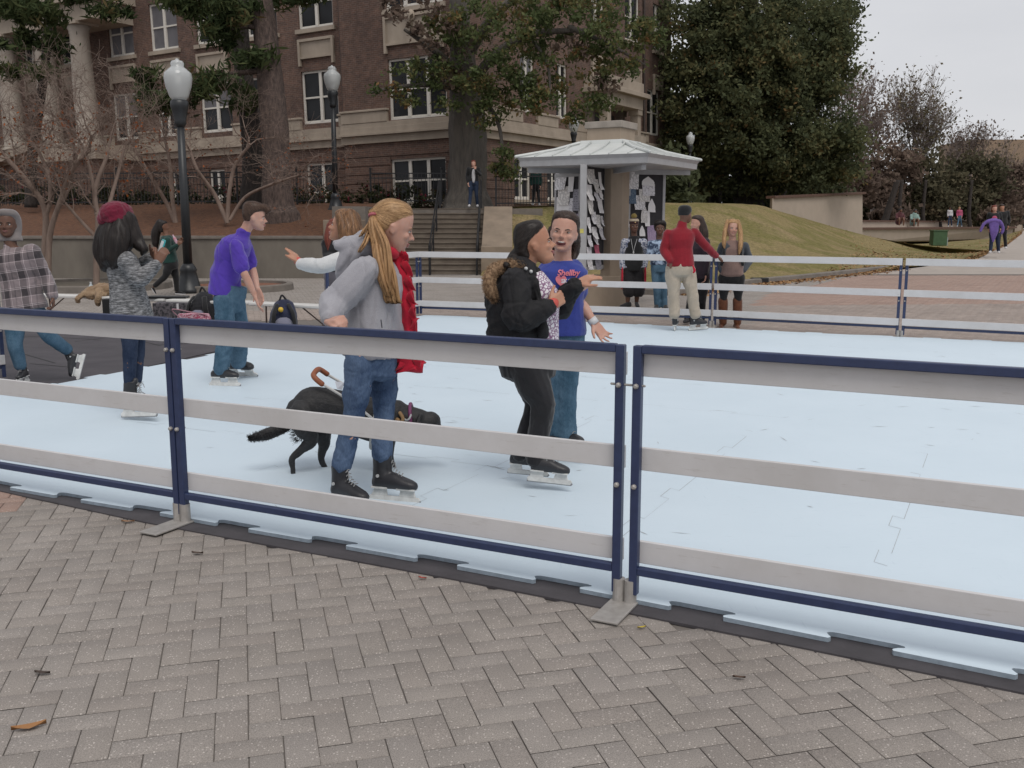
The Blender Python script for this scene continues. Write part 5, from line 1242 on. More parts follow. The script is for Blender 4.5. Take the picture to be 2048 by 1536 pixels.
class Head:
    # slices: z, front, back, half width (units of head height)
    SL = [(.50, .04, -.12, .05), (.475, .13, -.22, .15), (.43, .22, -.30, .23), (.36, .285, -.37, .285), (.27, .325, -.415, .32), (.16, .348, -.44, .338), (.06, .358, -.44, .338), (0, .352, -.43, .332), (-.06, .330, -.41, .322), (-.12, .345, -.38, .312), (-.19, .352, -.33, .298), (-.26, .356, -.24, .276), (-.33, .355, -.15, .248), (-.40, .352, -.07, .205), (-.46, .338, -.0, .155), (-.50, .30, .06, .09)]
    def __init__(s, c, yaw, pitch=0, roll=0, hh=.225, wide=1):
        s.c = Vector(c); s.h = hh; y = R(yaw); s.wide = wide
        f = Vector((math.cos(y), math.sin(y), 0)); r = Vector((f.y, -f.x, 0)); u = Vector((0, 0, 1))
        p = R(pitch); f, u = f * math.cos(p) + u * math.sin(p), u * math.cos(p) - f * math.sin(p)
        q = R(roll); r, u = r * math.cos(q) + u * math.sin(q), u * math.cos(q) - r * math.sin(q)
        s.f, s.r, s.u = f, r, u
        s.M = Matrix((r, f, u)).transposed()
    def p(s, x, y, z): return s.c + (s.r * (x * s.wide) + s.f * y + s.u * z) * s.h
    def rings(s, sl, n=24, k=1):
        out = []
        for z, fr, bk, w_ in sl:
            cy = (fr + bk) / 2; hl = (fr - bk) / 2; ring = []
            for j in range(n):
                a = 2 * math.pi * j / n; sx, cy_ = math.sin(a), math.cos(a)
                e = 2.3 if cy_ > 0 else 2.0
                den = (abs(sx) ** e + abs(cy_) ** e) ** (1 / e)
                ring.append(s.p(w_ * sx / den * k, cy + hl * cy_ / den, z))
            out.append(ring)
        return out
    def build(s, mb, nose=1, mouth_open=0):
        mb.loft(s.rings(s.SL))
        h = s.h
        mb.tube([s.p(0, .325, .04), s.p(0, .385, -.05), s.p(0, .440 * (1 + .03 * nose), -.132)], [.028 * h, .032 * h, .040 * h], 8)
        for x in (-.05, .05): mb.ell(s.p(x, .385, -.155), .042 * h, s.M, 8, 6)
        mb.ell(s.p(0, .30, .045), (.24 * h, .065 * h, .035 * h), s.M)         # brow
        for x in (-1, 1):
            mb.ell(s.p(x * .17, .255, -.13), (.10 * h, .09 * h, .085 * h), s.M)   # cheek
            mb.ell(s.p(x * .335, -.045, -.075), (.028 * h, .07 * h, .115 * h), s.M)  # ear
            mb.ell(s.p(x * .345, -.07, -.03), (.03 * h, .06 * h, .05 * h), s.M)
            mb.ell(s.p(x * .335, -.03, -.16), (.022 * h, .03 * h, .035 * h), s.M)
        mb.ell(s.p(0, .335, -.43), (.09 * h, .05 * h, .06 * h), s.M)          # chin
        if not mouth_open:
            mb.ell(s.p(0, .345, -.255), (.11 * h, .042 * h, .026 * h), s.M); mb.ell(s.p(0, .342, -.305), (.10 * h, .045 * h, .03 * h), s.M)
    def features(s, parent, iris=(.06, .03, .015), brow=(.03, .018, .012), lips=(.33, .10, .09), eye_open=1, smile=0, mouth_open=0, detail=1):
        h = s.h; me_ = mat('eye_white', (.62, .58, .55), .3, ns=3, amt=.05)
        for x in (-1, 1):
            mb = MB(); mb.ell(s.p(x * .145, .292, -.018), (.058 * h, .042 * h, .030 * h * eye_open), s.M, 10, 7); e = mb.build('eye', me_, parent, smooth=True)
            mb = MB(); mb.ell(s.p(x * .140, .322, -.018), (.026 * h, .018 * h, .028 * h * eye_open), s.M, 8, 6); mb.build('iris', mat('iris%.2f' % iris[0], iris, .15), e, smooth=True)
            mb = MB(); mb.stube([s.p(x * .075, .345, .040), s.p(x * .15, .338, .060), s.p(x * .225, .290, .040)], [.014 * h, .017 * h, .008 * h], 6, 3); mb.build('eyebrow', mat('brow%.3f' % brow[0], brow, .9), parent, smooth=True)
            mb = MB(); mb.stube([s.p(x * .088, .315, -.008), s.p(x * .145, .330, .012 * eye_open + .0), s.p(x * .200, .290, -.010)], [.005 * h, .008 * h, .005 * h], 6, 3); mb.build('eyelash', mat('lash', (.02, .012, .01), .8), parent, smooth=True)
        lm = mat('lips%.2f' % lips[0], lips, .45)
        w_ = .118 + .03 * smile; c_ = .022 * smile
        if not mouth_open:
            mb = MB(); mb.stube([s.p(-w_, .325, -.272 + c_), s.p(-.04, .392, -.262), s.p(0, .392, -.268), s.p(.04, .392, -.262), s.p(w_, .325, -.272 + c_)], [.006 * h, .022 * h, .02 * h, .022 * h, .006 * h], 8, 4); mb.build('upper_lip', lm, parent, smooth=True)
            mb = MB(); mb.stube([s.p(-w_ * .9, .325, -.282 + c_), s.p(0, .385, -.308), s.p(w_ * .9, .325, -.282 + c_)], [.006 * h, .03 * h, .006 * h], 8, 5); mb.build('lower_lip', lm, parent, smooth=True)
            if smile > .8:
                mb = MB(); mb.stube([s.p(-w_ * .75, .345, -.276 + c_ * .8), s.p(0, .40, -.284), s.p(w_ * .75, .345, -.276 + c_ * .8)], [.006 * h, .014 * h, .006 * h], 6, 4); mb.build('teeth', mat('teeth', (.66, .63, .57), .3), parent, smooth=True)
        else:
            mb = MB(); mb.ell(s.p(0, .328, -.305), (.125 * h, .058 * h, .072 * h), s.M, 16, 9); mb.build('mouth', mat('mouth_dark', (.10, .02, .02), .5), parent, smooth=True)
            mb = MB(); mb.stube([s.p(-.085, .352, -.262), s.p(0, .380, -.270), s.p(.085, .352, -.262)], [.010 * h, .018 * h, .010 * h], 8, 4, flat=(1, 1)); mb.build('teeth', mat('teeth', (.66, .63, .57), .3), parent, smooth=True)
            pts = [s.p(.135 * math.cos(a), .335 + .045 * (1 - abs(math.cos(a))), -.30 + .07 * math.sin(a)) for a in [math.pi * 2 * i / 14 for i in range(15)]]
            mb = MB(); mb.tube(pts, .010 * h, 6); mb.build('lips', lm, parent, smooth=True)
def hand(mb, W, d, n, side, size=1.0, curl=(.25, .3, .35, .45), spread=.06, thumb=.8, r=.0088):
    """palm + five fingers. d: finger direction, n: palm-facing normal, side: +1/-1 thumb side along d x n"""
    d = Vector(d).normalized(); n = Vector(n); n = (n - d * n.dot(d)).normalized(); s_ = d.cross(n).normalized() * side; k = size
    for o in (-.026, -.009, .009, .026):
        mb.tube([W + s_ * (o * .55 * k), W + d * (.045 * k) + s_ * (o * .9 * k), W + d * (.088 * k) + s_ * (o * 1.05 * k)], [.017 * k, .0155 * k, .0125 * k], 8)
    lens = (.072, .081, .076, .059)
    for i, o in enumerate((.029, .0098, -.0098, -.029)):
        p = W + d * ((.088 - .004 * abs(i - 1)) * k) + s_ * (o * k); a = 0; dd = (d + s_ * (o / .03 * spread)).normalized(); pts = [p]; L_ = lens[i] * k
        for j, q in enumerate((.45, .3, .25)):
            a += curl[i] * (1.0 if j else .9); v = dd * math.cos(a) + n * math.sin(a); p = p + v * (L_ * q); pts.append(p)
        mb.tube(pts, [r * k * 1.03, r * k, r * k * .93, r * k * .82], 8)
    p = W + d * (.022 * k) + s_ * (.022 * k); v = (d * (1 - .35 * thumb) + s_ * (.85 * thumb) + n * .25).normalized(); q = p + v * .040 * k; v2 = (v + d * .45 + n * .15).normalized(); q2 = q + v2 * .030 * k; q3 = q2 + (v2 + d * .2).normalized() * .024 * k
    mb.tube([p, q, q2, q3], [.0165 * k, .0125 * k, .0105 * k, .0088 * k], 8)
def oval(c, rx, ry, w_, d_, n=22, e=2.3, fwd=1.0):
    out = []
    for j in range(n):
        a = 2 * math.pi * j / n; x, y = math.cos(a), math.sin(a); den = (abs(x) ** e + abs(y) ** e) ** (1 / e)
        out.append(c + rx * (w_ * x / den) + ry * (d_ * y / den * (fwd if y > 0 else 1)))
    return out
def torso(mb, pel, neck, ax_h, ax_s, prof, bend=None, fwdv=None):
    """prof: list of (t, halfwidth, halfdepth, forward offset) t 0=pelvis .. 1=neck base"""
    rings = []
    for q in prof:
        t, w_, d_ = q[:3]; fo = q[3] if len(q) > 3 else 0
        tt = min(max(t, 0), 1); ax = (ax_h.lerp(ax_s, tt)); up = (neck - pel).normalized(); ax = (ax - up * ax.dot(up)).normalized(); fw = up.cross(ax).normalized()
        if fwdv is not None and fw.dot(fwdv) < 0: fw = -fw
        c = pel.lerp(neck, t) + fw * fo
        if bend is not None: c = c + bend * (4 * tt * (1 - tt))
        rings.append(oval(c, ax, fw, w_, d_))
    mb.loft(rings)
def skate(parent, heel, toe, top, blade=True, boot_c=None, steel=True, holder='white', lace=(.3, .3, .3), lift=.075, name='skate'):
    """heel/toe: sole points; top: shaft top centre. returns nothing; makes boot + blade parts"""
    f = (toe - heel); L_ = f.length; f.normalize(); k = L_ / .27; u = (top - heel.lerp(toe, .3)); u = (u - f * u.dot(f)).normalized(); r = f.cross(u)
    H = lambda a, b, c=0: heel + f * (a * k) + u * (b * k) + r * (c * k)
    mb = MB(); n_ = 14
    def ring(c, ff, uu, rx, ru): return [c + ff * (rx * math.cos(2 * math.pi * j / n_)) + uu * (ru * math.sin(2 * math.pi * j / n_)) for j in range(n_)]
    tp = top - heel; th = tp.dot(u)
    # foot body
    mb.loft([ring(H(.005, .035), r, u, .022 * k, .025 * k), ring(H(.03, .04), r, u, .036 * k, .04 * k), ring(H(.08, .05), r, u, .037 * k, .05 * k), ring(H(.14, .048), r, u, .040 * k, .047 * k), ring(H(.19, .038), r, u, .046 * k, .037 * k), ring(H(.235, .031), r, u, .043 * k, .030 * k), ring(H(.262, .027), r, u, .028 * k, .022 * k), ring(H(.272, .025), r, u, .012 * k, .012 * k)])
    c1 = heel + f * (.055 * k) + u * (.05 * k); c2 = top
    mid = c1.lerp(c2, .55) - f * .004
    mb.loft([ring(c1, f, r, .052 * k, .036 * k), ring(mid, f, r, .047 * k, .037 * k), ring(c2, f, r, .054 * k, .044 * k)])
    mb.tube([H(.10, .085), top + f * .036 * k + u * .012], [.02 * k, .022 * k], 8)
    bt = organic('boot', mb, boot_c or mat('boot_black', (.022, .022, .026), .45, bs=.15, bscale=80), parent, .0065, 3)
    # laces
    mb = MB(); a0 = H(.175, .083); a1 = top + f * .058 * k - u * .02
    for i in range(6):
        t = i / 5; c = a0.lerp(a1, t) + (u * .006 + f * .002) * k + (f + u) * (-.012 * k * math.sin(t * 3.14)); w_ = .02 * k
        mb.tube([c - r * w_, c + f * .004 + u * .004, c + r * w_ - (a1 - a0).normalized() * .012], .0028 * k, 5)
    mb.tube([a1, a1 + f * .03 + r * .02, a1 + f * .035 - u * .03 + r * .02], .003 * k, 5); mb.build('lace', mat('lace%.2f' % lace[0], lace, .8), bt)
    for sd in (-1, 1):
        mb = MB(); cc = H(.05, .075, .038 * sd); mb.tube([cc, cc + r * (.006 * sd * k)], .0095 * k, 10, ends=False); mb.build('stud', mat('stud_silver', (.5, .5, .5), .4), bt)
    if blade:
        mb = MB(); tk = .013 * k
        def pl(pts): mb.prism([H(a, b, -.0065) for a, b in pts], r * tk)
        pl([(-.01, -.068), (.278, -.068), (.292, -.050), (.280, -.036), (-.006, -.036), (-.016, -.05)])
        pl([(.0, -.036), (.02, .012), (.085, .012), (.095, -.036)]); pl([(.165, -.036), (.175, .008), (.25, .008), (.262, -.036)])
        mb.prism([H(.005, .001, -.026), H(.10, .001, -.026), H(.10, .013, -.026), H(.005, .013, -.026)], r * (.052 * k)); mb.prism([H(.155, .001, -.03), H(.262, .001, -.028), H(.262, .012, -.028), H(.155, .012, -.03)], r * (.058 * k))
        hd = mb.build('blade_holder', mat('skate_white', (.66, .66, .64), .4, ns=20), bt, bevel=.002)
        mb = MB(); mb.prism([H(-.018, -.074, -.0018), H(.285, -.074, -.0018), H(.297, -.062, -.0018), H(.29, -.052, -.0018), H(-.016, -.052, -.0018)], r * (.0036 * k)); mb.build('blade', mat('skate_steel', (.30, .30, .31), .35, metal=.5), bt)
    return bt
def shoe(parent, heel, toe, m, sole=None, h=.075, name='shoe'):
    f = (toe - heel); L_ = f.length; f.normalize(); k = L_ / .27; u = Vector((0, 0, 1)); u = (u - f * u.dot(f)).normalized(); r = f.cross(u); mb = MB()
    H = lambda a, b, c=0: heel + f * (a * k) + u * (b * k) + r * (c * k)
    def ring(c, rx, ru): return [c + r * (rx * k * math.cos(2 * math.pi * j / 12)) + u * (ru * k * math.sin(2 * math.pi * j / 12)) for j in range(12)]
    mb.loft([ring(H(.0, .04), .02, .03), ring(H(.03, .05), .036, .048), ring(H(.09, .05), .038, .048), ring(H(.15, .042), .043, .038), ring(H(.21, .033), .045, .03), ring(H(.255, .028), .03, .022), ring(H(.27, .025), .012, .012)])
    o = mb.build(name, m, parent, smooth=True)
    if sole: 
        mb = MB(); mb.prism([H(.0, -.002, -.034), H(.16, -.002, -.044), H(.25, -.002, -.034), H(.276, -.002, 0), H(.25, -.002, .034), H(.16, -.002, .044), H(.0, -.002, .034)], u * (.022 * k)); mb.build('sole', sole, o)
    return o
def skin(name, c, c2=None):
    return mat('skin_' + name, c, .5, c2 or (c[0] * .88, c[1] * .78, c[2] * .74), 9, sss=.12, bs=.06, bscale=180, spec=.35)
SK_P = skin('pale', (.50, .30, .235)); SK_T = skin('tan', (.42, .225, .15)); SK_M = skin('medium', (.33, .175, .115)); SK_D = skin('dark', (.12, .062, .042)); SK_B = skin('brown', (.17, .088, .058))
def fabric(name, c, c2=None, ns=6, fine=350, rough=.85, sheen=.2, bsc=.35):
    if name in MATS: return MATS[name]
    m, nt, b = _nt(name); v = coords(nt); n1 = noise_n(nt, v, ns, 4); n2 = noise_n(nt, v, fine, 2)
    c2 = c2 or tuple(x * .8 for x in c); r = ramp(nt, n1, [(.3, c2), (.7, c)]); q = ramp(nt, n2, [(.3, (.82, .82, .82)), (.7, (1.12, 1.12, 1.12))])
    a = N(nt, 'ShaderNodeMix', data_type='RGBA', blend_type='MULTIPLY'); a.inputs['Factor'].default_value = 1; L(nt, r.outputs[0], a.inputs['A']); L(nt, q.outputs[0], a.inputs['B']); L(nt, a.outputs['Result'], b.inputs['Base Color'])
    b.inputs['Roughness'].default_value = rough; b.inputs['Sheen Weight'].default_value = sheen; b.inputs['Specular IOR Level'].default_value = .2
    bump(nt, b, n1, bsc, .02); MATS[name] = m; return m
def denim(name, c, fade):
    if name in MATS: return MATS[name]
    m, nt, b = _nt(name); v = coords(nt, (1, 1, .5)); n1 = noise_n(nt, v, 5, 5, .65); n2 = noise_n(nt, coords(nt, (1, 1, .25)), 240, 2)
    r = ramp(nt, n1, [(.36, c), (.50, tuple((x + y) / 2 for x, y in zip(c, fade))), (.68, fade)]); q = ramp(nt, n2, [(.3, (.78, .78, .8)), (.7, (1.2, 1.2, 1.18))])
    a = N(nt, 'ShaderNodeMix', data_type='RGBA', blend_type='MULTIPLY'); a.inputs['Factor'].default_value = 1; L(nt, r.outputs[0], a.inputs['A']); L(nt, q.outputs[0], a.inputs['B']); L(nt, a.outputs['Result'], b.inputs['Base Color'])
    b.inputs['Roughness'].default_value = .9; b.inputs['Specular IOR Level'].default_value = .15; bump(nt, b, n1, .4, .02); MATS[name] = m; return m
def hair_mat(name, c, c2, stretch=(60, 60, 5)):
    if name in MATS: return MATS[name]
    m, nt, b = _nt(name); n1 = noise_n(nt, coords(nt, stretch), 1, 3, .6); r = ramp(nt, n1, [(.3, c2), (.7, c)]); L(nt, r.outputs[0], b.inputs['Base Color'])
    b.inputs['Roughness'].default_value = .5; b.inputs['Specular IOR Level'].default_value = .3; bump(nt, b, n1, .5, .004); MATS[name] = m; return m
H_BLK = hair_mat('hair_black', (.022, .016, .014), (.010, .008, .008)); H_BRN = hair_mat('hair_brown', (.075, .042, .028), (.03, .018, .013)); H_BLD = hair_mat('hair_blonde', (.42, .245, .115), (.24, .13, .06)); H_CAR = hair_mat('hair_caramel', (.24, .12, .055), (.07, .035, .02)); H_DKB = hair_mat('hair_darkbrown', (.05, .032, .025), (.02, .013, .011)); H_RED = hair_mat('hair_red', (.20, .045, .025), (.08, .02, .015))
HC_BACK = [(.55, .02, -.12, .06), (.545, .14, -.26, .17), (.50, .25, -.36, .27), (.42, .315, -.43, .325), (.34, .345, -.475, .355), (.25, .30, -.49, .37), (.16, .17, -.50, .372), (.06, .06, -.50, .365), (-.04, -.03, -.48, .355), (-.14, -.07, -.45, .335), (-.24, -.12, -.41, .30), (-.30, -.18, -.38, .25)]
HC_SHORT = [(.565, .0, -.14, .07), (.55, .13, -.28, .18), (.51, .25, -.38, .275), (.44, .35, -.45, .335), (.36, .39, -.48, .36), (.28, .375, -.49, .37), (.20, .24, -.49, .37), (.10, .09, -.485, .362), (.0, .04, -.46, .35), (-.10, -.04, -.43, .325), (-.20, -.12, -.39, .28)]
HC_LONG = [(.565, -.02, -.12, .05), (.55, .10, -.26, .15), (.51, .21, -.36, .25), (.44, .30, -.44, .325), (.35, .345, -.48, .365), (.26, .27, -.50, .385), (.15, .12, -.505, .395), (.02, .05, -.505, .395), (-.12, .02, -.50, .39), (-.28, .0, -.49, .38), (-.44, -.02, -.47, .36), (-.55, -.06, -.44, .32)]
def strand_mat(m, c, c2):
    nm = m.name + '_strand'
    if nm in MATS: return MATS[nm]
    q, nt, b = _nt(nm); r = ramp(nt, attr_out(nt), [(0, c2), (.5, c), (1, tuple(min(1, x * 1.35) for x in c))]); L(nt, r.outputs[0], b.inputs['Base Color']); b.inputs['Roughness'].default_value = .45; b.inputs['Specular IOR Level'].default_value = .35; MATS[nm] = q; return q
HCOL = {}
def strands(parent, objs, target, n, ln, w=.0016, seed=1, down=.0, fly=.0015, wav=0):
    """thin ribbons lying on the hair surface, running towards target (a point) or straight down"""
    base = WORLD[parent.name]; rs = np.random.RandomState(seed); VV = []; AT = []
    for o in objs:
        me = o.data; me.calc_loop_triangles() if False else None
        co = np.array([tuple(base @ v.co) for v in me.vertices]); no = np.array([tuple(v.normal) for v in me.vertices]); idx = rs.randint(0, len(co), n // len(objs))
        from mathutils.kdtree import KDTree
        kd = KDTree(len(co))
        for i, p in enumerate(co): kd.insert(p, i)
        kd.balance()
        for i in idx:
            p = Vector(co[i]); nn = Vector(no[i]); L_ = ln * rs.uniform(.6, 1.3); k = 4; pts = []; h = fly * rs.uniform(.2, 1.6) + .0008; ph = rs.uniform(0, 6)
            for j in range(k + 1):
                d = (Vector(target) - p).normalized() if target is not None else Vector((0, 0, -1)); d = (d * (1 - down) + Vector((0, 0, -1)) * down); d = (d - nn * d.dot(nn))
                if d.length < 1e-4: d = nn.orthogonal()
                d.normalize(); s_ = d.cross(nn).normalized(); pts.append((p + nn * h, s_)); 
                if j == 0: d = (d + s_ * rs.normal() * .10).normalized()
                p = p + d * (L_ / k) + s_ * (wav * math.sin(ph + j * 1.3)); q, qi, dist = kd.find(p); nn = Vector(no[qi]); 
                if dist < .03: p = p.lerp(q, .8)
            a = rs.uniform()
            for j in range(k):
                w0 = w * (1 - j / k * .7) * .5; w1 = w * (1 - (j + 1) / k * .7) * .5
                VV += [pts[j][0] - pts[j][1] * w0, pts[j][0] + pts[j][1] * w0, pts[j + 1][0] + pts[j + 1][1] * w1, pts[j + 1][0] - pts[j + 1][1] * w1]; AT.append(a)
    V_ = np.array([tuple(v) for v in VV]); m = HCOL[objs[0].data.materials[0].name]
    o = fast_mesh('hair_strands', V_, np.arange(len(V_)).reshape(-1, 4), m, objs[0], np.array(AT)); o['kind'] = 'stuff'; return o
for m_, c_, c2_ in ((H_BLK, (.030, .023, .020), (.010, .008, .008)), (H_BRN, (.095, .055, .037), (.035, .02, .015)), (H_BLD, (.47, .29, .145), (.22, .115, .05)), (H_CAR, (.27, .145, .07), (.06, .03, .018)), (H_DKB, (.065, .042, .032), (.02, .013, .011)), (H_RED, (.2, .05, .03), (.08, .02, .015))): HCOL[m_.name] = strand_mat(m_, c_, c2_)
def limb(mb, pts, rad, sub=5, n=14, **k): mb.stube(pts, rad, n, sub, **k)
def pants(mb, pel, axh, fw, legs, rads, wh=.17, dh=.115, top=.10, flare=None):
    up = Vector((0, 0, 1)); c = pel
    mb.loft([oval(c + up * top, axh, fw, wh * .88, dh * .9), oval(c + up * top * .4, axh, fw, wh * .98, dh), oval(c - up * .03, axh, fw, wh, dh * 1.05), oval(c - up * .10, axh, fw, wh * .9, dh * .95), oval(c - up * .13, axh, fw, wh * .7, dh * .7)])
    for L_ in legs:
        limb(mb, L_, rads[:len(L_)])
from mathutils.bvhtree import BVHTree
PROF_BODY = [(-.12, .10, .09), (0, .155, .105), (.2, .15, .10), (.45, .125, .09), (.7, .15, .105), (.85, .155, .095), (.95, .10, .07), (1.0, .06, .055)]
PROF_TOP = [(-.16, .175, .125), (.0, .178, .128), (.2, .165, .118), (.45, .150, .110), (.68, .172, .128), (.84, .180, .112), (.93, .135, .085), (.985, .075, .068)]
def sc_prof(p, w=1, d=1, hem=None):
    out = [(t, a * w, b * d) + tuple(r) for t, a, b, *r in p]
    if hem is not None: out[0] = (hem,) + out[0][1:]
    return out
Z = Vector((0, 0, 1))
def person(s):
    Y = s['Y']; T = lambda q: q if isinstance(q, Vector) else V3(q, Y)
    g = s.get('g', 1); k = s.get('k', 1); vox = s.get('vox', .0085); it = s.get('it', 3)
    base = T(s['base']); root = empty('person', base, s['label'], 'person', s.get('group'))
    hp = s['head']; hc = T(hp[:3]); H = Head(hc, s.get('yaw', 0), s.get('pitch', 0), s.get('roll', 0), s.get('hh', .225) * k, s.get('hw', 1)); 
    pel, neck = T(s['pel']), T(s['neck']); sh = [T(a[0]) for a in s['arms']]; hips = [T(l[0]) for l in s['legs']]
    axs = (sh[1] - sh[0]); axs = axs.normalized() if axs.length > .02 else Vector((0, 1, 0)); axh = (hips[1] - hips[0]); axh = axh.normalized() if axh.length > .02 else axs
    fwv = Vector((math.cos(R(s.get('byaw', s.get('yaw', 0)))), math.sin(R(s.get('byaw', s.get('yaw', 0)))), 0))
    sk = s['skin']; bend = s.get('bend'); bend = (T(bend) - pel.lerp(neck, .5)) if bend else None
    mb = MB(); torso(mb, pel, neck, axh, axs, sc_prof(PROF_BODY, g * k * .92, g * k * .92), bend, fwv)
    mb.stube([neck - (neck - pel).normalized() * .05, neck.lerp(hc, .35), H.p(0, -.10, -.12)], [.062 * k * g ** .5, .053 * k * g ** .3, .058 * k], 12, 3)
    H.build(mb, s.get('nose', 1))
    arms = [[T(p) for p in a] for a in s['arms']]; legs = [[T(p) for p in l] for l in s['legs']]
    ar = s.get('ar', 1)
    for a in arms:
        mb.stube([a[0], a[0].lerp(a[1], .5), a[1], a[1].lerp(a[2], .35), a[2]], [.047 * k * ar, .043 * k * ar, .037 * k * ar, .038 * k * ar, .024 * k], 12, 4)
    for L_ in legs:
        mb.stube([L_[0], L_[0].lerp(L_[1], .5), L_[1], L_[1].lerp(L_[2], .35), L_[2]], [.085 * k, .07 * k, .05 * k, .052 * k, .034 * k], 12, 4)
    for i, hd in enumerate(s.get('hands', [])):
        if hd is None: continue
        W = arms[i][2]; d = (T(hd[0]) - W).normalized(); hand(mb, W + d * .005, d, Vector(hd[1]), hd[2], k * s.get('hs', 1), hd[3] if len(hd) > 3 else (.25, .3, .35, .4), hd[4] if len(hd) > 4 else .06, hd[5] if len(hd) > 5 else .8)
    extra = s.get('body_extra')
    if extra: extra(mb, T, H)
    body = organic('body', mb, sk, root, vox, it)
    if s.get('feat', 1): H.features(root, **s.get('face', {}))
    # --- trousers
    tr = s.get('pants')
    if tr:
        mb = MB(); pk = tr.get('k', 1) * k; up_ = (neck - pel).normalized()
        fw = up_.cross(axh).normalized()
        wh, dh = tr.get('wh', .165) * g * k, tr.get('dh', .118) * g * k
        ctr = (hips[0] + hips[1]) / 2
        mb.loft([oval(ctr + up_ * .16 * k, axh, fw, wh * .9, dh * .92), oval(ctr + up_ * .08 * k, axh, fw, wh, dh), oval(ctr - up_ * .0, axh, fw, wh * 1.02, dh * 1.04), oval(ctr - Z * .07 * k, axh, fw, wh * .9, dh * .95), oval(ctr - Z * .10 * k, axh, fw, wh * .6, dh * .6)])
        rr = tr.get('r', [.092, .082, .062, .058, .056])
        for L_ in legs:
            end = L_[2] + (L_[2] - L_[1]).normalized() * tr.get('ext', -.035)
            mb.stube([L_[0], L_[0].lerp(L_[1], .5), L_[1], L_[1].lerp(end, .5), end], [x * pk for x in rr], 14, 5)
        organic('trousers', mb, tr['m'], root, vox * 1.05, tr.get('it', 3), fold_fn(s.get('seed', 1) + 5, tr.get('fold', .006), tr.get('ff', 13), (1, 1, .8)))
    # --- top
    tp = s.get('top')
    if tp:
        mb = MB(); torso(mb, pel, neck, axh, axs, sc_prof(tp.get('prof', PROF_TOP), g * k * tp.get('w', 1), g * k * tp.get('d', 1), tp.get('hem')), bend, fwv)
        sr = tp.get('sr', [.075, .062, .052, .050, .042])
        for i, a in enumerate(arms):
            if tp.get('sleeve') == 'short': mb.stube([a[0], a[0].lerp(a[1], .35), a[0].lerp(a[1], tp.get('sl', .7))], [sr[0] * k * ar, sr[1] * k * ar * 1.05, sr[1] * k * ar * 1.1], 14, 4)
            elif tp.get('sleeve') == 'none': pass
            else: mb.stube([a[0], a[0].lerp(a[1], .5), a[1], a[1].lerp(a[2], .5), a[1].lerp(a[2], tp.get('cuff', .97))], [x * k * ar for x in sr], 14, 5)
        if tp.get('collar'): mb.stube([neck - (neck - pel).normalized() * .05, neck.lerp(hc, tp['collar'])], [.085 * k, .068 * k], 14, 3)
        if tp.get('extra'): tp['extra'](mb, T, H)
        organic(tp.get('name', 'shirt'), mb, tp['m'], root, vox * 1.05, tp.get('it', 3), fold_fn(s.get('seed', 1), tp.get('fold', .007), tp.get('ff', 10), tp.get('fs', (1, 1, .5))))
    # --- feet
    for f_ in s.get('feet', []):
        kind, he, to, tt = f_[:4]; he, to = T(he), T(to)
        if kind == 'skate': skate(root, he, to, T(tt), **(f_[4] if len(f_) > 4 else {}))
        elif kind == 'shoe': shoe(root, he, to, f_[4], f_[5] if len(f_) > 5 else None)
        elif kind == 'boot': skate(root, he, to, T(tt), blade=False, boot_c=f_[4])
    # --- hair
    hr = s.get('hair')
    if hr:
        mb = MB()
        if hr.get('cap'): mb.loft(H.rings(hr['cap'], 24, hr.get('k', 1)))
        for pts, rad in hr.get('locks', []):
            pts = [H.p(*q) if hr.get('local') else T(q) for q in pts]; mb.stube(pts, [r * k for r in rad], 10, 5, **hr.get('lk', {}))
        ho = organic('hair', mb, hr['m'], root, vox * .85, 3, hair_fn(s.get('seed', 1), hr.get('amp', .003) * .5, hr.get('axis', (0, 0, 1)), hr.get('fine', 150)))
        if vox < .0106: tg = hr.get('tie'); strands(root, [ho], H.p(*tg) if tg else None, hr.get('n', 2600 if vox < .009 else 900), hr.get('ln', .07), hr.get('sw', .0022 if vox < .009 else .004), s.get('seed', 1))
    return root, H, T, body
def cyl_between(mb, a, b, r, n=12): mb.tube([a, b], r, n)
# colours
F_HOOD = fabric('heather_grey', (.34, .335, .36), (.29, .285, .315), 5); J_BLUE = denim('denim_blue', (.035, .06, .12), (.11, .16, .25)); J_DARK = denim('denim_dark', (.018, .028, .055), (.045, .06, .10)); J_MID = denim('denim_mid', (.04, .085, .13), (.10, .17, .24)); J_BLK = fabric('black_jeans', (.022, .021, .024), (.013, .013, .015), 6)
m_red = fabric('red_knit', (.48, .012, .035), (.33, .008, .025), 9)
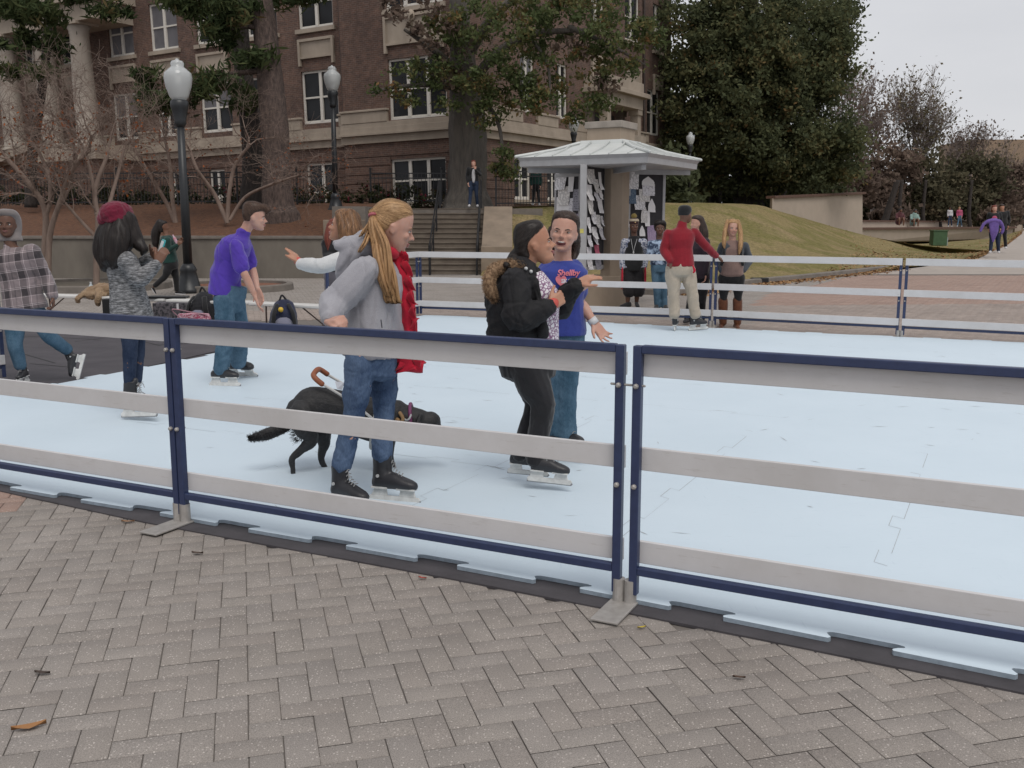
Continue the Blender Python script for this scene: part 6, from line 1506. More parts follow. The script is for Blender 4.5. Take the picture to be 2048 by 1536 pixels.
# ------------------------------------------------------------------ front blonde in the grey hoodie
def hood_extra(mb, T, H):
    mb.stube([T((676, 492, -.02)), T((700, 494, -.03)), T((735, 492, -.02)), T((762, 500, .02))], [.030, .052, .060, .050], 12, 5)
    mb.stube([T((672, 486, .10)), T((700, 484, .14)), T((735, 480, .14)), T((765, 494, .10))], [.022, .042, .05, .045], 12, 5)
    mb.stube([T((704, 505, -.03)), T((690, 530, -.02)), T((688, 560, 0))], [.06, .055, .04], 12, 4)
    mb.stube([T((693, 704, 0)), T((745, 716, -.1)), T((800, 706, 0)), T((770, 700, .16)), T((700, 698, .14)), T((693, 704, 0))], [.026] * 6, 10, 5)
def fig_blonde():
    Y = 5.30
    s = dict(label='blonde woman with a long ponytail, grey hooded sweatshirt and red scarf on skates', Y=Y, base=(755, 1003, 0), head=(789, 452, 0), yaw=14, pitch=-20, hh=.258, pel=(744, 700, 0), neck=(760, 520, 0), seed=3, vox=.0062, byaw=18,
        skin=SK_P, arms=[[(733, 540, -.15), (672, 606, -.20), (657, 643, -.36)], [(760, 542, .17), (784, 600, .22), (790, 575, .06)]],
        hands=[((690, 636, -.46), (.3, .2, -1), -1, (.75, .8, .85, .9), .05, .5), ((792, 560, .02), (-1, 0, 0), 1, (.5, .5, .5, .5))],
        legs=[[(722, 722, -.09), (707, 832, -.11), (683, 932, -.12)], [(766, 722, .09), (768, 826, .09), (764, 912, .06)]],
        pants=dict(m=J_BLUE, r=[.090, .080, .060, .058, .063], wh=.158, dh=.128, ext=-.015, fold=.011, ff=13),
        top=dict(m=F_HOOD, name='hoodie', hem=-.06, w=1.0, d=1.28, sr=[.086, .088, .086, .074, .052], cuff=.84, fold=.017, ff=10, fs=(1, .8, .5), extra=hood_extra, prof=[(-.08, .155, .118), (.02, .172, .128), (.25, .172, .122), (.5, .165, .115), (.72, .168, .112), (.86, .15, .098), (.95, .11, .075), (1.0, .08, .062)]),
        feet=[('skate', (664, 990, -.10), (734, 1006, -.26), (680, 932, -.12)), ('skate', (744, 975, .06), (834, 983, -.02), (764, 915, .06))],
        face=dict(iris=(.10, .12, .12), brow=(.22, .14, .08), lips=(.40, .16, .14), eye_open=.7))
    root, H, T, body = person(s)
    # hair : smooth scraped-back cap and long ponytail of separate locks
    mb = MB(); mb.loft(H.rings([(.53, .0, -.10, .05), (.515, .11, -.22, .15), (.475, .19, -.32, .24), (.41, .25, -.40, .30), (.33, .29, -.45, .335), (.25, .27, -.475, .350), (.17, .22, -.48, .356), (.08, .14, -.47, .352), (.0, .02, -.46, .345), (-.08, -.03, -.44, .33), (-.16, -.10, -.41, .30), (-.24, -.18, -.36, .24)], 28))
    tie = T((746, 426, -.04)); 
    mb.stube([H.p(0, -.33, .20), tie], [.055, .024], 12, 4)
    hb = organic('hair', mb, H_BLD, root, .0055, 3, hair_fn(4, .0010, H.f - H.u * .2, 230)); strands(root, [hb], tie, 3600, .085, .0018, 5)
    r_ = random.Random(8)
    def lock(pts, rad, n=9, spread=.02):
        mb = MB()
        for k in range(n):
            o = Vector((r_.gauss(0, 1), r_.gauss(0, .8), r_.gauss(0, .3)))
            q = [T(p) + o * (spread * min(1, i * .6)) for i, p in enumerate(pts)]
            mb.stube(q, [rad * x for x in ([.7] + [1] * (len(pts) - 2) + [.25])], 7, 5)
        return mb
    t0 = (745, 428, -.05)
    for pts, rad, n, sp in [([t0, (748, 452, -.09), (762, 500, -.13), (777, 550, -.17), (784, 595, -.16), (790, 602, -.15)], .0095, 30, .0155), ([t0, (752, 455, -.06), (758, 505, -.14), (770, 560, -.18), (780, 590, -.17)], .010, 20, .017), ([t0, (743, 446, -.05), (737, 468, -.08), (730, 486, -.13), (720, 502, -.14)], .0045, 4, .007), ([t0, (741, 445, -.05), (733, 460, -.08), (726, 470, -.08)], .004, 4, .007), ([t0, (753, 450, -.10), (770, 490, -.16), (776, 545, -.19), (776, 585, -.18)], .008, 9, .012)]:
        o = lock(pts, rad, n, sp).build('hair_lock', H_BLD, root, smooth=True); strands(root, [o], None, 90 * n, .09, .0018, n)
    mb = MB(); d = (T((748, 452, -.09)) - T(t0)).normalized(); mb.tube([T(t0) + d * .004, T(t0) + d * .016], .0235, 14, ends=False); mb.build('hair_tie', mat('hairtie_pink', (.40, .10, .12), .6), root, smooth=True)
    # ruffled red scarf hanging down the chest
    mb = MB(); path = [T(p) for p in [(775, 508, .02), (792, 512, .02), (803, 560, -.0), (810, 610, .0), (815, 660, .02), (822, 705, .02), (812, 742, .02)]]
    q, _ = smooth_path(path, .1, 9); rows = []
    for i, p in enumerate(q):
        t = i / (len(q) - 1); w_ = .035 + .02 * min(1, t * 3) + (.035 if t > .88 else 0) ; row = []
        for j in range(13):
            x = -1 + j / 6; ph = i * .9 + (2.4 if x > 0 else 0)
            row.append(p + Vector((x * w_, .02 * math.sin(ph) * abs(x) + .03 * (1 - abs(x)) * -1, .018 * math.sin(ph * 1.3 + x * 2) * abs(x))))
        rows.append(row)
    mb.loft(rows, cap=False, closed=False)
    for sd in (-1, 1):
        rows = []
        for i, p in enumerate(q[3:]):
            w_ = .045; row = []
            for j in range(5):
                x = j / 4; row.append(p + Vector((sd * (w_ * .55 + x * .035) + .012 * math.sin(i * 1.1 + x), -.02 - .03 * x * math.sin(i * 1.25 + sd), .02 * x * math.cos(i * 1.25))))
            rows.append(row)
        mb.loft(rows, cap=False, closed=False)
    mb.stube([T((752, 506, -.05)), T((768, 502, -.07)), T((786, 506, -.02)), T((790, 508, .06))], [.02, .03, .034, .03], 10, 4)
    o = mb.build('scarf', m_red, root, smooth=True); sd_ = o.modifiers.new('s', 'SOLIDIFY'); sd_.thickness = .005
    mb = MB(); mb.stube([T((762, 640, -.185)), T((764, 655, -.188))], [.003, .003], 6); mb.build('pocket_slit', mat('slit', (.05, .05, .06)), root)
fig_blonde()
# ------------------------------------------------------------------ woman in the black coat
def blouse_mat():
    m, nt, b = _nt('blouse'); v = coords(nt); vo = nt.nodes.new('ShaderNodeTexVoronoi'); vo.feature = 'DISTANCE_TO_EDGE'; vo.inputs['Scale'].default_value = 48
    nn = noise_n(nt, v, 14, 2); ad = N(nt, 'ShaderNodeVectorMath', operation='ADD'); sc_ = N(nt, 'ShaderNodeVectorMath', operation='SCALE'); sc_.inputs['Scale'].default_value = .05
    cmb = nt.nodes.new('ShaderNodeCombineXYZ'); L(nt, nn, cmb.inputs[0]); L(nt, nn, cmb.inputs[2]); L(nt, cmb.outputs[0], sc_.inputs[0]); L(nt, v, ad.inputs[0]); L(nt, sc_.outputs[0], ad.inputs[1]); L(nt, ad.outputs[0], vo.inputs['Vector'])
    r = ramp(nt, vo.outputs['Distance'], [(.04, (.20, .10, .18)), (.10, (.30, .20, .30)), (.16, (.66, .64, .67))]); L(nt, r.outputs[0], b.inputs['Base Color']); b.inputs['Roughness'].default_value = .8; return m
m_blouse = blouse_mat(); F_COAT = fabric('black_coat', (.022, .021, .023), (.014, .014, .015), 7, 120, .72, .0)
def fur_mat():
    m, nt, b = _nt('fur'); n1 = noise_n(nt, coords(nt), 60, 4); r = ramp(nt, n1, [(.3, (.09, .05, .028)), (.55, (.26, .165, .095)), (.75, (.42, .30, .19))]); L(nt, r.outputs[0], b.inputs['Base Color']); b.inputs['Roughness'].default_value = .9; return m
m_fur = fur_mat()
def fur_strands(parent, path, rad, n, ln, m, seed=1, name='fur_trim'):
    q, rr = smooth_path(path, rad, 8); r_ = np.random.RandomState(seed); V_ = []; 
    for k in range(n):
        i = r_.randint(0, len(q) - 1); p = q[i].lerp(q[i + 1], r_.uniform()); t = (q[i + 1] - q[i]).normalized(); a = r_.uniform(0, 6.28); u = t.orthogonal().normalized(); w_ = t.cross(u); d = u * math.cos(a) + w_ * math.sin(a)
        s0 = p + d * rr[i] * .55; d2 = (d + t * r_.normal() * .35 + Vector(r_.normal(size=3)) * .3 + Vector((0, 0, -.25))).normalized(); e = s0 + d2 * ln * r_.uniform(.6, 1.3); sd = d2.orthogonal().normalized() * .0016
        V_ += [tuple(s0 - sd), tuple(s0 + sd), tuple(e + sd * .3), tuple(e - sd * .3)]
    V_ = np.array(V_); return fast_mesh(name, V_, np.arange(len(V_)).reshape(-1, 4), m, parent)
def fig_coat():
    Y = 5.6
    def coat_extra(mb, T, H):
        mb.stube([T((1042, 528, -.06)), T((1052, 545, -.12)), T((1048, 560, -.16))], [.05, .06, .06], 12, 4)
        mb.stube([T((1005, 550, .02)), T((1002, 590, .02)), T((1010, 640, 0))], [.085, .10, .11], 14, 4)
        mb.stube([T((1018, 545, .0)), T((1040, 520, .02)), T((1060, 520, .04))], [.06, .062, .04], 12, 4)
        mb.stube([T((1058, 530, -.10)), T((1072, 575, -.15)), T((1082, 620, -.16)), T((1086, 670, -.16))], [.022, .026, .03, .032], 10, 4)
    s = dict(label='woman in a black fur-trimmed coat and black trousers skating in profile hand in hand', Y=Y, base=(1085, 972, 0), head=(1071, 486, 0), yaw=2, pitch=10, hh=.236, pel=(1052, 708, 0), neck=(1046, 535, 0), seed=11, vox=.0064, byaw=-6, g=1.14, ar=1.0,
        skin=SK_T, arms=[[(1032, 562, -.19), (1035, 638, -.26), (1098, 612, -.20)], [(1062, 560, .19), (1112, 618, .14), (1150, 571, .02)]],
        hands=[((1122, 596, -.16), (.2, 1, .2), 1, (.7, .8, .8, .8)), ((1178, 556, .04), (-.1, .3, -1), -1, (.25, .25, .3, .3))],
        legs=[[(1052, 730, -.09), (1086, 812, -.10), (1068, 916, -.06)], [(1062, 728, .09), (1074, 812, .08), (1042, 905, .06)]],
        pants=dict(m=J_BLK, r=[.108, .102, .074, .066, .060], wh=.15, dh=.145, ext=.0, fold=.009, ff=14),
        top=dict(m=F_COAT, name='coat', hem=-.02, sr=[.084, .086, .080, .072, .056], cuff=.95, fold=.018, ff=13, fs=(.6, .6, 1.3), extra=coat_extra, prof=[(-.02, .165, .155, -.05), (.1, .17, .155, -.05), (.35, .175, .15, -.05), (.6, .178, .145, -.045), (.8, .175, .13, -.02), (.9, .14, .10), (1.0, .09, .075)]),
        feet=[('skate', (1060, 941, -.06), (1139, 950, -.12), (1068, 905, -.06)), ('skate', (1019, 927, .10), (1092, 934, .04), (1040, 890, .07))],
        face=dict(iris=(.03, .015, .01), brow=(.012, .009, .008), lips=(.30, .09, .08), eye_open=.35, smile=1),
        body_extra=lambda mb, T, H: (mb.ell(H.p(0, .18, -.38), (.24 * H.h, .2 * H.h, .16 * H.h), H.M)),
        hair=dict(m=H_BLK, tie=(0, -.75, -.2), cap=[(.545, .0, -.12, .06), (.53, .12, -.27, .17), (.49, .20, -.38, .27), (.42, .25, -.44, .32), (.34, .27, -.48, .345), (.25, .235, -.50, .358), (.16, .11, -.51, .36), (.08, -.06, -.51, .352), (-.04, -.15, -.51, .33), (-.14, -.19, -.50, .32), (-.26, -.15, -.47, .31), (-.36, -.2, -.45, .26)], axis=(1, 0, .3), amp=.003, locks=[([(1046, 508, 0), (1036, 520, 0), (1020, 535, -.05), (1013, 530, -.08)], [.06, .06, .045, .02])]))
    root, H, T, body = person(s)
    # open front shows the patterned blouse
    mb = MB(); torso(mb, T((1078, 690, .0)), T((1066, 535, .0)), Vector((0, 1, 0)), Vector((0, 1, 0)), [(-.06, .13, .115), (.1, .14, .12), (.3, .145, .125), (.5, .15, .135), (.68, .155, .135), (.82, .13, .09), (.95, .08, .05)])
    organic('blouse', mb, m_blouse, root, .0075, 3, fold_fn(4, .005, 10))
    path = [T(p) for p in [(992, 600, -.14), (980, 580, -.15), (978, 556, -.11), (990, 539, -.07), (1014, 531, -.05), (1038, 532, -.09), (1050, 541, -.14)]]
    mb = MB(); mb.stube(path, [.016, .028, .034, .034, .034, .028, .016], 10, 5); f_ = mb.build('fur_base', m_fur, root, smooth=True)
    fur_strands(f_, path, [.016, .028, .034, .034, .034, .028, .016], 6500, .024, m_fur, 3)['kind'] = 'stuff'
    mb = MB(); a, b = T((1098, 612, -.20)), T((1122, 596, -.16)); mb.tube([a.lerp(b, .15), a.lerp(b, .32)], .034, 12); mb.build('wristband', mat('band_red', (.55, .08, .06), .5), root, smooth=True)
    for p in ((1052, 537, -.185), (1062, 543, -.178)):
        mb = MB(); mb.ell(T(p), .010); mb.build('snap', MATS['stud_silver'], root, smooth=True)
fig_coat()
# ------------------------------------------------------------------ woman in the blue T-shirt
F_BLUE = fabric('royal_blue', (.040, .058, .28), (.028, .042, .21), 5)
def fig_blue():
    Y = 6.25
    s = dict(label='laughing woman in a royal blue printed T-shirt, arm held out, facing the camera', Y=Y, base=(1142, 905, 0), head=(1128, 464, 0), yaw=-100, pitch=3, roll=6, hh=.246, hw=.97, pel=(1122, 660, .03), neck=(1125, 518, .02), seed=17, vox=.0066, byaw=-75, g=1.0,
        skin=SK_P, arms=[[(1098, 540, .04), (1108, 610, -.05), (1146, 586, -.15)], [(1147, 538, .02), (1158, 602, .06), (1187, 644, -.05)]],
        hands=[((1176, 568, -.16), (.1, .4, 1), 1, (.2, .25, .3, .3)), ((1204, 668, -.07), (.5, -.8, .3), 1, (.25, .3, .3, .35), .35, 1.05)],
        legs=[[(1104, 690, .05), (1108, 785, .02), (1112, 878, 0)], [(1134, 690, .03), (1132, 785, 0), (1132, 880, -.02)]],
        pants=dict(m=J_MID, r=[.092, .086, .072, .070, .074], wh=.16, dh=.12, fold=.012, ff=13),
        top=dict(m=F_BLUE, name='tshirt', sleeve='short', sl=.66, hem=-.06, w=.93, d=1.1, sr=[.070, .070, .064, .05, .05], fold=.006, ff=10),
        feet=[('skate', (1118, 886, .05), (1166, 890, -.14), (1122, 850, .03)), ('skate', (1090, 884, .10), (1112, 892, -.12), (1094, 850, .1))],
        face=dict(iris=(.05, .03, .02), brow=(.05, .03, .022), lips=(.42, .19, .16), eye_open=.34, mouth_open=1),
        hair=dict(m=H_DKB, tie=(0, -.8, -.1), locks=[([(1106, 462, .06), (1105, 485, .10), (1107, 506, .12), (1110, 522, .10)], [.035, .036, .034, .015]), ([(1149, 462, .06), (1151, 485, .09), (1149, 506, .10), (1147, 520, .06)], [.032, .034, .03, .012])], cap=[(.545, .0, -.12, .06), (.53, .11, -.26, .17), (.49, .21, -.36, .265), (.42, .28, -.43, .325), (.35, .305, -.46, .352), (.28, .255, -.47, .37), (.18, .19, -.47, .38), (.08, .12, -.46, .38), (-.04, .05, -.44, .372), (-.14, -.07, -.42, .33), (-.24, -.12, -.38, .28)], axis=(0, 1, .3), amp=.003))
    root, H, T, body = person(s)
    mb = MB(); w0, w1 = T((1182, 637, -.045)), T((1190, 648, -.05)); mb.tube([w0, w1], .0315, 16, ends=False); o = mb.build('wristband', mat('band_white', (.66, .66, .68), .5), root, smooth=True)
    # shirt print : two lines of script with a heart
    def txt(body_, px, py, size, m, dy, rz=0, sh=.2):
        cu = bpy.data.curves.new('print', 'FONT'); cu.body = body_; cu.size = size; cu.extrude = .0012; cu.shear = sh; cu.align_x = 'CENTER'; cu.offset = .0012
        o = bpy.data.objects.new('t', cu); COL.objects.link(o); dg = bpy.context.evaluated_depsgraph_get(); me = bpy.data.meshes.new_from_object(o.evaluated_get(dg)); bpy.data.objects.remove(o)
        c = T((px, py, dy)); M = Matrix.Translation(c) @ Matrix.Rotation(R(10), 4, 'Z') @ Matrix.Rotation(R(90), 4, 'X') @ Matrix.Rotation(rz, 4, 'Z')
        me.transform(M)
        shirt = next(ch for ch in root.children if ch.name.startswith('tshirt')); bv = BVHTree.FromPolygons([tuple(WORLD[root.name] @ v.co) for v in shirt.data.vertices], [tuple(p.vertices) for p in shirt.data.polygons])
        for v in me.vertices:
            q = v.co; hit = bv.ray_cast(Vector((q.x, Y - 1.2, q.z)), Vector((0, 1, 0)))
            if hit[0] is not None: v.co.y = hit[0].y - .008 + (q.y - c.y) * 0
        me.transform(WORLD[root.name].inverted())
        me.name = 'shirt_print'; me.materials.clear(); me.materials.append(m); q = bpy.data.objects.new('shirt_print', me); COL.objects.link(q); q.parent = root; WORLD[q.name] = WORLD[root.name]
    mp_ = mat('print_pink', (.72, .20, .24), .7); mw = mat('print_white', (.68, .66, .72), .7)
    txt('Shellby', 1137, 551, .050, mp_, -.12); txt('SKATE', 1138, 566, .034, mw, -.12, sh=0)
    txt('\u2665', 1122, 569, .06, mp_, -.12, sh=0)
fig_blue()
# ------------------------------------------------------------------ boy in the purple polo
F_PUR = fabric('purple_polo', (.085, .045, .37), (.065, .034, .28), 5)
def fig_purple():
    Y = 9.3
    s = dict(label='teenage boy in a bright purple polo shirt leaning forward on white bladed skates', Y=Y, base=(455, 769, 0), head=(510, 433, 0), yaw=12, pitch=-8, hh=.245, pel=(449, 590, 0), neck=(484, 470, 0), seed=21, vox=.0085, byaw=5, bend=(458, 522, 0),
        skin=SK_P, arms=[[(472, 492, -.17), (488, 545, -.22), (510, 592, -.20)], [(490, 490, .16), (505, 538, .14), (515, 578, .05)]],
        hands=[((517, 612, -.2), (1, .3, .3), -1, (.15, .2, .25, .3)), ((524, 604, .04), (-.3, -1, 0), 1, (.2, .2, .25, .3))],
        legs=[[(448, 600, -.09), (452, 672, -.08), (442, 742, -.05)], [(468, 600, .12), (480, 665, .20), (476, 730, .28)]],
        pants=dict(m=J_MID, r=[.104, .098, .086, .084, .080], wh=.155, dh=.135, ext=-.03, fold=.016, ff=12),
        top=dict(m=F_PUR, name='polo_shirt', sleeve='short', sl=.78, hem=-.02, w=.98, d=1.2, sr=[.066, .066, .062, .05, .05], fold=.014, ff=12, collar=.12),
        feet=[('skate', (422, 756, -.04), (477, 757, -.1), (441, 738, -.05)), ('skate', (456, 737, .50), (508, 739, .40), (474, 722, .42))],
        face=dict(iris=(.05, .03, .02), brow=(.05, .03, .02), lips=(.38, .15, .13), smile=.6),
        hair=dict(m=H_BRN, cap=HC_SHORT, axis=(1, 0, .4), amp=.006, fine=110, ln=.045, tie=(.3, .6, -.3), locks=[([(528, 415, 0), (537, 420, 0), (533, 427, 0)], [.035, .025, .008])]))
    person(s)
fig_purple()
# ------------------------------------------------------------------ woman in burgundy beret
def knit_mat():
    m, nt, b = _nt('grey_knit'); n1 = noise_n(nt, coords(nt, (14, 14, 60)), 1.6, 4, .7); n2 = noise_n(nt, coords(nt), 3, 3)
    r = ramp(nt, n1, [(.34, (.045, .046, .048)), (.5, (.16, .16, .165)), (.68, (.36, .36, .37))]); L(nt, r.outputs[0], b.inputs['Base Color']); b.inputs['Roughness'].default_value = .95; b.inputs['Specular IOR Level'].default_value = .1; bump(nt, b, n1, .6, .01); return m
F_KNIT = knit_mat(); F_BERET = fabric('burgundy_knit', (.155, .010, .032), (.10, .006, .02), 20, 200); F_BOOT2 = mat('boot_black2', (.024, .022, .024), .6)
def fig_beret():
    Y = 7.66
    s = dict(label='woman in a burgundy beret and long mottled grey knit coat holding up a turquoise phone', Y=Y, base=(270, 833, 0), head=(238, 452, 0), yaw=35, pitch=0, hh=.235, pel=(261, 615, 0), neck=(240, 498, 0), seed=31, vox=.0078, byaw=40, 
        skin=SK_B, arms=[[(252, 520, -.14), (279, 560, -.14), (314, 527, -.10)], [(228, 512, .17), (272, 540, .26), (304, 514, .12)]],
        hands=[((327, 504, -.08), (.1, 1, .1), 1, (.5, .6, .6, .6)), ((318, 500, .05), (.3, -1, .2), -1, (.5, .6, .6, .6))],
        legs=[[(258, 628, -.07), (260, 700, -.08), (259, 772, -.06)], [(270, 628, .07), (275, 700, .07), (272, 768, .06)]],
        pants=dict(m=J_DARK, r=[.078, .072, .058, .052, .046], wh=.12, dh=.10, fold=.003),
        top=dict(m=F_KNIT, name='knit_coat', hem=-.30, sr=[.076, .066, .062, .058, .046], cuff=.92, fold=.007, ff=8, collar=.1, prof=[(-.42, .160, .158), (-.2, .168, .158), (.0, .165, .150), (.25, .155, .135), (.5, .148, .125), (.7, .165, .13), (.85, .165, .11), (.93, .12, .085), (1.0, .08, .07)]),
        feet=[('skate', (246, 814, -.06), (309, 812, -.16), (262, 764, -.06), dict(lace=(.3, .05, .04))), ('skate', (252, 806, .14), (300, 804, .06), (272, 762, .08))],
        feat=0,
        hair=dict(m=H_BLK, cap=[(z_, f_ * .9, b_ * .88, w_ * .88) for z_, f_, b_, w_ in HC_LONG if z_ < .4], axis=(0, 0, 1), amp=.008, fine=110, locks=[([(225, 440, 0), (214, 470, -.05), (208, 500, -.05), (214, 530, -.08), (222, 538, -.08)], [.06, .085, .085, .06, .02]), ([(240, 440, -.06), (238, 480, -.12), (232, 515, -.14), (228, 540, -.13)], [.07, .085, .075, .02]), ([(258, 440, 0), (268, 470, -.02), (278, 488, -.03), (288, 498, -.05), (285, 508, -.05)], [.06, .06, .05, .035, .015]), ([(225, 455, .1), (215, 490, .1), (214, 520, .08)], [.07, .08, .03]), ([(236, 440, -.04), (225, 478, -.09), (221, 515, -.11), (224, 532, -.11)], [.08, .09, .08, .03]), ([(250, 440, -.02), (252, 475, -.04), (246, 500, -.08)], [.08, .08, .05])]))
    root, H, T, body = person(s)
    mb = MB(); c = T((231, 428, 0)); M = Matrix.Rotation(R(-14), 3, 'Y')
    mb.ell(c, (.130, .150, .100), M, 18, 11); mb.ell(c + Vector((-.045, 0, -.035)), (.095, .125, .085), M); mb.ell(c + Vector((.03, -.02, -.04)), (.10, .13, .07), M)
    mb.loft(H.rings([(.46, .25, -.40, .30), (.36, .33, -.46, .37), (.24, .36, -.49, .39), (.17, .34, -.48, .38)], 24)); mb.ell(c + Vector((-.0, 0, .09)), .016)
    organic('beret', mb, F_BERET, root, .007, 3, [fold_fn(6, .012, 14, (1, 1, 1)), fold_fn(8, .003, 60, (1, 1, 1))])
    p = T((321, 502, -.02)); dx = Vector((.32, .1, .9)).normalized(); rr_ = Vector((.55, -.75, -.1)); rr_ = (rr_ - dx * rr_.dot(dx)).normalized(); nn_ = dx.cross(rr_)
    M3 = Matrix((rr_, nn_, dx)).transposed(); mb = MB(); mb.box(p + dx * .02, (.076, .011, .145), M3); ph = mb.build('phone', mat('turquoise_case', (.03, .34, .36), .35), origin=p, bevel=.006); tag(ph, 'turquoise phone held up by the woman in the beret', 'phone')
    mb = MB(); mb.box(p + dx * .02 - nn_ * .0065, (.062, .003, .118), M3); mb.build('screen', mat('phone_white', (.6, .62, .63), .3), ph)
fig_beret()
# ------------------------------------------------------------------ man in plaid shirt and hood
def plaid_mat():
    m, nt, b = _nt('plaid'); tcn = nt.nodes.new('ShaderNodeTexCoord'); sx = nt.nodes.new('ShaderNodeSeparateXYZ')
    mp_ = nt.nodes.new('ShaderNodeMapping'); mp_.inputs['Rotation'].default_value = (0, R(8), 0); L(nt, tcn.outputs['Object'], mp_.inputs[0]); L(nt, mp_.outputs[0], sx.inputs[0])
    def band(o, period, ph, stops):
        a = N(nt, 'ShaderNodeMath', operation='MULTIPLY_ADD'); a.inputs[1].default_value = 1 / period; a.inputs[2].default_value = ph; L(nt, o, a.inputs[0]); f_ = N(nt, 'ShaderNodeMath', operation='FRACT'); L(nt, a.outputs[0], f_.inputs[0]); return ramp(nt, f_.outputs[0], stops, 'CONSTANT').outputs[0]
    d, g_, w_ = (.10, .09, .10), (.55, .50, .51), (1.5, 1.45, 1.45)
    st = [(0, d), (.38, (.22, .2, .21)), (.42, w_), (.45, d), (.50, w_), (.52, g_), (.95, w_), (.97, g_)]
    st2 = [(0, d), (.30, g_), (.40, w_), (.425, g_), (.62, (.3, .28, .29)), (.68, g_), (.95, w_), (.97, d)]
    A_, B2 = band(sx.outputs[2], .165, .1, st), band(sx.outputs[0], .155, .35, st2)
    mx_ = N(nt, 'ShaderNodeMix', data_type='RGBA'); mx_.inputs['Factor'].default_value = .5; L(nt, A_, mx_.inputs['A']); L(nt, B2, mx_.inputs['B'])
    mu = N(nt, 'ShaderNodeMix', data_type='RGBA', blend_type='MULTIPLY'); mu.inputs['Factor'].default_value = 1; L(nt, mx_.outputs['Result'], mu.inputs['A']); mu.inputs['B'].default_value = (.36, .32, .325, 1)
    L(nt, mu.outputs['Result'], b.inputs['Base Color']); b.inputs['Roughness'].default_value = .95; b.inputs['Sheen Weight'].default_value = .2; return m
def fig_plaid():
    Y = 9.3; mh = fabric('hood_taupe', (.21, .185, .18), (.16, .14, .135), 8)
    s = dict(label='man in a grey plaid shirt over a taupe hood, one skate kicked up behind', Y=Y, base=(42, 765, 0), head=(14, 448, 0), yaw=-78, pitch=0, hh=.235, pel=(50, 610, 0), neck=(22, 494, .02), seed=41, vox=.009, byaw=-70, g=1.05,
        skin=SK_D, arms=[[(-22, 505, .0), (-30, 560, .0), (-10, 606, -.05)], [(64, 502, .02), (92, 556, .06), (106, 592, 0)]],
        hands=[((-5, 625, -.05), (-1, -.3, 0), 1, (.5, .6, .7, .7)), ((107, 612, -.02), (-1, -.4, 0), -1, (.6, .7, .8, .8))],
        legs=[[(30, 630, 0), (30, 690, -.08), (42, 738, -.02)], [(72, 626, .06), (98, 672, .05), (138, 702, .35)]],
        pants=dict(m=J_MID, r=[.096, .09, .072, .066, .060], wh=.16, dh=.13, ext=-.04, fold=.008, ff=11),
        top=dict(m=plaid_mat(), name='plaid_shirt', hem=-.10, w=1.06, d=1.1, sr=[.078, .072, .068, .064, .052], cuff=.96, fold=.014, ff=11, collar=.05),
        feet=[('skate', (56, 752, .06), (36, 760, -.15), (42, 722, 0)), ('skate', (158, 708, .35), (146, 754, .30), (136, 702, .33))],
        face=dict(iris=(.02, .012, .01), brow=(.01, .008, .006), lips=(.20, .08, .07)))
    root, H, T, body = person(s)
    mb = MB(); mb.loft(H.rings([(.60, .05, -.16, .10), (.585, .22, -.30, .24), (.54, .34, -.42, .34), (.46, .37, -.50, .42), (.36, .34, -.56, .46), (.26, .22, -.58, .48), (.14, .12, -.60, .49), (0, .08, -.60, .49), (-.16, .07, -.58, .48), (-.32, .08, -.55, .46), (-.46, .16, -.52, .46), (-.58, .22, -.5, .5), (-.68, .2, -.45, .52)], 24))
    organic('hood', mb, mh, root, .009, 3, fold_fn(9, .004, 14))
fig_plaid()
# ------------------------------------------------------------------ waving woman with white sleeves
def fig_white():
    Y = 7.3
    s = dict(label='woman with caramel hair and white sleeves waving behind the grey hooded skater', Y=Y, base=(745, 868, 0), head=(687, 453, 0), yaw=174, pitch=14, hh=.235, pel=(735, 640, .05), neck=(702, 503, .02), seed=51, vox=.0078, byaw=178,
        skin=SK_T, arms=[[(690, 518, -.13), (643, 532, -.16), (601, 528, .02)], [(712, 515, .18), (735, 580, .2), (760, 620, .1)]],
        hands=[((583, 503, .06), (-.7, .3, -.4), 1, (.1, .12, .15, .2), .10, .6), None],
        legs=[[(738, 668, -.05), (742, 765, -.05), (745, 850, 0)], [(745, 668, .15), (752, 765, .12), (758, 850, .1)]],
        pants=dict(m=J_DARK, r=[.09, .08, .06, .055, .05], wh=.15, dh=.12, fold=.004),
        top=dict(m=fabric('white_knit', (.60, .61, .61), (.54, .55, .56), 7), name='sweater', hem=-.05, w=.95, d=1.0, sr=[.068, .062, .058, .056, .045], fold=.005, ff=14, fs=(1.2, 1, .5)),
        feet=[('skate', (765, 862, -.02), (700 + 30, 862, -.02), (752, 835, 0))],
        face=dict(iris=(.05, .03, .02), brow=(.05, .03, .02), lips=(.40, .12, .11), smile=1, eye_open=.8),
        hair=dict(m=H_CAR, cap=HC_LONG, axis=(0, 0, 1), amp=.004, locks=[([(680, 432, -.08), (688, 460, -.12), (690, 495, -.13), (694, 518, -.11)], [.035, .045, .045, .02]), ([(700, 430, -.05), (708, 470, -.10), (712, 510, -.09)], [.05, .06, .03]), ([(706, 440, .05), (716, 480, .03), (714, 512, .05)], [.05, .06, .03])]))
    root, H, T, body = person(s)
    a, b = T((601, 528, .02)), T((596, 522, .03)); mb = MB(); mb.tube([a, b], .031, 14); mb.build('wristband', MATS['band_red'], root, smooth=True)
fig_white()
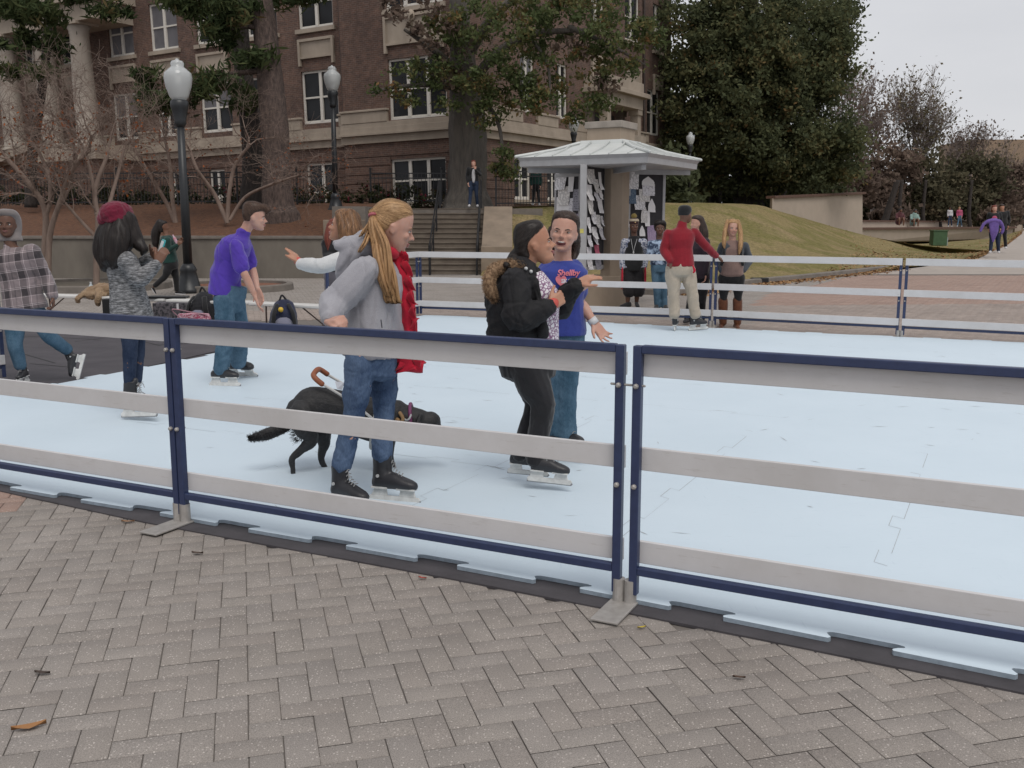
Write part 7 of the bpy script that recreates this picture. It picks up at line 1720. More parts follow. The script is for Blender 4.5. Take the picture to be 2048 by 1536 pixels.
# ------------------------------------------------------------------ people by the far railing and beyond (px joints, metres)
F_RED = fabric('red_fleece', (.235, .012, .022), (.17, .009, .016), 5, 150); F_KHAKI = fabric('khaki', (.42, .36, .29), (.34, .29, .23), 5); F_BLKT = fabric('black_cloth', (.018, .018, .02), (.011, .011, .012), 6); F_GRN = fabric('dark_green', (.014, .05, .042), (.009, .034, .03), 6); F_VEST = fabric('taupe_vest', (.24, .155, .135), (.18, .12, .105), 7); F_GSL = fabric('slate_sleeve', (.07, .08, .095), (.05, .055, .065), 7); F_WHT = fabric('white_cloth', (.55, .54, .55), (.47, .46, .48), 7)
m_bb = fabric('brown_leather', (.17, .062, .030), (.11, .04, .02), 9, 90, .5)
def pattern_mat(name, a_, b_, sc_=38):
    m, nt, b = _nt(name); n_ = noise_n(nt, coords(nt), sc_, 3, .6); r = ramp(nt, n_, [(.42, a_), (.55, b_)]); L(nt, r.outputs[0], b.inputs['Base Color']); b.inputs['Roughness'].default_value = .9; return m
F_PAT = pattern_mat('patterned_sleeve', (.08, .10, .17), (.46, .47, .52)); F_TIE = pattern_mat('tie_dye', (.025, .04, .08), (.30, .38, .50), 18)
# man in red
def red_man():
    s = dict(label='man in a red fleece and khaki trousers on skates resting one hand on the railing', Y=14.0, base=(1375, 662, 0), head=(1371, 430, 0), yaw=48, pitch=4, hh=.235, pel=(1361, 530, 0), neck=(1362, 455, 0), seed=61, vox=.0105, byaw=88, g=1.1,
        skin=SK_B, arms=[[(1336, 468, .0), (1328, 500, .0), (1340, 522, -.12)], [(1388, 466, .02), (1411, 492, .10), (1432, 512, .24)]],
        hands=[((1344, 534, -.1), (0, 1, 0), 1, (.5, .5, .5, .5)), ((1441, 517, .30), (0, .2, -1), -1, (.3, .3, .35, .4))],
        legs=[[(1346, 540, 0), (1348, 584, 0), (1349, 632, .0)], [(1375, 540, .02), (1384, 584, -.02), (1391, 632, .0)]],
        pants=dict(m=F_KHAKI, r=[.115, .108, .088, .082, .084], wh=.18, dh=.14, ext=-.03, fold=.012, ff=10),
        top=dict(m=F_RED, name='fleece', hem=-.04, w=1.02, d=1.08, sr=[.074, .07, .066, .062, .05], fold=.009, ff=8, collar=.30),
        feet=[('skate', (1349, 652, -.02), (1352, 648, .25), (1349, 628, .0)), ('skate', (1379, 651, .03), (1414, 648, .10), (1390, 628, .03))], feat=0)
    root, H, T, b = person(s)
    mb = MB(); mb.loft(H.rings([(.60, -.06, -.20, .08), (.585, .08, -.32, .20), (.53, .22, -.43, .31), (.43, .32, -.49, .38), (.30, .36, -.51, .40), (.18, .34, -.50, .385), (.08, .1, -.48, .37), (.0, .0, -.46, .35)], 20)); organic('knit_cap', mb, F_BLKT, root, .009, 3)
    mb = MB(); mb.stube([T((1386, 532, -.14)), T((1389, 541, -.15)), T((1387, 545, -.15))], [.012, .018, .012], 8); mb.build('key_fob', m_red, root, smooth=True)
red_man()
def girl():
    vest = lambda mb, T, H: None
    s = dict(label='blonde girl in a taupe vest and tall brown boots smiling behind the railing', Y=14.75, base=(1458, 657, 0), head=(1465, 456, 0), yaw=-84, pitch=-4, roll=4, hh=.235, pel=(1463, 548, 0), neck=(1465, 482, .02), seed=63, vox=.0105, byaw=-90,
        skin=SK_P, arms=[[(1446, 493, .02), (1433, 520, .10), (1443, 541, -.02)], [(1489, 493, .02), (1499, 520, .10), (1487, 541, -.02)]],
        legs=[[(1449, 556, 0), (1447, 596, -.02), (1445, 640, 0)], [(1477, 556, 0), (1476, 596, -.02), (1475, 642, 0)]],
        pants=dict(m=F_BLKT, r=[.10, .085, .056, .045, .038], wh=.155, dh=.125, ext=-.1, fold=.003),
        top=dict(m=F_GSL, name='sweater', hem=.0, sr=[.072, .062, .06, .055, .045], fold=.006),
        face=dict(iris=(.08, .10, .12), brow=(.24, .15, .10), lips=(.45, .2, .17), smile=.9, eye_open=.8),
        hair=dict(m=H_BLD, cap=[(a, b - .03, c, d * .93) for a, b, c, d in HC_LONG], axis=(0, 0, 1), locks=[([(1455, 442, -.04), (1450, 462, -.08), (1448, 485, -.13), (1449, 496, -.13)], [.026, .032, .032, .015]), ([(1476, 442, -.04), (1481, 465, -.08), (1481, 490, -.14), (1478, 508, -.15)], [.026, .034, .036, .015])]))
    root, H, T, b = person(s)
    mb = MB(); torso(mb, T((1463, 548, 0)), T((1465, 482, .02)), Vector((1, 0, 0)), Vector((1, 0, 0)), [(-.10, .14, .12), (-.02, .18, .15), (.2, .175, .145), (.5, .16, .135), (.75, .155, .14), (.9, .125, .10), (1.02, .08, .075)]); organic('vest', mb, F_VEST, root, .011, 3, fold_fn(3, .006, 12, (.4, .4, 2)))
    for a, kx in ((1446, 1), (1475, 1)):
        mb = MB(); mb.stube([T((a, 601, 0)), T((a, 622, 0)), T((a, 645, 0))], [.074, .072, .058], 14, 4); t_ = T((a - 2, 652, .02)); mb.tube([t_ + Vector((0, .04, .0)), t_ + Vector((-.04 if a < 1460 else .0, -.12, -.025))], [.045, .034], 12); organic('boot', mb, m_bb, root, .010, 2, fold_fn(a, .003, 14, (.4, .4, 1.5)))
    for x in (1446, 1483):
        mb = MB(); mb.stube([T((x, 487, -.11)), T((x + (2 if x < 1460 else -1), 510, -.155)), T((x - 3 if x < 1460 else x + 3, 530, -.12))], [.016, .018, .016], 8, 4, flat=(1.4, .5)); mb.build('backpack_strap', F_BLKT, root, smooth=True)
girl()
def behind():
    s = dict(label='dark haired woman in black standing behind the man in the red fleece', Y=15.3, base=(1400, 645, 0), head=(1393, 447, 0), yaw=200, hh=.23, pel=(1400, 548, 0), neck=(1400, 472, 0), seed=65, vox=.012, byaw=220, skin=SK_P,
        arms=[[(1392, 484, .15), (1386, 515, .1), (1378, 540, 0)], [(1411, 484, -.1), (1414, 520, -.12), (1411, 548, -.12)]], hands=[None, ((1410, 562, -.1), (-1, 0, 0), 1, (.5, .5, .5, .5))],
        legs=[[(1391, 552, .05), (1382, 600, 0), (1374, 642, -.02)], [(1408, 552, 0), (1404, 600, 0), (1403, 642, .05)]], pants=dict(m=J_BLK, r=[.095, .088, .066, .06, .056]),
        top=dict(m=fabric('plum_black', (.035, .018, .03), (.014, .013, .016), 8), hem=-.12, fold=.006), feat=0,
        hair=dict(m=H_DKB, cap=HC_LONG, locks=[([(1400, 440, 0), (1408, 465, -.03), (1411, 492, -.06)], [.07, .07, .03])]), feet=[('shoe', (1378, 645, .02), (1368, 647, -.18), None, m_rub)])
    person(s)
behind()
def kids():
    s = dict(label='boy in a pompom beanie, black vest and long basketball shorts by the kiosk', Y=17.75, base=(1262, 618, 0), head=(1268, 452, 0), yaw=-82, hh=.225, pel=(1267, 535, 0), neck=(1268, 474, .02), seed=67, vox=.012, byaw=-90, skin=SK_D,
        arms=[[(1250, 484, 0), (1245, 510, .04), (1244, 536, -.02)], [(1287, 484, 0), (1292, 508, .04), (1289, 534, -.02)]], hands=[((1244, 548, -.03), (1, 0, 0), 1, (.4, .4, .4, .4)), ((1288, 546, -.03), (-1, 0, 0), -1, (.4, .4, .4, .4))],
        legs=[[(1258, 540, 0), (1257, 578, -.02), (1255, 608, .0)], [(1277, 540, 0), (1275, 576, -.02), (1273, 606, .04)]], pants=None,
        top=dict(m=F_PAT, hem=-.02, fold=.004, sr=[.075, .068, .06, .058, .05]), face=dict(iris=(.02, .012, .01), brow=(.01, .008, .006), lips=(.2, .08, .07)),
        feet=[('shoe', (1262, 614, .02), (1240, 616, -.14), F_WHT, F_BLKT), ('shoe', (1272, 612, .06), (1276, 617, -.18), F_WHT, F_BLKT)])
    root, H, T, b = person(s)
    mb = MB(); torso(mb, T((1267, 535, 0)), T((1268, 474, .02)), Vector((1, 0, 0)), Vector((1, 0, 0)), [(-.12, .16, .13), (.1, .175, .14), (.5, .17, .135), (.8, .165, .13), (.95, .11, .09), (1.04, .075, .075)]); organic('vest', mb, F_BLKT, root, .012, 3, fold_fn(5, .005, 10))
    mb = MB(); 
    for a in (1258, 1277): mb.stube([T((a, 535, 0)), T((a, 560, 0)), T((a, 583, -.01))], [.10, .115, .12], 14, 4)
    organic('shorts', mb, fabric('shorts_black', (.02, .018, .02)), root, .012, 3, fold_fn(5, .010, 10))
    for x in (1244, 1290):
        mb = MB(); q = T((x, 556, -.03)); mb.ell(q, (.022, .09, .22)); mb.build('side_stripe', m_red, root, smooth=True)
    mb = MB(); mb.loft(H.rings([(.66, .0, -.10, .06), (.62, .2, -.3, .24), (.52, .33, -.42, .35), (.38, .37, -.47, .38), (.20, .375, -.48, .385), (.14, .36, -.47, .38)], 20)); bn = organic('beanie', mb, fabric('beanie_dark', (.05, .02, .022)), root, .010, 2)
    mb = MB(); mb.loft(H.rings([(.56, .30, -.40, .33), (.50, .355, -.44, .365), (.40, .395, -.48, .40), (.36, .385, -.47, .395)], 20)); mb.build('beanie_band', fabric('beanie_cream', (.48, .40, .30)), bn, smooth=True)
    mb = MB(); mb.ell(H.p(0, -.05, .76), .055); o = organic('pompom', mb, fabric('pompom_mustard', (.26, .19, .06)), bn, .009, 1, fold_fn(2, .014, 60, (1, 1, 1)))
    mb = MB(); mb.ell(H.p(0, .385, .28), .012); mb.build('emblem', mat('emblem_gold', (.6, .42, .2), .5), bn)
    mb = MB(); mb.stube([T((1262, 478, -.11)), T((1265, 495, -.155)), T((1267, 503, -.155)), T((1269, 495, -.155)), T((1274, 478, -.11))], [.004] * 5, 6); mb.ell(T((1267, 505, -.16)), (.014, .006, .024)); mb.build('necklace', MATS['stud_silver'], root, smooth=True)
    s = dict(label='young person with short curly hair in a blue patterned shirt and jeans', Y=17.3, base=(1322, 623, 0), head=(1320, 457, 0), yaw=-98, hh=.225, pel=(1319, 530, 0), neck=(1319, 478, .02), seed=69, vox=.012, byaw=-92, skin=SK_D,
        arms=[[(1303, 488, 0), (1298, 508, -.05), (1306, 518, -.16)], [(1334, 488, 0), (1338, 508, -.05), (1330, 518, -.16)]],
        legs=[[(1311, 536, 0), (1313, 578, -.02), (1315, 616, .0)], [(1327, 536, 0), (1328, 578, -.02), (1329, 616, .0)]], pants=dict(m=J_MID, r=[.085, .08, .062, .058, .058], wh=.15, dh=.12, fold=.005),
        top=dict(m=F_TIE, hem=-.0, fold=.004, w=.95), face=dict(iris=(.02, .012, .01), brow=(.01, .008, .006), lips=(.2, .08, .07)), feet=[('shoe', (1314, 617, .06), (1311, 622, -.2), None, m_rub), ('shoe', (1330, 617, .06), (1332, 622, -.2), None, m_rub)],
        hair=dict(m=H_BLK, cap=[(.66, .05, -.16, .12), (.62, .25, -.34, .30), (.54, .36, -.46, .42), (.40, .40, -.54, .48), (.26, .30, -.56, .50), (.10, .12, -.55, .49), (-.08, .06, -.5, .45), (-.2, .0, -.42, .38)], amp=.012, fine=90))
    for d_ in (s,):
        d_['feet'] = [(a, b_, c, None, F_BLKT, m_rub) for a, b_, c, *_ in d_['feet']]
    person(s)
kids()
def green():
    s = dict(label='woman in a dark green top with long black hair walking past carrying a bottle', Y=21.3, base=(335, 589, 0), head=(328, 453, 0), yaw=8, hh=.225, pel=(340, 525, 0), neck=(333, 470, 0), seed=71, vox=.013, byaw=5, g=1.05, skin=SK_B,
        arms=[[(335, 480, -.16), (338, 500, -.16), (354, 490, -.22)], [(343, 480, .14), (350, 498, .14), (358, 484, .0)]], hands=[((362, 484, -.22), (0, 1, 0), 1, (.8, .8, .8, .8)), ((363, 478, 0), (0, -1, 0), 1, (.7, .7, .7, .7))],
        legs=[[(339, 530, -.08), (330, 553, -.1), (308, 573, -.1)], [(345, 530, .08), (352, 556, .1), (354, 582, .1)]], pants=dict(m=F_BLKT, r=[.105, .095, .068, .06, .055], dh=.14, fold=.004),
        top=dict(m=F_GRN, name='top', hem=-.02, d=1.25, fold=.006), feat=0, hair=dict(m=H_BLK, cap=HC_LONG, locks=[([(320, 445, 0), (312, 465, 0), (311, 485, 0), (314, 496, 0)], [.08, .10, .08, .03])]),
        feet=[('shoe', (303, 577, -.1), (311, 588, -.1), None, F_BLKT, F_WHT), ('shoe', (351, 588, .1), (371, 589, .1), None, F_BLKT, F_WHT)])
    s['feet'] = [(a, b_, c, None, e, f_) for a, b_, c, _, e, f_ in s['feet']]
    root, H, T, b = person(s)
    mb = MB(); c = P(355, 478, 21.1); mb.lathe(c - Vector((0, 0, .12)), [(.03, 0), (.034, .02), (.034, .15), (.014, .2), (.014, .23)], 12, Matrix.Rotation(R(-25), 3, 'Y')); o = mb.build('drink_bottle', mat('bottle_mix', (.45, .42, .5), .3, (.4, .08, .1), 20), origin=c, smooth=True); tag(o, 'patterned drink bottle carried by the woman in green', 'bottle')
green()
def small(label, Y, hx, hy, fy, top, pants_, hairm, yaw=-90, w=1, skin_=SK_P, cap=None, stride=.12, armup=None, vox=.018, sk=None):
    """small far person, joints derived from head and foot pixels"""
    k_ = F / Y; h = (fy - hy) / k_; u = lambda m_: m_ * k_ * h / 1.62; x = hx
    L_ = lambda dx, m_, dy=0: (x + u(dx), fy - u(m_), dy)
    arms = [[L_(-.17 * w, 1.33), L_(-.23 * w, 1.08, .02), L_(-.2 * w, .86, -.05)], [L_(.17 * w, 1.33), L_(.23 * w, 1.08, .02), L_(.2 * w, .86, -.05)]]
    hands = [(L_(-.19 * w, .76, -.06), (1, 0, 0), 1, (.4, .4, .4, .4)), (L_(.19 * w, .76, -.06), (-1, 0, 0), -1, (.4, .4, .4, .4))]
    if armup: arms[armup[0]] = [arms[armup[0]][0], L_(*armup[1]), L_(*armup[2])]; hands[armup[0]] = (L_(*armup[3]), (0, -1, 0), 1, (.3, .3, .3, .3))
    s = dict(label=label, Y=Y, base=(x, fy, 0), head=(x, fy - u(1.51), 0), yaw=yaw, hh=.22, pel=L_(0, .92), neck=L_(0, 1.38), seed=int(hx), vox=vox, byaw=yaw, skin=skin_, arms=arms, hands=hands, k=h / 1.62,
        legs=[[L_(-.09, .86), L_(-.10, .48, -.03), L_(-.10 - stride * .3, .09, -stride)], [L_(.09, .86), L_(.10, .48, .02), L_(.10 + stride * .3, .09, stride)]],
        pants=dict(m=pants_, r=[.095, .085, .066, .06, .056], fold=.003), top=dict(m=top, hem=-.05, fold=.005, w=w), feat=0, hair=dict(m=hairm, cap=cap or HC_LONG), feet=[('shoe', L_(-.10 - stride * .3, .02, -stride + .06), L_(-.12 - stride * .3, .02, -stride - .2), None, F_WHT), ('shoe', L_(.1 + stride * .3, .02, stride + .06), L_(.1 + stride * .3, .02, stride - .2), None, F_WHT)], it=2)
    return person(s)
root, H, T, b = small('woman in a black jacket at the head of the stairs, hand to her mouth', 34.0, 947, 321, 415, F_BLKT, J_DARK, H_RED, -92, 1.0, armup=(1, (.24, 1.12, -.12), (.06, 1.30, -.26), (.03, 1.42, -.24)))
mb = MB(); mb.ell(T((947, 352, -.13)), (.06, .04, .24)); mb.build('undershirt', F_WHT, root, smooth=True)
m_dress = F_GRN
small('person in a dark green coat standing by the iron fence left of the kiosk', 36.0, 1072, 335, 412, F_GRN, F_BLKT, H_CAR, -100, 1.0)
small('person in white top with dark hair walking on the cream bridge', 82.0, 1900, 414, 454, F_WHT, J_DARK, H_BLK, 200, .9, SK_D, vox=.03)
small('woman in a pink top walking on the cream bridge', 82.0, 1919, 414, 454, fabric('pink_cloth', (.42, .08, .16)), J_MID, H_BLD, -70, 1.0, vox=.03, stride=.25)
root, H, T, b = small('woman on the path spreading out a purple sweater in front of her', 35.6, 1989, 411, 508, F_BLKT, J_DARK, H_RED, -90, 1.0, vox=.016)
mb = MB(); mb.stube([T((1961, 462, -.3)), T((1968, 448, -.3)), T((1980, 442, -.3)), T((1998, 443, -.3)), T((2006, 456, -.3)), T((2004, 466, -.3))], [.05, .06, .08, .08, .06, .05], 10, 4); mb.stube([T((1988, 446, -.3)), T((1988, 462, -.32)), T((1986, 482, -.3))], [.20, .16, .05], 12, 4, flat=(1, .35)); organic('purple_sweater', mb, fabric('violet_cloth', (.16, .10, .34), (.11, .07, .25), 8), root, .014, 3, fold_fn(2, .012, 14))
mb = MB(); mb.ell(T((1989, 437, -.12)), (.10, .05, .10)); mb.build('undershirt', fabric('pink_cloth', (.42, .08, .16)), root, smooth=True)
small('man in black walking behind the woman with the purple sweater', 38.0, 2004, 409, 499, F_BLKT, J_BLK, H_DKB, -90, 1.15, SK_T, HC_SHORT, vox=.018)
small('distant dark figure at the right edge of the path', 88.0, 2044, 423, 459, F_BLKT, J_BLK, H_BLK, -90, 1.2, SK_D, HC_SHORT, vox=.035)
# seated figure under the trees
def seated(px, py, Y, top, label):
    base = P(px, py, Y); root = empty('person', base, label, 'person'); T = lambda q: P(q[0], q[1], Y); mb = MB(); k = Y / F
    mb.stube([base + Vector((0, 0, .15)), base + Vector((-.02, -.1, .45)), base + Vector((.0, -.15, .65))], [.2, .2, .12], 12, 3); mb.ell(base + Vector((.02, -.2, .85)), (.1, .12, .13)); 
    for sx in (-1, 1): mb.stube([base + Vector((.1 * sx, 0, .12)), base + Vector((.14 * sx, -.45, .35)), base + Vector((.14 * sx, -.5, -.1))], [.1, .07, .05], 10, 3); mb.stube([base + Vector((.2 * sx, -.12, .6)), base + Vector((.26 * sx, -.3, .35)), base + Vector((.1 * sx, -.45, .38))], [.07, .05, .04], 10, 3)
    organic('body', mb, SK_B, root, .03, 2)
    mb = MB(); mb.stube([base + Vector((0, 0, .1)), base + Vector((-.02, -.1, .45)), base + Vector((.0, -.15, .68))], [.22, .22, .15], 12, 3)
    for sx in (-1, 1): mb.stube([base + Vector((.2 * sx, -.12, .6)), base + Vector((.26 * sx, -.3, .35)), base + Vector((.12 * sx, -.43, .38))], [.09, .07, .055], 10, 3)
    organic('shirt', mb, top, root, .03, 2)
    mb = MB(); mb.ell(base + Vector((.02, -.17, .9)), (.115, .13, .12)); mb.build('hair', H_BLK, root, smooth=True)
seated(1797, 447, 66, fabric('maroon_cloth', (.10, .035, .04)), 'seated person in maroon under the trees behind the bridge')
seated(1826, 449, 66, fabric('mint_cloth', (.25, .36, .33)), 'seated person in pale mint under the trees behind the bridge')
# person in black with maroon hair beyond the waving woman
s = dict(label='person in a black top and grey skirt standing beyond the waving woman', Y=14.3, base=(668, 655, 0), head=(668, 455, 0), yaw=-95, hh=.23, pel=(670, 545, 0), neck=(669, 476, 0), seed=75, vox=.012, byaw=-90, skin=SK_T,
    arms=[[(652, 488, 0), (652, 510, -.05), (668, 514, -.2)], [(688, 488, 0), (690, 516, -.05), (680, 530, -.15)]], legs=[[(662, 555, 0), (662, 605, 0), (662, 645, 0)], [(678, 555, 0), (678, 605, 0), (678, 645, 0)]],
    pants=dict(m=fabric('grey_skirt', (.15, .14, .16)), r=[.10, .10, .09, .07, .06]), top=dict(m=F_BLKT, hem=.05, fold=.005), feat=0, hair=dict(m=H_RED, cap=HC_LONG, locks=[([(660, 450, -.05), (656, 475, -.08), (657, 500, -.1)], [.05, .06, .02])]), feet=[('shoe', (662, 652, .05), (660, 654, -.2), None, F_BLKT, m_rub), ('shoe', (678, 652, .05), (679, 654, -.2), None, F_BLKT, m_rub)])
person(s)
# ------------------------------------------------------------------ guide dog
m_dog = _nt('black_fur'); 
def dogmat():
    m, nt, b = m_dog; n_ = noise_n(nt, coords(nt, (40, 90, 90)), 1, 4, .7); r = ramp(nt, n_, [(.3, (.006, .006, .007)), (.7, (.022, .021, .022))]); L(nt, r.outputs[0], b.inputs['Base Color']); b.inputs['Roughness'].default_value = .6; bump(nt, b, n_, .6, .006); return m
m_dogf = dogmat()
def dog():
    Y = 6.0; T = lambda p: V3(p, Y); root = empty('guide_dog', T((640, 963, 0)), 'black guide dog walking behind the blonde skater, wearing a white harness handle', 'dog'); mb = MB()
    def body(pts, rads, fl):
        q, rr = smooth_path([T(p) for p in pts], rads, 5); mb.tube(q, rr, 18, flat=fl)
    body([(598, 822, 0), (625, 812, 0), (665, 815, 0), (715, 828, 0), (765, 842, 0), (800, 842, 0)], [.085, .122, .118, .125, .142, .10], (.82, 1.0))
    mb.stube([T((640, 838, 0)), T((700, 848, 0)), T((765, 862, 0))], [.07, .075, .09], 12, 4)
    mb.stube([T((790, 832, 0)), T((812, 838, 0)), T((838, 842, 0))], [.105, .088, .078], 14, 4)            # neck
    mb.ell(T((846, 845, 0)), (.088, .072, .075)); mb.ell(T((858, 842, 0)), (.075, .066, .062)); mb.stube([T((862, 850, 0)), T((878, 866, 0)), T((889, 878, 0))], [.055, .043, .033], 12, 4, flat=(.9, 1)); mb.ell(T((872, 872, 0)), (.05, .03, .024))
    for sy in (-1, 1): mb.stube([T((842, 832, .06 * sy)), T((838, 848, .085 * sy)), T((842, 864, .085 * sy))], [.018, .032, .020], 10, 4, flat=(.45, 1))
    # hind legs: knee forward high, hock back low
    mb.stube([T((608, 826, -.07)), T((612, 855, -.09)), T((622, 880, -.09)), T((600, 902, -.09)), T((584, 918, -.09)), T((586, 938, -.09)), T((586, 955, -.09))], [.092, .080, .045, .027, .022, .0165, .017], 14, 5); mb.stube([T((586, 957, -.09)), T((598, 960, -.10)), T((604, 961, -.10))], [.019, .022, .014], 10, 3)
    mb.stube([T((618, 830, .07)), T((640, 862, .08)), T((648, 885, .08)), T((644, 905, .08)), T((643, 922, .08)), T((655, 942, .08)), T((662, 952, .08))], [.09, .072, .042, .027, .021, .0165, .017], 14, 5); mb.stube([T((664, 954, .08)), T((678, 957, .08))], [.020, .014], 10, 3)
    # fore legs: one under the chest, one reaching
    mb.stube([T((774, 850, -.07)), T((768, 880, -.08)), T((766, 912, -.08)), T((770, 940, -.08)), T((771, 956, -.08))], [.075, .043, .026, .018, .018], 12, 5); mb.tube([T((772, 958, -.08)), T((782, 960, -.08))], [.026, .02], 8)
    mb.stube([T((782, 850, .07)), T((778, 882, .08)), T((780, 914, .08)), T((786, 938, .08)), T((784, 953, .08))], [.075, .043, .026, .018, .018], 12, 5); mb.tube([T((785, 955, .08)), T((795, 957, .08))], [.026, .02], 8)
    body_ = organic('body', mb, m_dogf, root, .0065, 4, fold_fn(3, .003, 40, (.6, 1, 1)))
    mb = MB(); path = [T((592, 826, 0)), T((578, 848, -.02)), T((560, 858, -.05)), T((535, 868, -.07)), T((512, 874, -.08)), T((497, 876, -.08))]; rd = [.035, .032, .036, .038, .026, .005]; mb.stube(path, rd, 12, 5, flat=(.6, 1)); tl = mb.build('tail', m_dogf, root, smooth=True)
    fur_strands(tl, path, rd, 1900, .02, m_dogf, 5, 'tail_fringe')['kind'] = 'stuff'
    fur_strands(tl, [T((600, 838, -.05)), T((598, 862, -.07)), T((602, 880, -.08))], [.07, .06, .04], 500, .035, m_dogf, 6, 'leg_fringe')['kind'] = 'stuff'
    for sy in (-1, 1): mb = MB(); mb.ell(T((868, 848, .044 * sy)), .010); mb.build('eye', mat('dog_eye', (.03, .015, .008), .1), root, smooth=True)
    mb = MB(); mb.ell(T((892, 880, 0)), (.018, .02, .014)); mb.build('nose', mat('dog_nose', (.01, .01, .01), .3), root, smooth=True)
    mb = MB(); c = T((824, 838, 0)); ax = Vector((1, 0, -.12)).normalized(); u = Vector((.12, 0, 1)).normalized(); v = ax.cross(u)
    mb.tube([c + u * (.094 * math.cos(a)) + v * (.086 * math.sin(a)) - ax * .02 * math.cos(a) for a in [2 * math.pi * i / 24 for i in range(25)]], .011, 8); mb.build('collar', mat('collar_purple', (.17, .03, .11), .5), root, smooth=True)
    mb = MB(); mb.stube([T((822, 830, -.1)), T((818, 838, -.11)), T((812, 840, -.1)), T((806, 836, -.1))], [.006, .006, .006, .006], 6); mb.build('lead_clip', MATS['stud_silver'], root, smooth=True)
    mb = MB(); mb.stube([T((800, 826, -.10)), T((806, 838, -.11)), T((800, 846, -.11)), T((795, 838, -.1)), T((790, 850, -.1))], [.011] * 5, 6); mb.build('lead_knot', mat('lead_tan', (.30, .18, .08), .7), root, smooth=True)
    mh_ = mat('harness_white', (.60, .59, .57), .4); hr = MB()
    a0, a1 = T((746, 838, -.13)), T((746, 830, .13))
    e0, e1 = T((640, 765, -.06)), T((653, 748, .07)); mb = MB(); mb.stube([a0, T((700, 802, -.10)), e0], [.0085] * 3, 8, 4); mb.stube([a1, T((706, 782, .11)), e1], [.0085] * 3, 8, 4); h_ = mb.build('harness_handle', mh_, root, smooth=True)
    mb = MB(); mb.stube([T((644, 768, -.065)), T((632, 758, -.06)), T((627, 750, -.04)), T((633, 741, .0)), T((640, 739, .05)), T((654, 748, .075))], [.017] * 6, 10, 5); mb.build('handle_grip', mat('grip_leather', (.28, .085, .035), .55), h_, smooth=True)
    mb = MB(); mb.prism([T((670, 763, 0)), T((688, 765, .02)), T((684, 780, 0)), T((674, 778, -.02))], (.0, .006, 0)); mb.build('harness_tag', mat('tag_white', (.6, .62, .68), .5), h_)
    mb = MB(); c = T((752, 845, 0)); mb.tube([c + Vector((.0, .135 * math.sin(a), .16 * math.cos(a))) + Vector((.03 * math.cos(a), 0, 0)) for a in [2 * math.pi * i / 24 for i in range(25)]], .012, 8); mb.build('harness_strap', mat('strap_white', (.5, .5, .48), .6), root, smooth=True)
dog()
# ------------------------------------------------------------------ benches and bags at the left
m_btop = mat('bench_white', (.60, .59, .57), .5, ns=4, amt=.06); m_bleg = mat('bench_leg', (.06, .035, .03), .5)
def bench(a, b, label):
    a = Vector(a); b = Vector(b); d = (b - a).normalized(); n = Vector((-d.y, d.x, 0)); root = empty('folding_bench', ((a.x + b.x) / 2, (a.y + b.y) / 2, 0), label, 'bench', 'white folding benches beside the rink'); zt = a.z
    mb = MB(); mb.bar(a - Z * .02, b - Z * .02, .26, .045); mb.build('seat', m_btop, root, bevel=.012)
    for e, s_ in ((a + d * .30, 1), (b - d * .30, -1)):
        for w_ in (-.10, .10):
            mb = MB(); mb.tube([e + n * w_ - Z * .04, e + n * w_ * 1.1 - Z * (zt - .012)], .0125, 8); mb.build('leg', m_bleg, root)
        mb = MB(); mb.tube([e - n * .11 - Z * (zt - .10), e + n * .11 - Z * (zt - .10)], .010, 8); mb.build('crossbar', m_bleg, root)
        mb = MB(); mb.tube([e - Z * (zt - .12), e + d * (.42 * s_) - Z * .05], .010, 8); mb.build('brace', m_bleg, root)
zb = .44
def zat(px, py): return at(px, py, zb)
bench(zat(60, 587), zat(338, 597), 'white folding bench with a water bottle and tan jacket on it'); bench(zat(342, 598), zat(505, 603), 'white folding bench behind the boy in the purple polo'); bench(zat(508, 604), zat(690, 612), 'white folding bench with the navy backpack standing before it')
c = zat(183, 589); mb = MB(); mb.lathe(c, [(.032, 0), (.035, .01), (.033, .06), (.035, .11), (.03, .14), (.014, .165), (.014, .185)], 14); o = mb.build('water_bottle', mat('clear_bottle', (.50, .55, .58), .1), origin=c, smooth=True); tag(o, 'clear water bottle with a red label standing on the bench', 'bottle')
mb = MB(); mb.lathe(c, [(.0365, .02), (.0365, .075)], 14); mb.build('bottle_label', m_red, o); mb = MB(); mb.lathe(c, [(.016, .180), (.016, .2)], 10); mb.build('cap', F_WHT, o)
c = zat(192, 592); mb = MB(); mb.stube([c + Vector((-.20, 0, .03)), c + Vector((-.05, -.03, .07)), c + Vector((.12, .02, .10)), c + Vector((.28, 0, .09))], [.05, .09, .11, .06], 12, 4); mb.ell(c + Vector((.02, -.09, .02)), (.20, .09, .07)); mb.stube([c + Vector((.1, -.1, .08)), c + Vector((.12, -.2, -.02)), c + Vector((.10, -.18, -.10))], [.06, .055, .05], 10, 4); mb.stube([c + Vector((-.12, -.08, .05)), c + Vector((-.2, -.18, -.02)), c + Vector((-.22, -.17, -.07))], [.05, .05, .04], 10, 4)
root = empty('jacket', c, 'crumpled tan jacket thrown over the bench', 'jacket'); organic('cloth', mb, fabric('tan_cloth', (.30, .21, .13), (.2, .13, .08), 9), root, .010, 2, fold_fn(7, .022, 22, (1, 1, 1)))
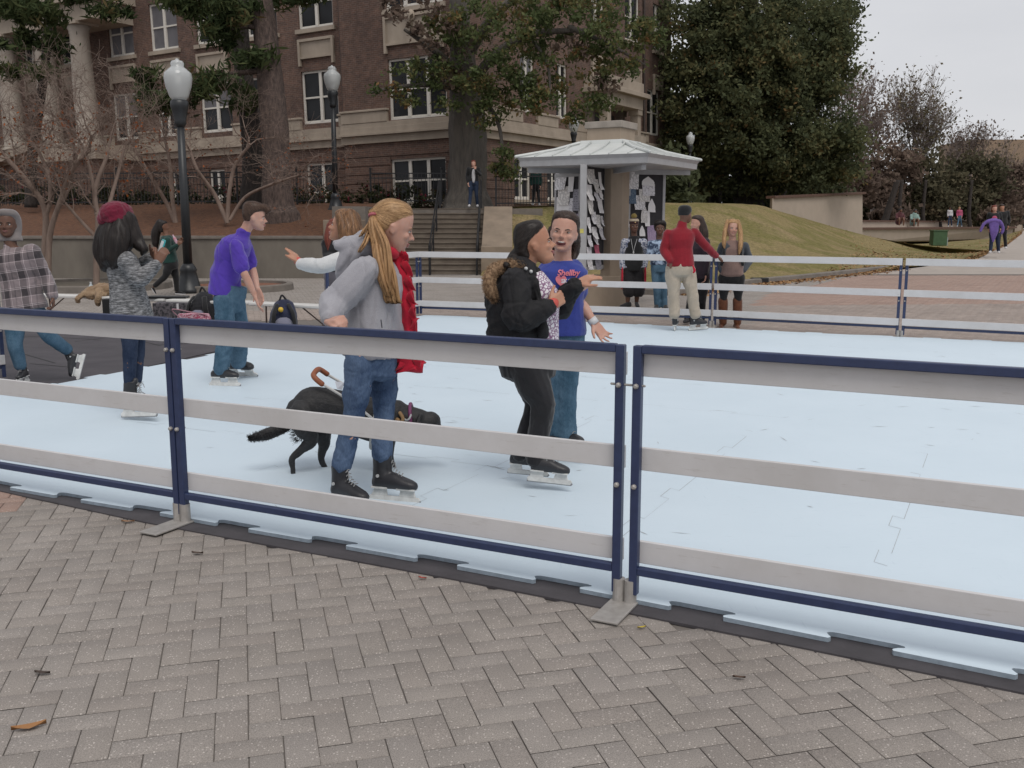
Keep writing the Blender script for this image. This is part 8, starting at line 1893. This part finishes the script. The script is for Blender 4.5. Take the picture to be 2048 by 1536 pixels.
def pack(c, k, col_, label, kind, yaw=0, extra=None):
    c = Vector(c); root = empty('backpack', c, label, 'backpack'); M = Matrix.Rotation(yaw, 3, 'Z'); q = lambda x, y, z_: c + M @ Vector((x * k, y * k, z_ * k)); mb = MB()
    mb.loft([oval(q(0, 0, .0), M @ Vector((1, 0, 0)), M @ Vector((0, 1, 0)), .15 * k, .10 * k), oval(q(0, 0, .10), M @ Vector((1, 0, 0)), M @ Vector((0, 1, 0)), .175 * k, .12 * k), oval(q(.01, 0, .28), M @ Vector((1, 0, 0)), M @ Vector((0, 1, 0)), .16 * k, .11 * k), oval(q(.02, .02, .40), M @ Vector((1, 0, 0)), M @ Vector((0, 1, 0)), .11 * k, .07 * k), oval(q(.02, .02, .44), M @ Vector((1, 0, 0)), M @ Vector((0, 1, 0)), .05 * k, .04 * k)])
    organic('body', mb, col_, root, .010, 2, fold_fn(abs(int(c.x * 10)), .010, 16, (1, 1, .8)))
    mb = MB(); mb.ell(q(0, -.12, .14), (.11 * k, .05 * k, .10 * k), M); mb.build('pocket', kind, root, smooth=True)
    for sx in (-1, 1): mb = MB(); mb.stube([q(.07 * sx, -.08, .38), q(.11 * sx, -.15, .28), q(.13 * sx, -.14, .12), q(.13 * sx, -.08, .03)], [.022 * k] * 4, 8, 4, flat=(1.3, .4)); mb.build('strap', F_BLKT, root, smooth=True)
    mb = MB(); mb.stube([q(-.03, 0, .43), q(0, 0, .49), q(.05, 0, .43)], [.012 * k] * 3, 8, 4); mb.build('handle', F_BLKT, root, smooth=True); return q, root
pk = lambda px, py: at(px, py, .02)
q, r_ = pack(pk(567, 672), 1.15, fabric('navy_pack', (.03, .035, .07), (.018, .02, .04), 9), 'navy backpack with a yellow ball keyring standing by the bench', fabric('pack_grey', (.20, .20, .26)), .3); mb = MB(); mb.ell(q(-.03, -.14, .33), .036); mb.build('yellow_ball', mat('ball_yellow', (.62, .40, .03), .5), r_, smooth=True)
pack(pk(408, 658), 1.25, fabric('black_pack', (.022, .022, .026)), 'black and grey backpack with looping straps behind the boy in purple', fabric('pack_grey', (.20, .20, .26)), -.2)
c = pk(390, 668); root = empty('tote_bag', c, 'pink and white patterned cloth bag on the ground beside the black backpack', 'bag'); mb = MB(); mb.loft([oval(c + Z * z_, Vector((1, 0, 0)), Vector((0, 1, 0)), w_, .11) for z_, w_ in ((0, .20), (.1, .23), (.22, .24), (.29, .21))]); organic('body', mb, pattern_mat('pink_pattern', (.30, .05, .10), (.50, .34, .38), 45), root, .010, 2, fold_fn(9, .010, 14)); mb = MB(); mb.stube([c + Vector((-.2, -.08, .26)), c + Vector((-.26, -.12, .36)), c + Vector((.0, -.12, .32)), c + Vector((.2, -.08, .28))], [.008] * 4, 6); mb.build('handle', fabric('pale_pink', (.40, .22, .26)), root, smooth=True)
def case(px0, px1, py0, py1, Y, m, label, name='storage_case'):
    a, b = P(px0, py0, Y), P(px1, py1, Y); mb = MB(); mb.bbox((a.x, Y, max(b.z, .02)), (b.x, Y + .35, a.z)); o = mb.build(name, m, origin=((a.x + b.x) / 2, Y, 0), bevel=.012); tag(o, label, 'case'); return o
case(203, 228, 598, 640, 14.9, F_BLKT, 'plain black case under the bench behind the grey knit coat')
o = case(304, 378, 606, 640, 14.3, pattern_mat('graffiti', (.02, .02, .024), (.10, .09, .10), 22), 'dark patterned case with a white label under the bench left of the pink bag'); mb = MB(); a = P(355, 608, 14.29); mb.box(a + Vector((0, 0, -.04)), (.03, .006, .09)); mb.build('white_label', F_WHT, o)
c = zat(335, 597); mb = MB(); mb.box(c + Vector((.0, .02, .02)), (.6, .2, .035)); tag(mb.build('flat_case', F_BLKT, origin=c, bevel=.01), 'thin black flat case lying on the bench top', 'case')
mb = MB(); c = zat(410, 598); mb.box(c + Vector((0, .02, .02)), (.36, .2, .035)); tag(mb.build('folder', mat('folder_grey', (.10, .10, .11), .5), origin=c, bevel=.006), 'grey folders stacked on the bench beside the boy in purple', 'folder')
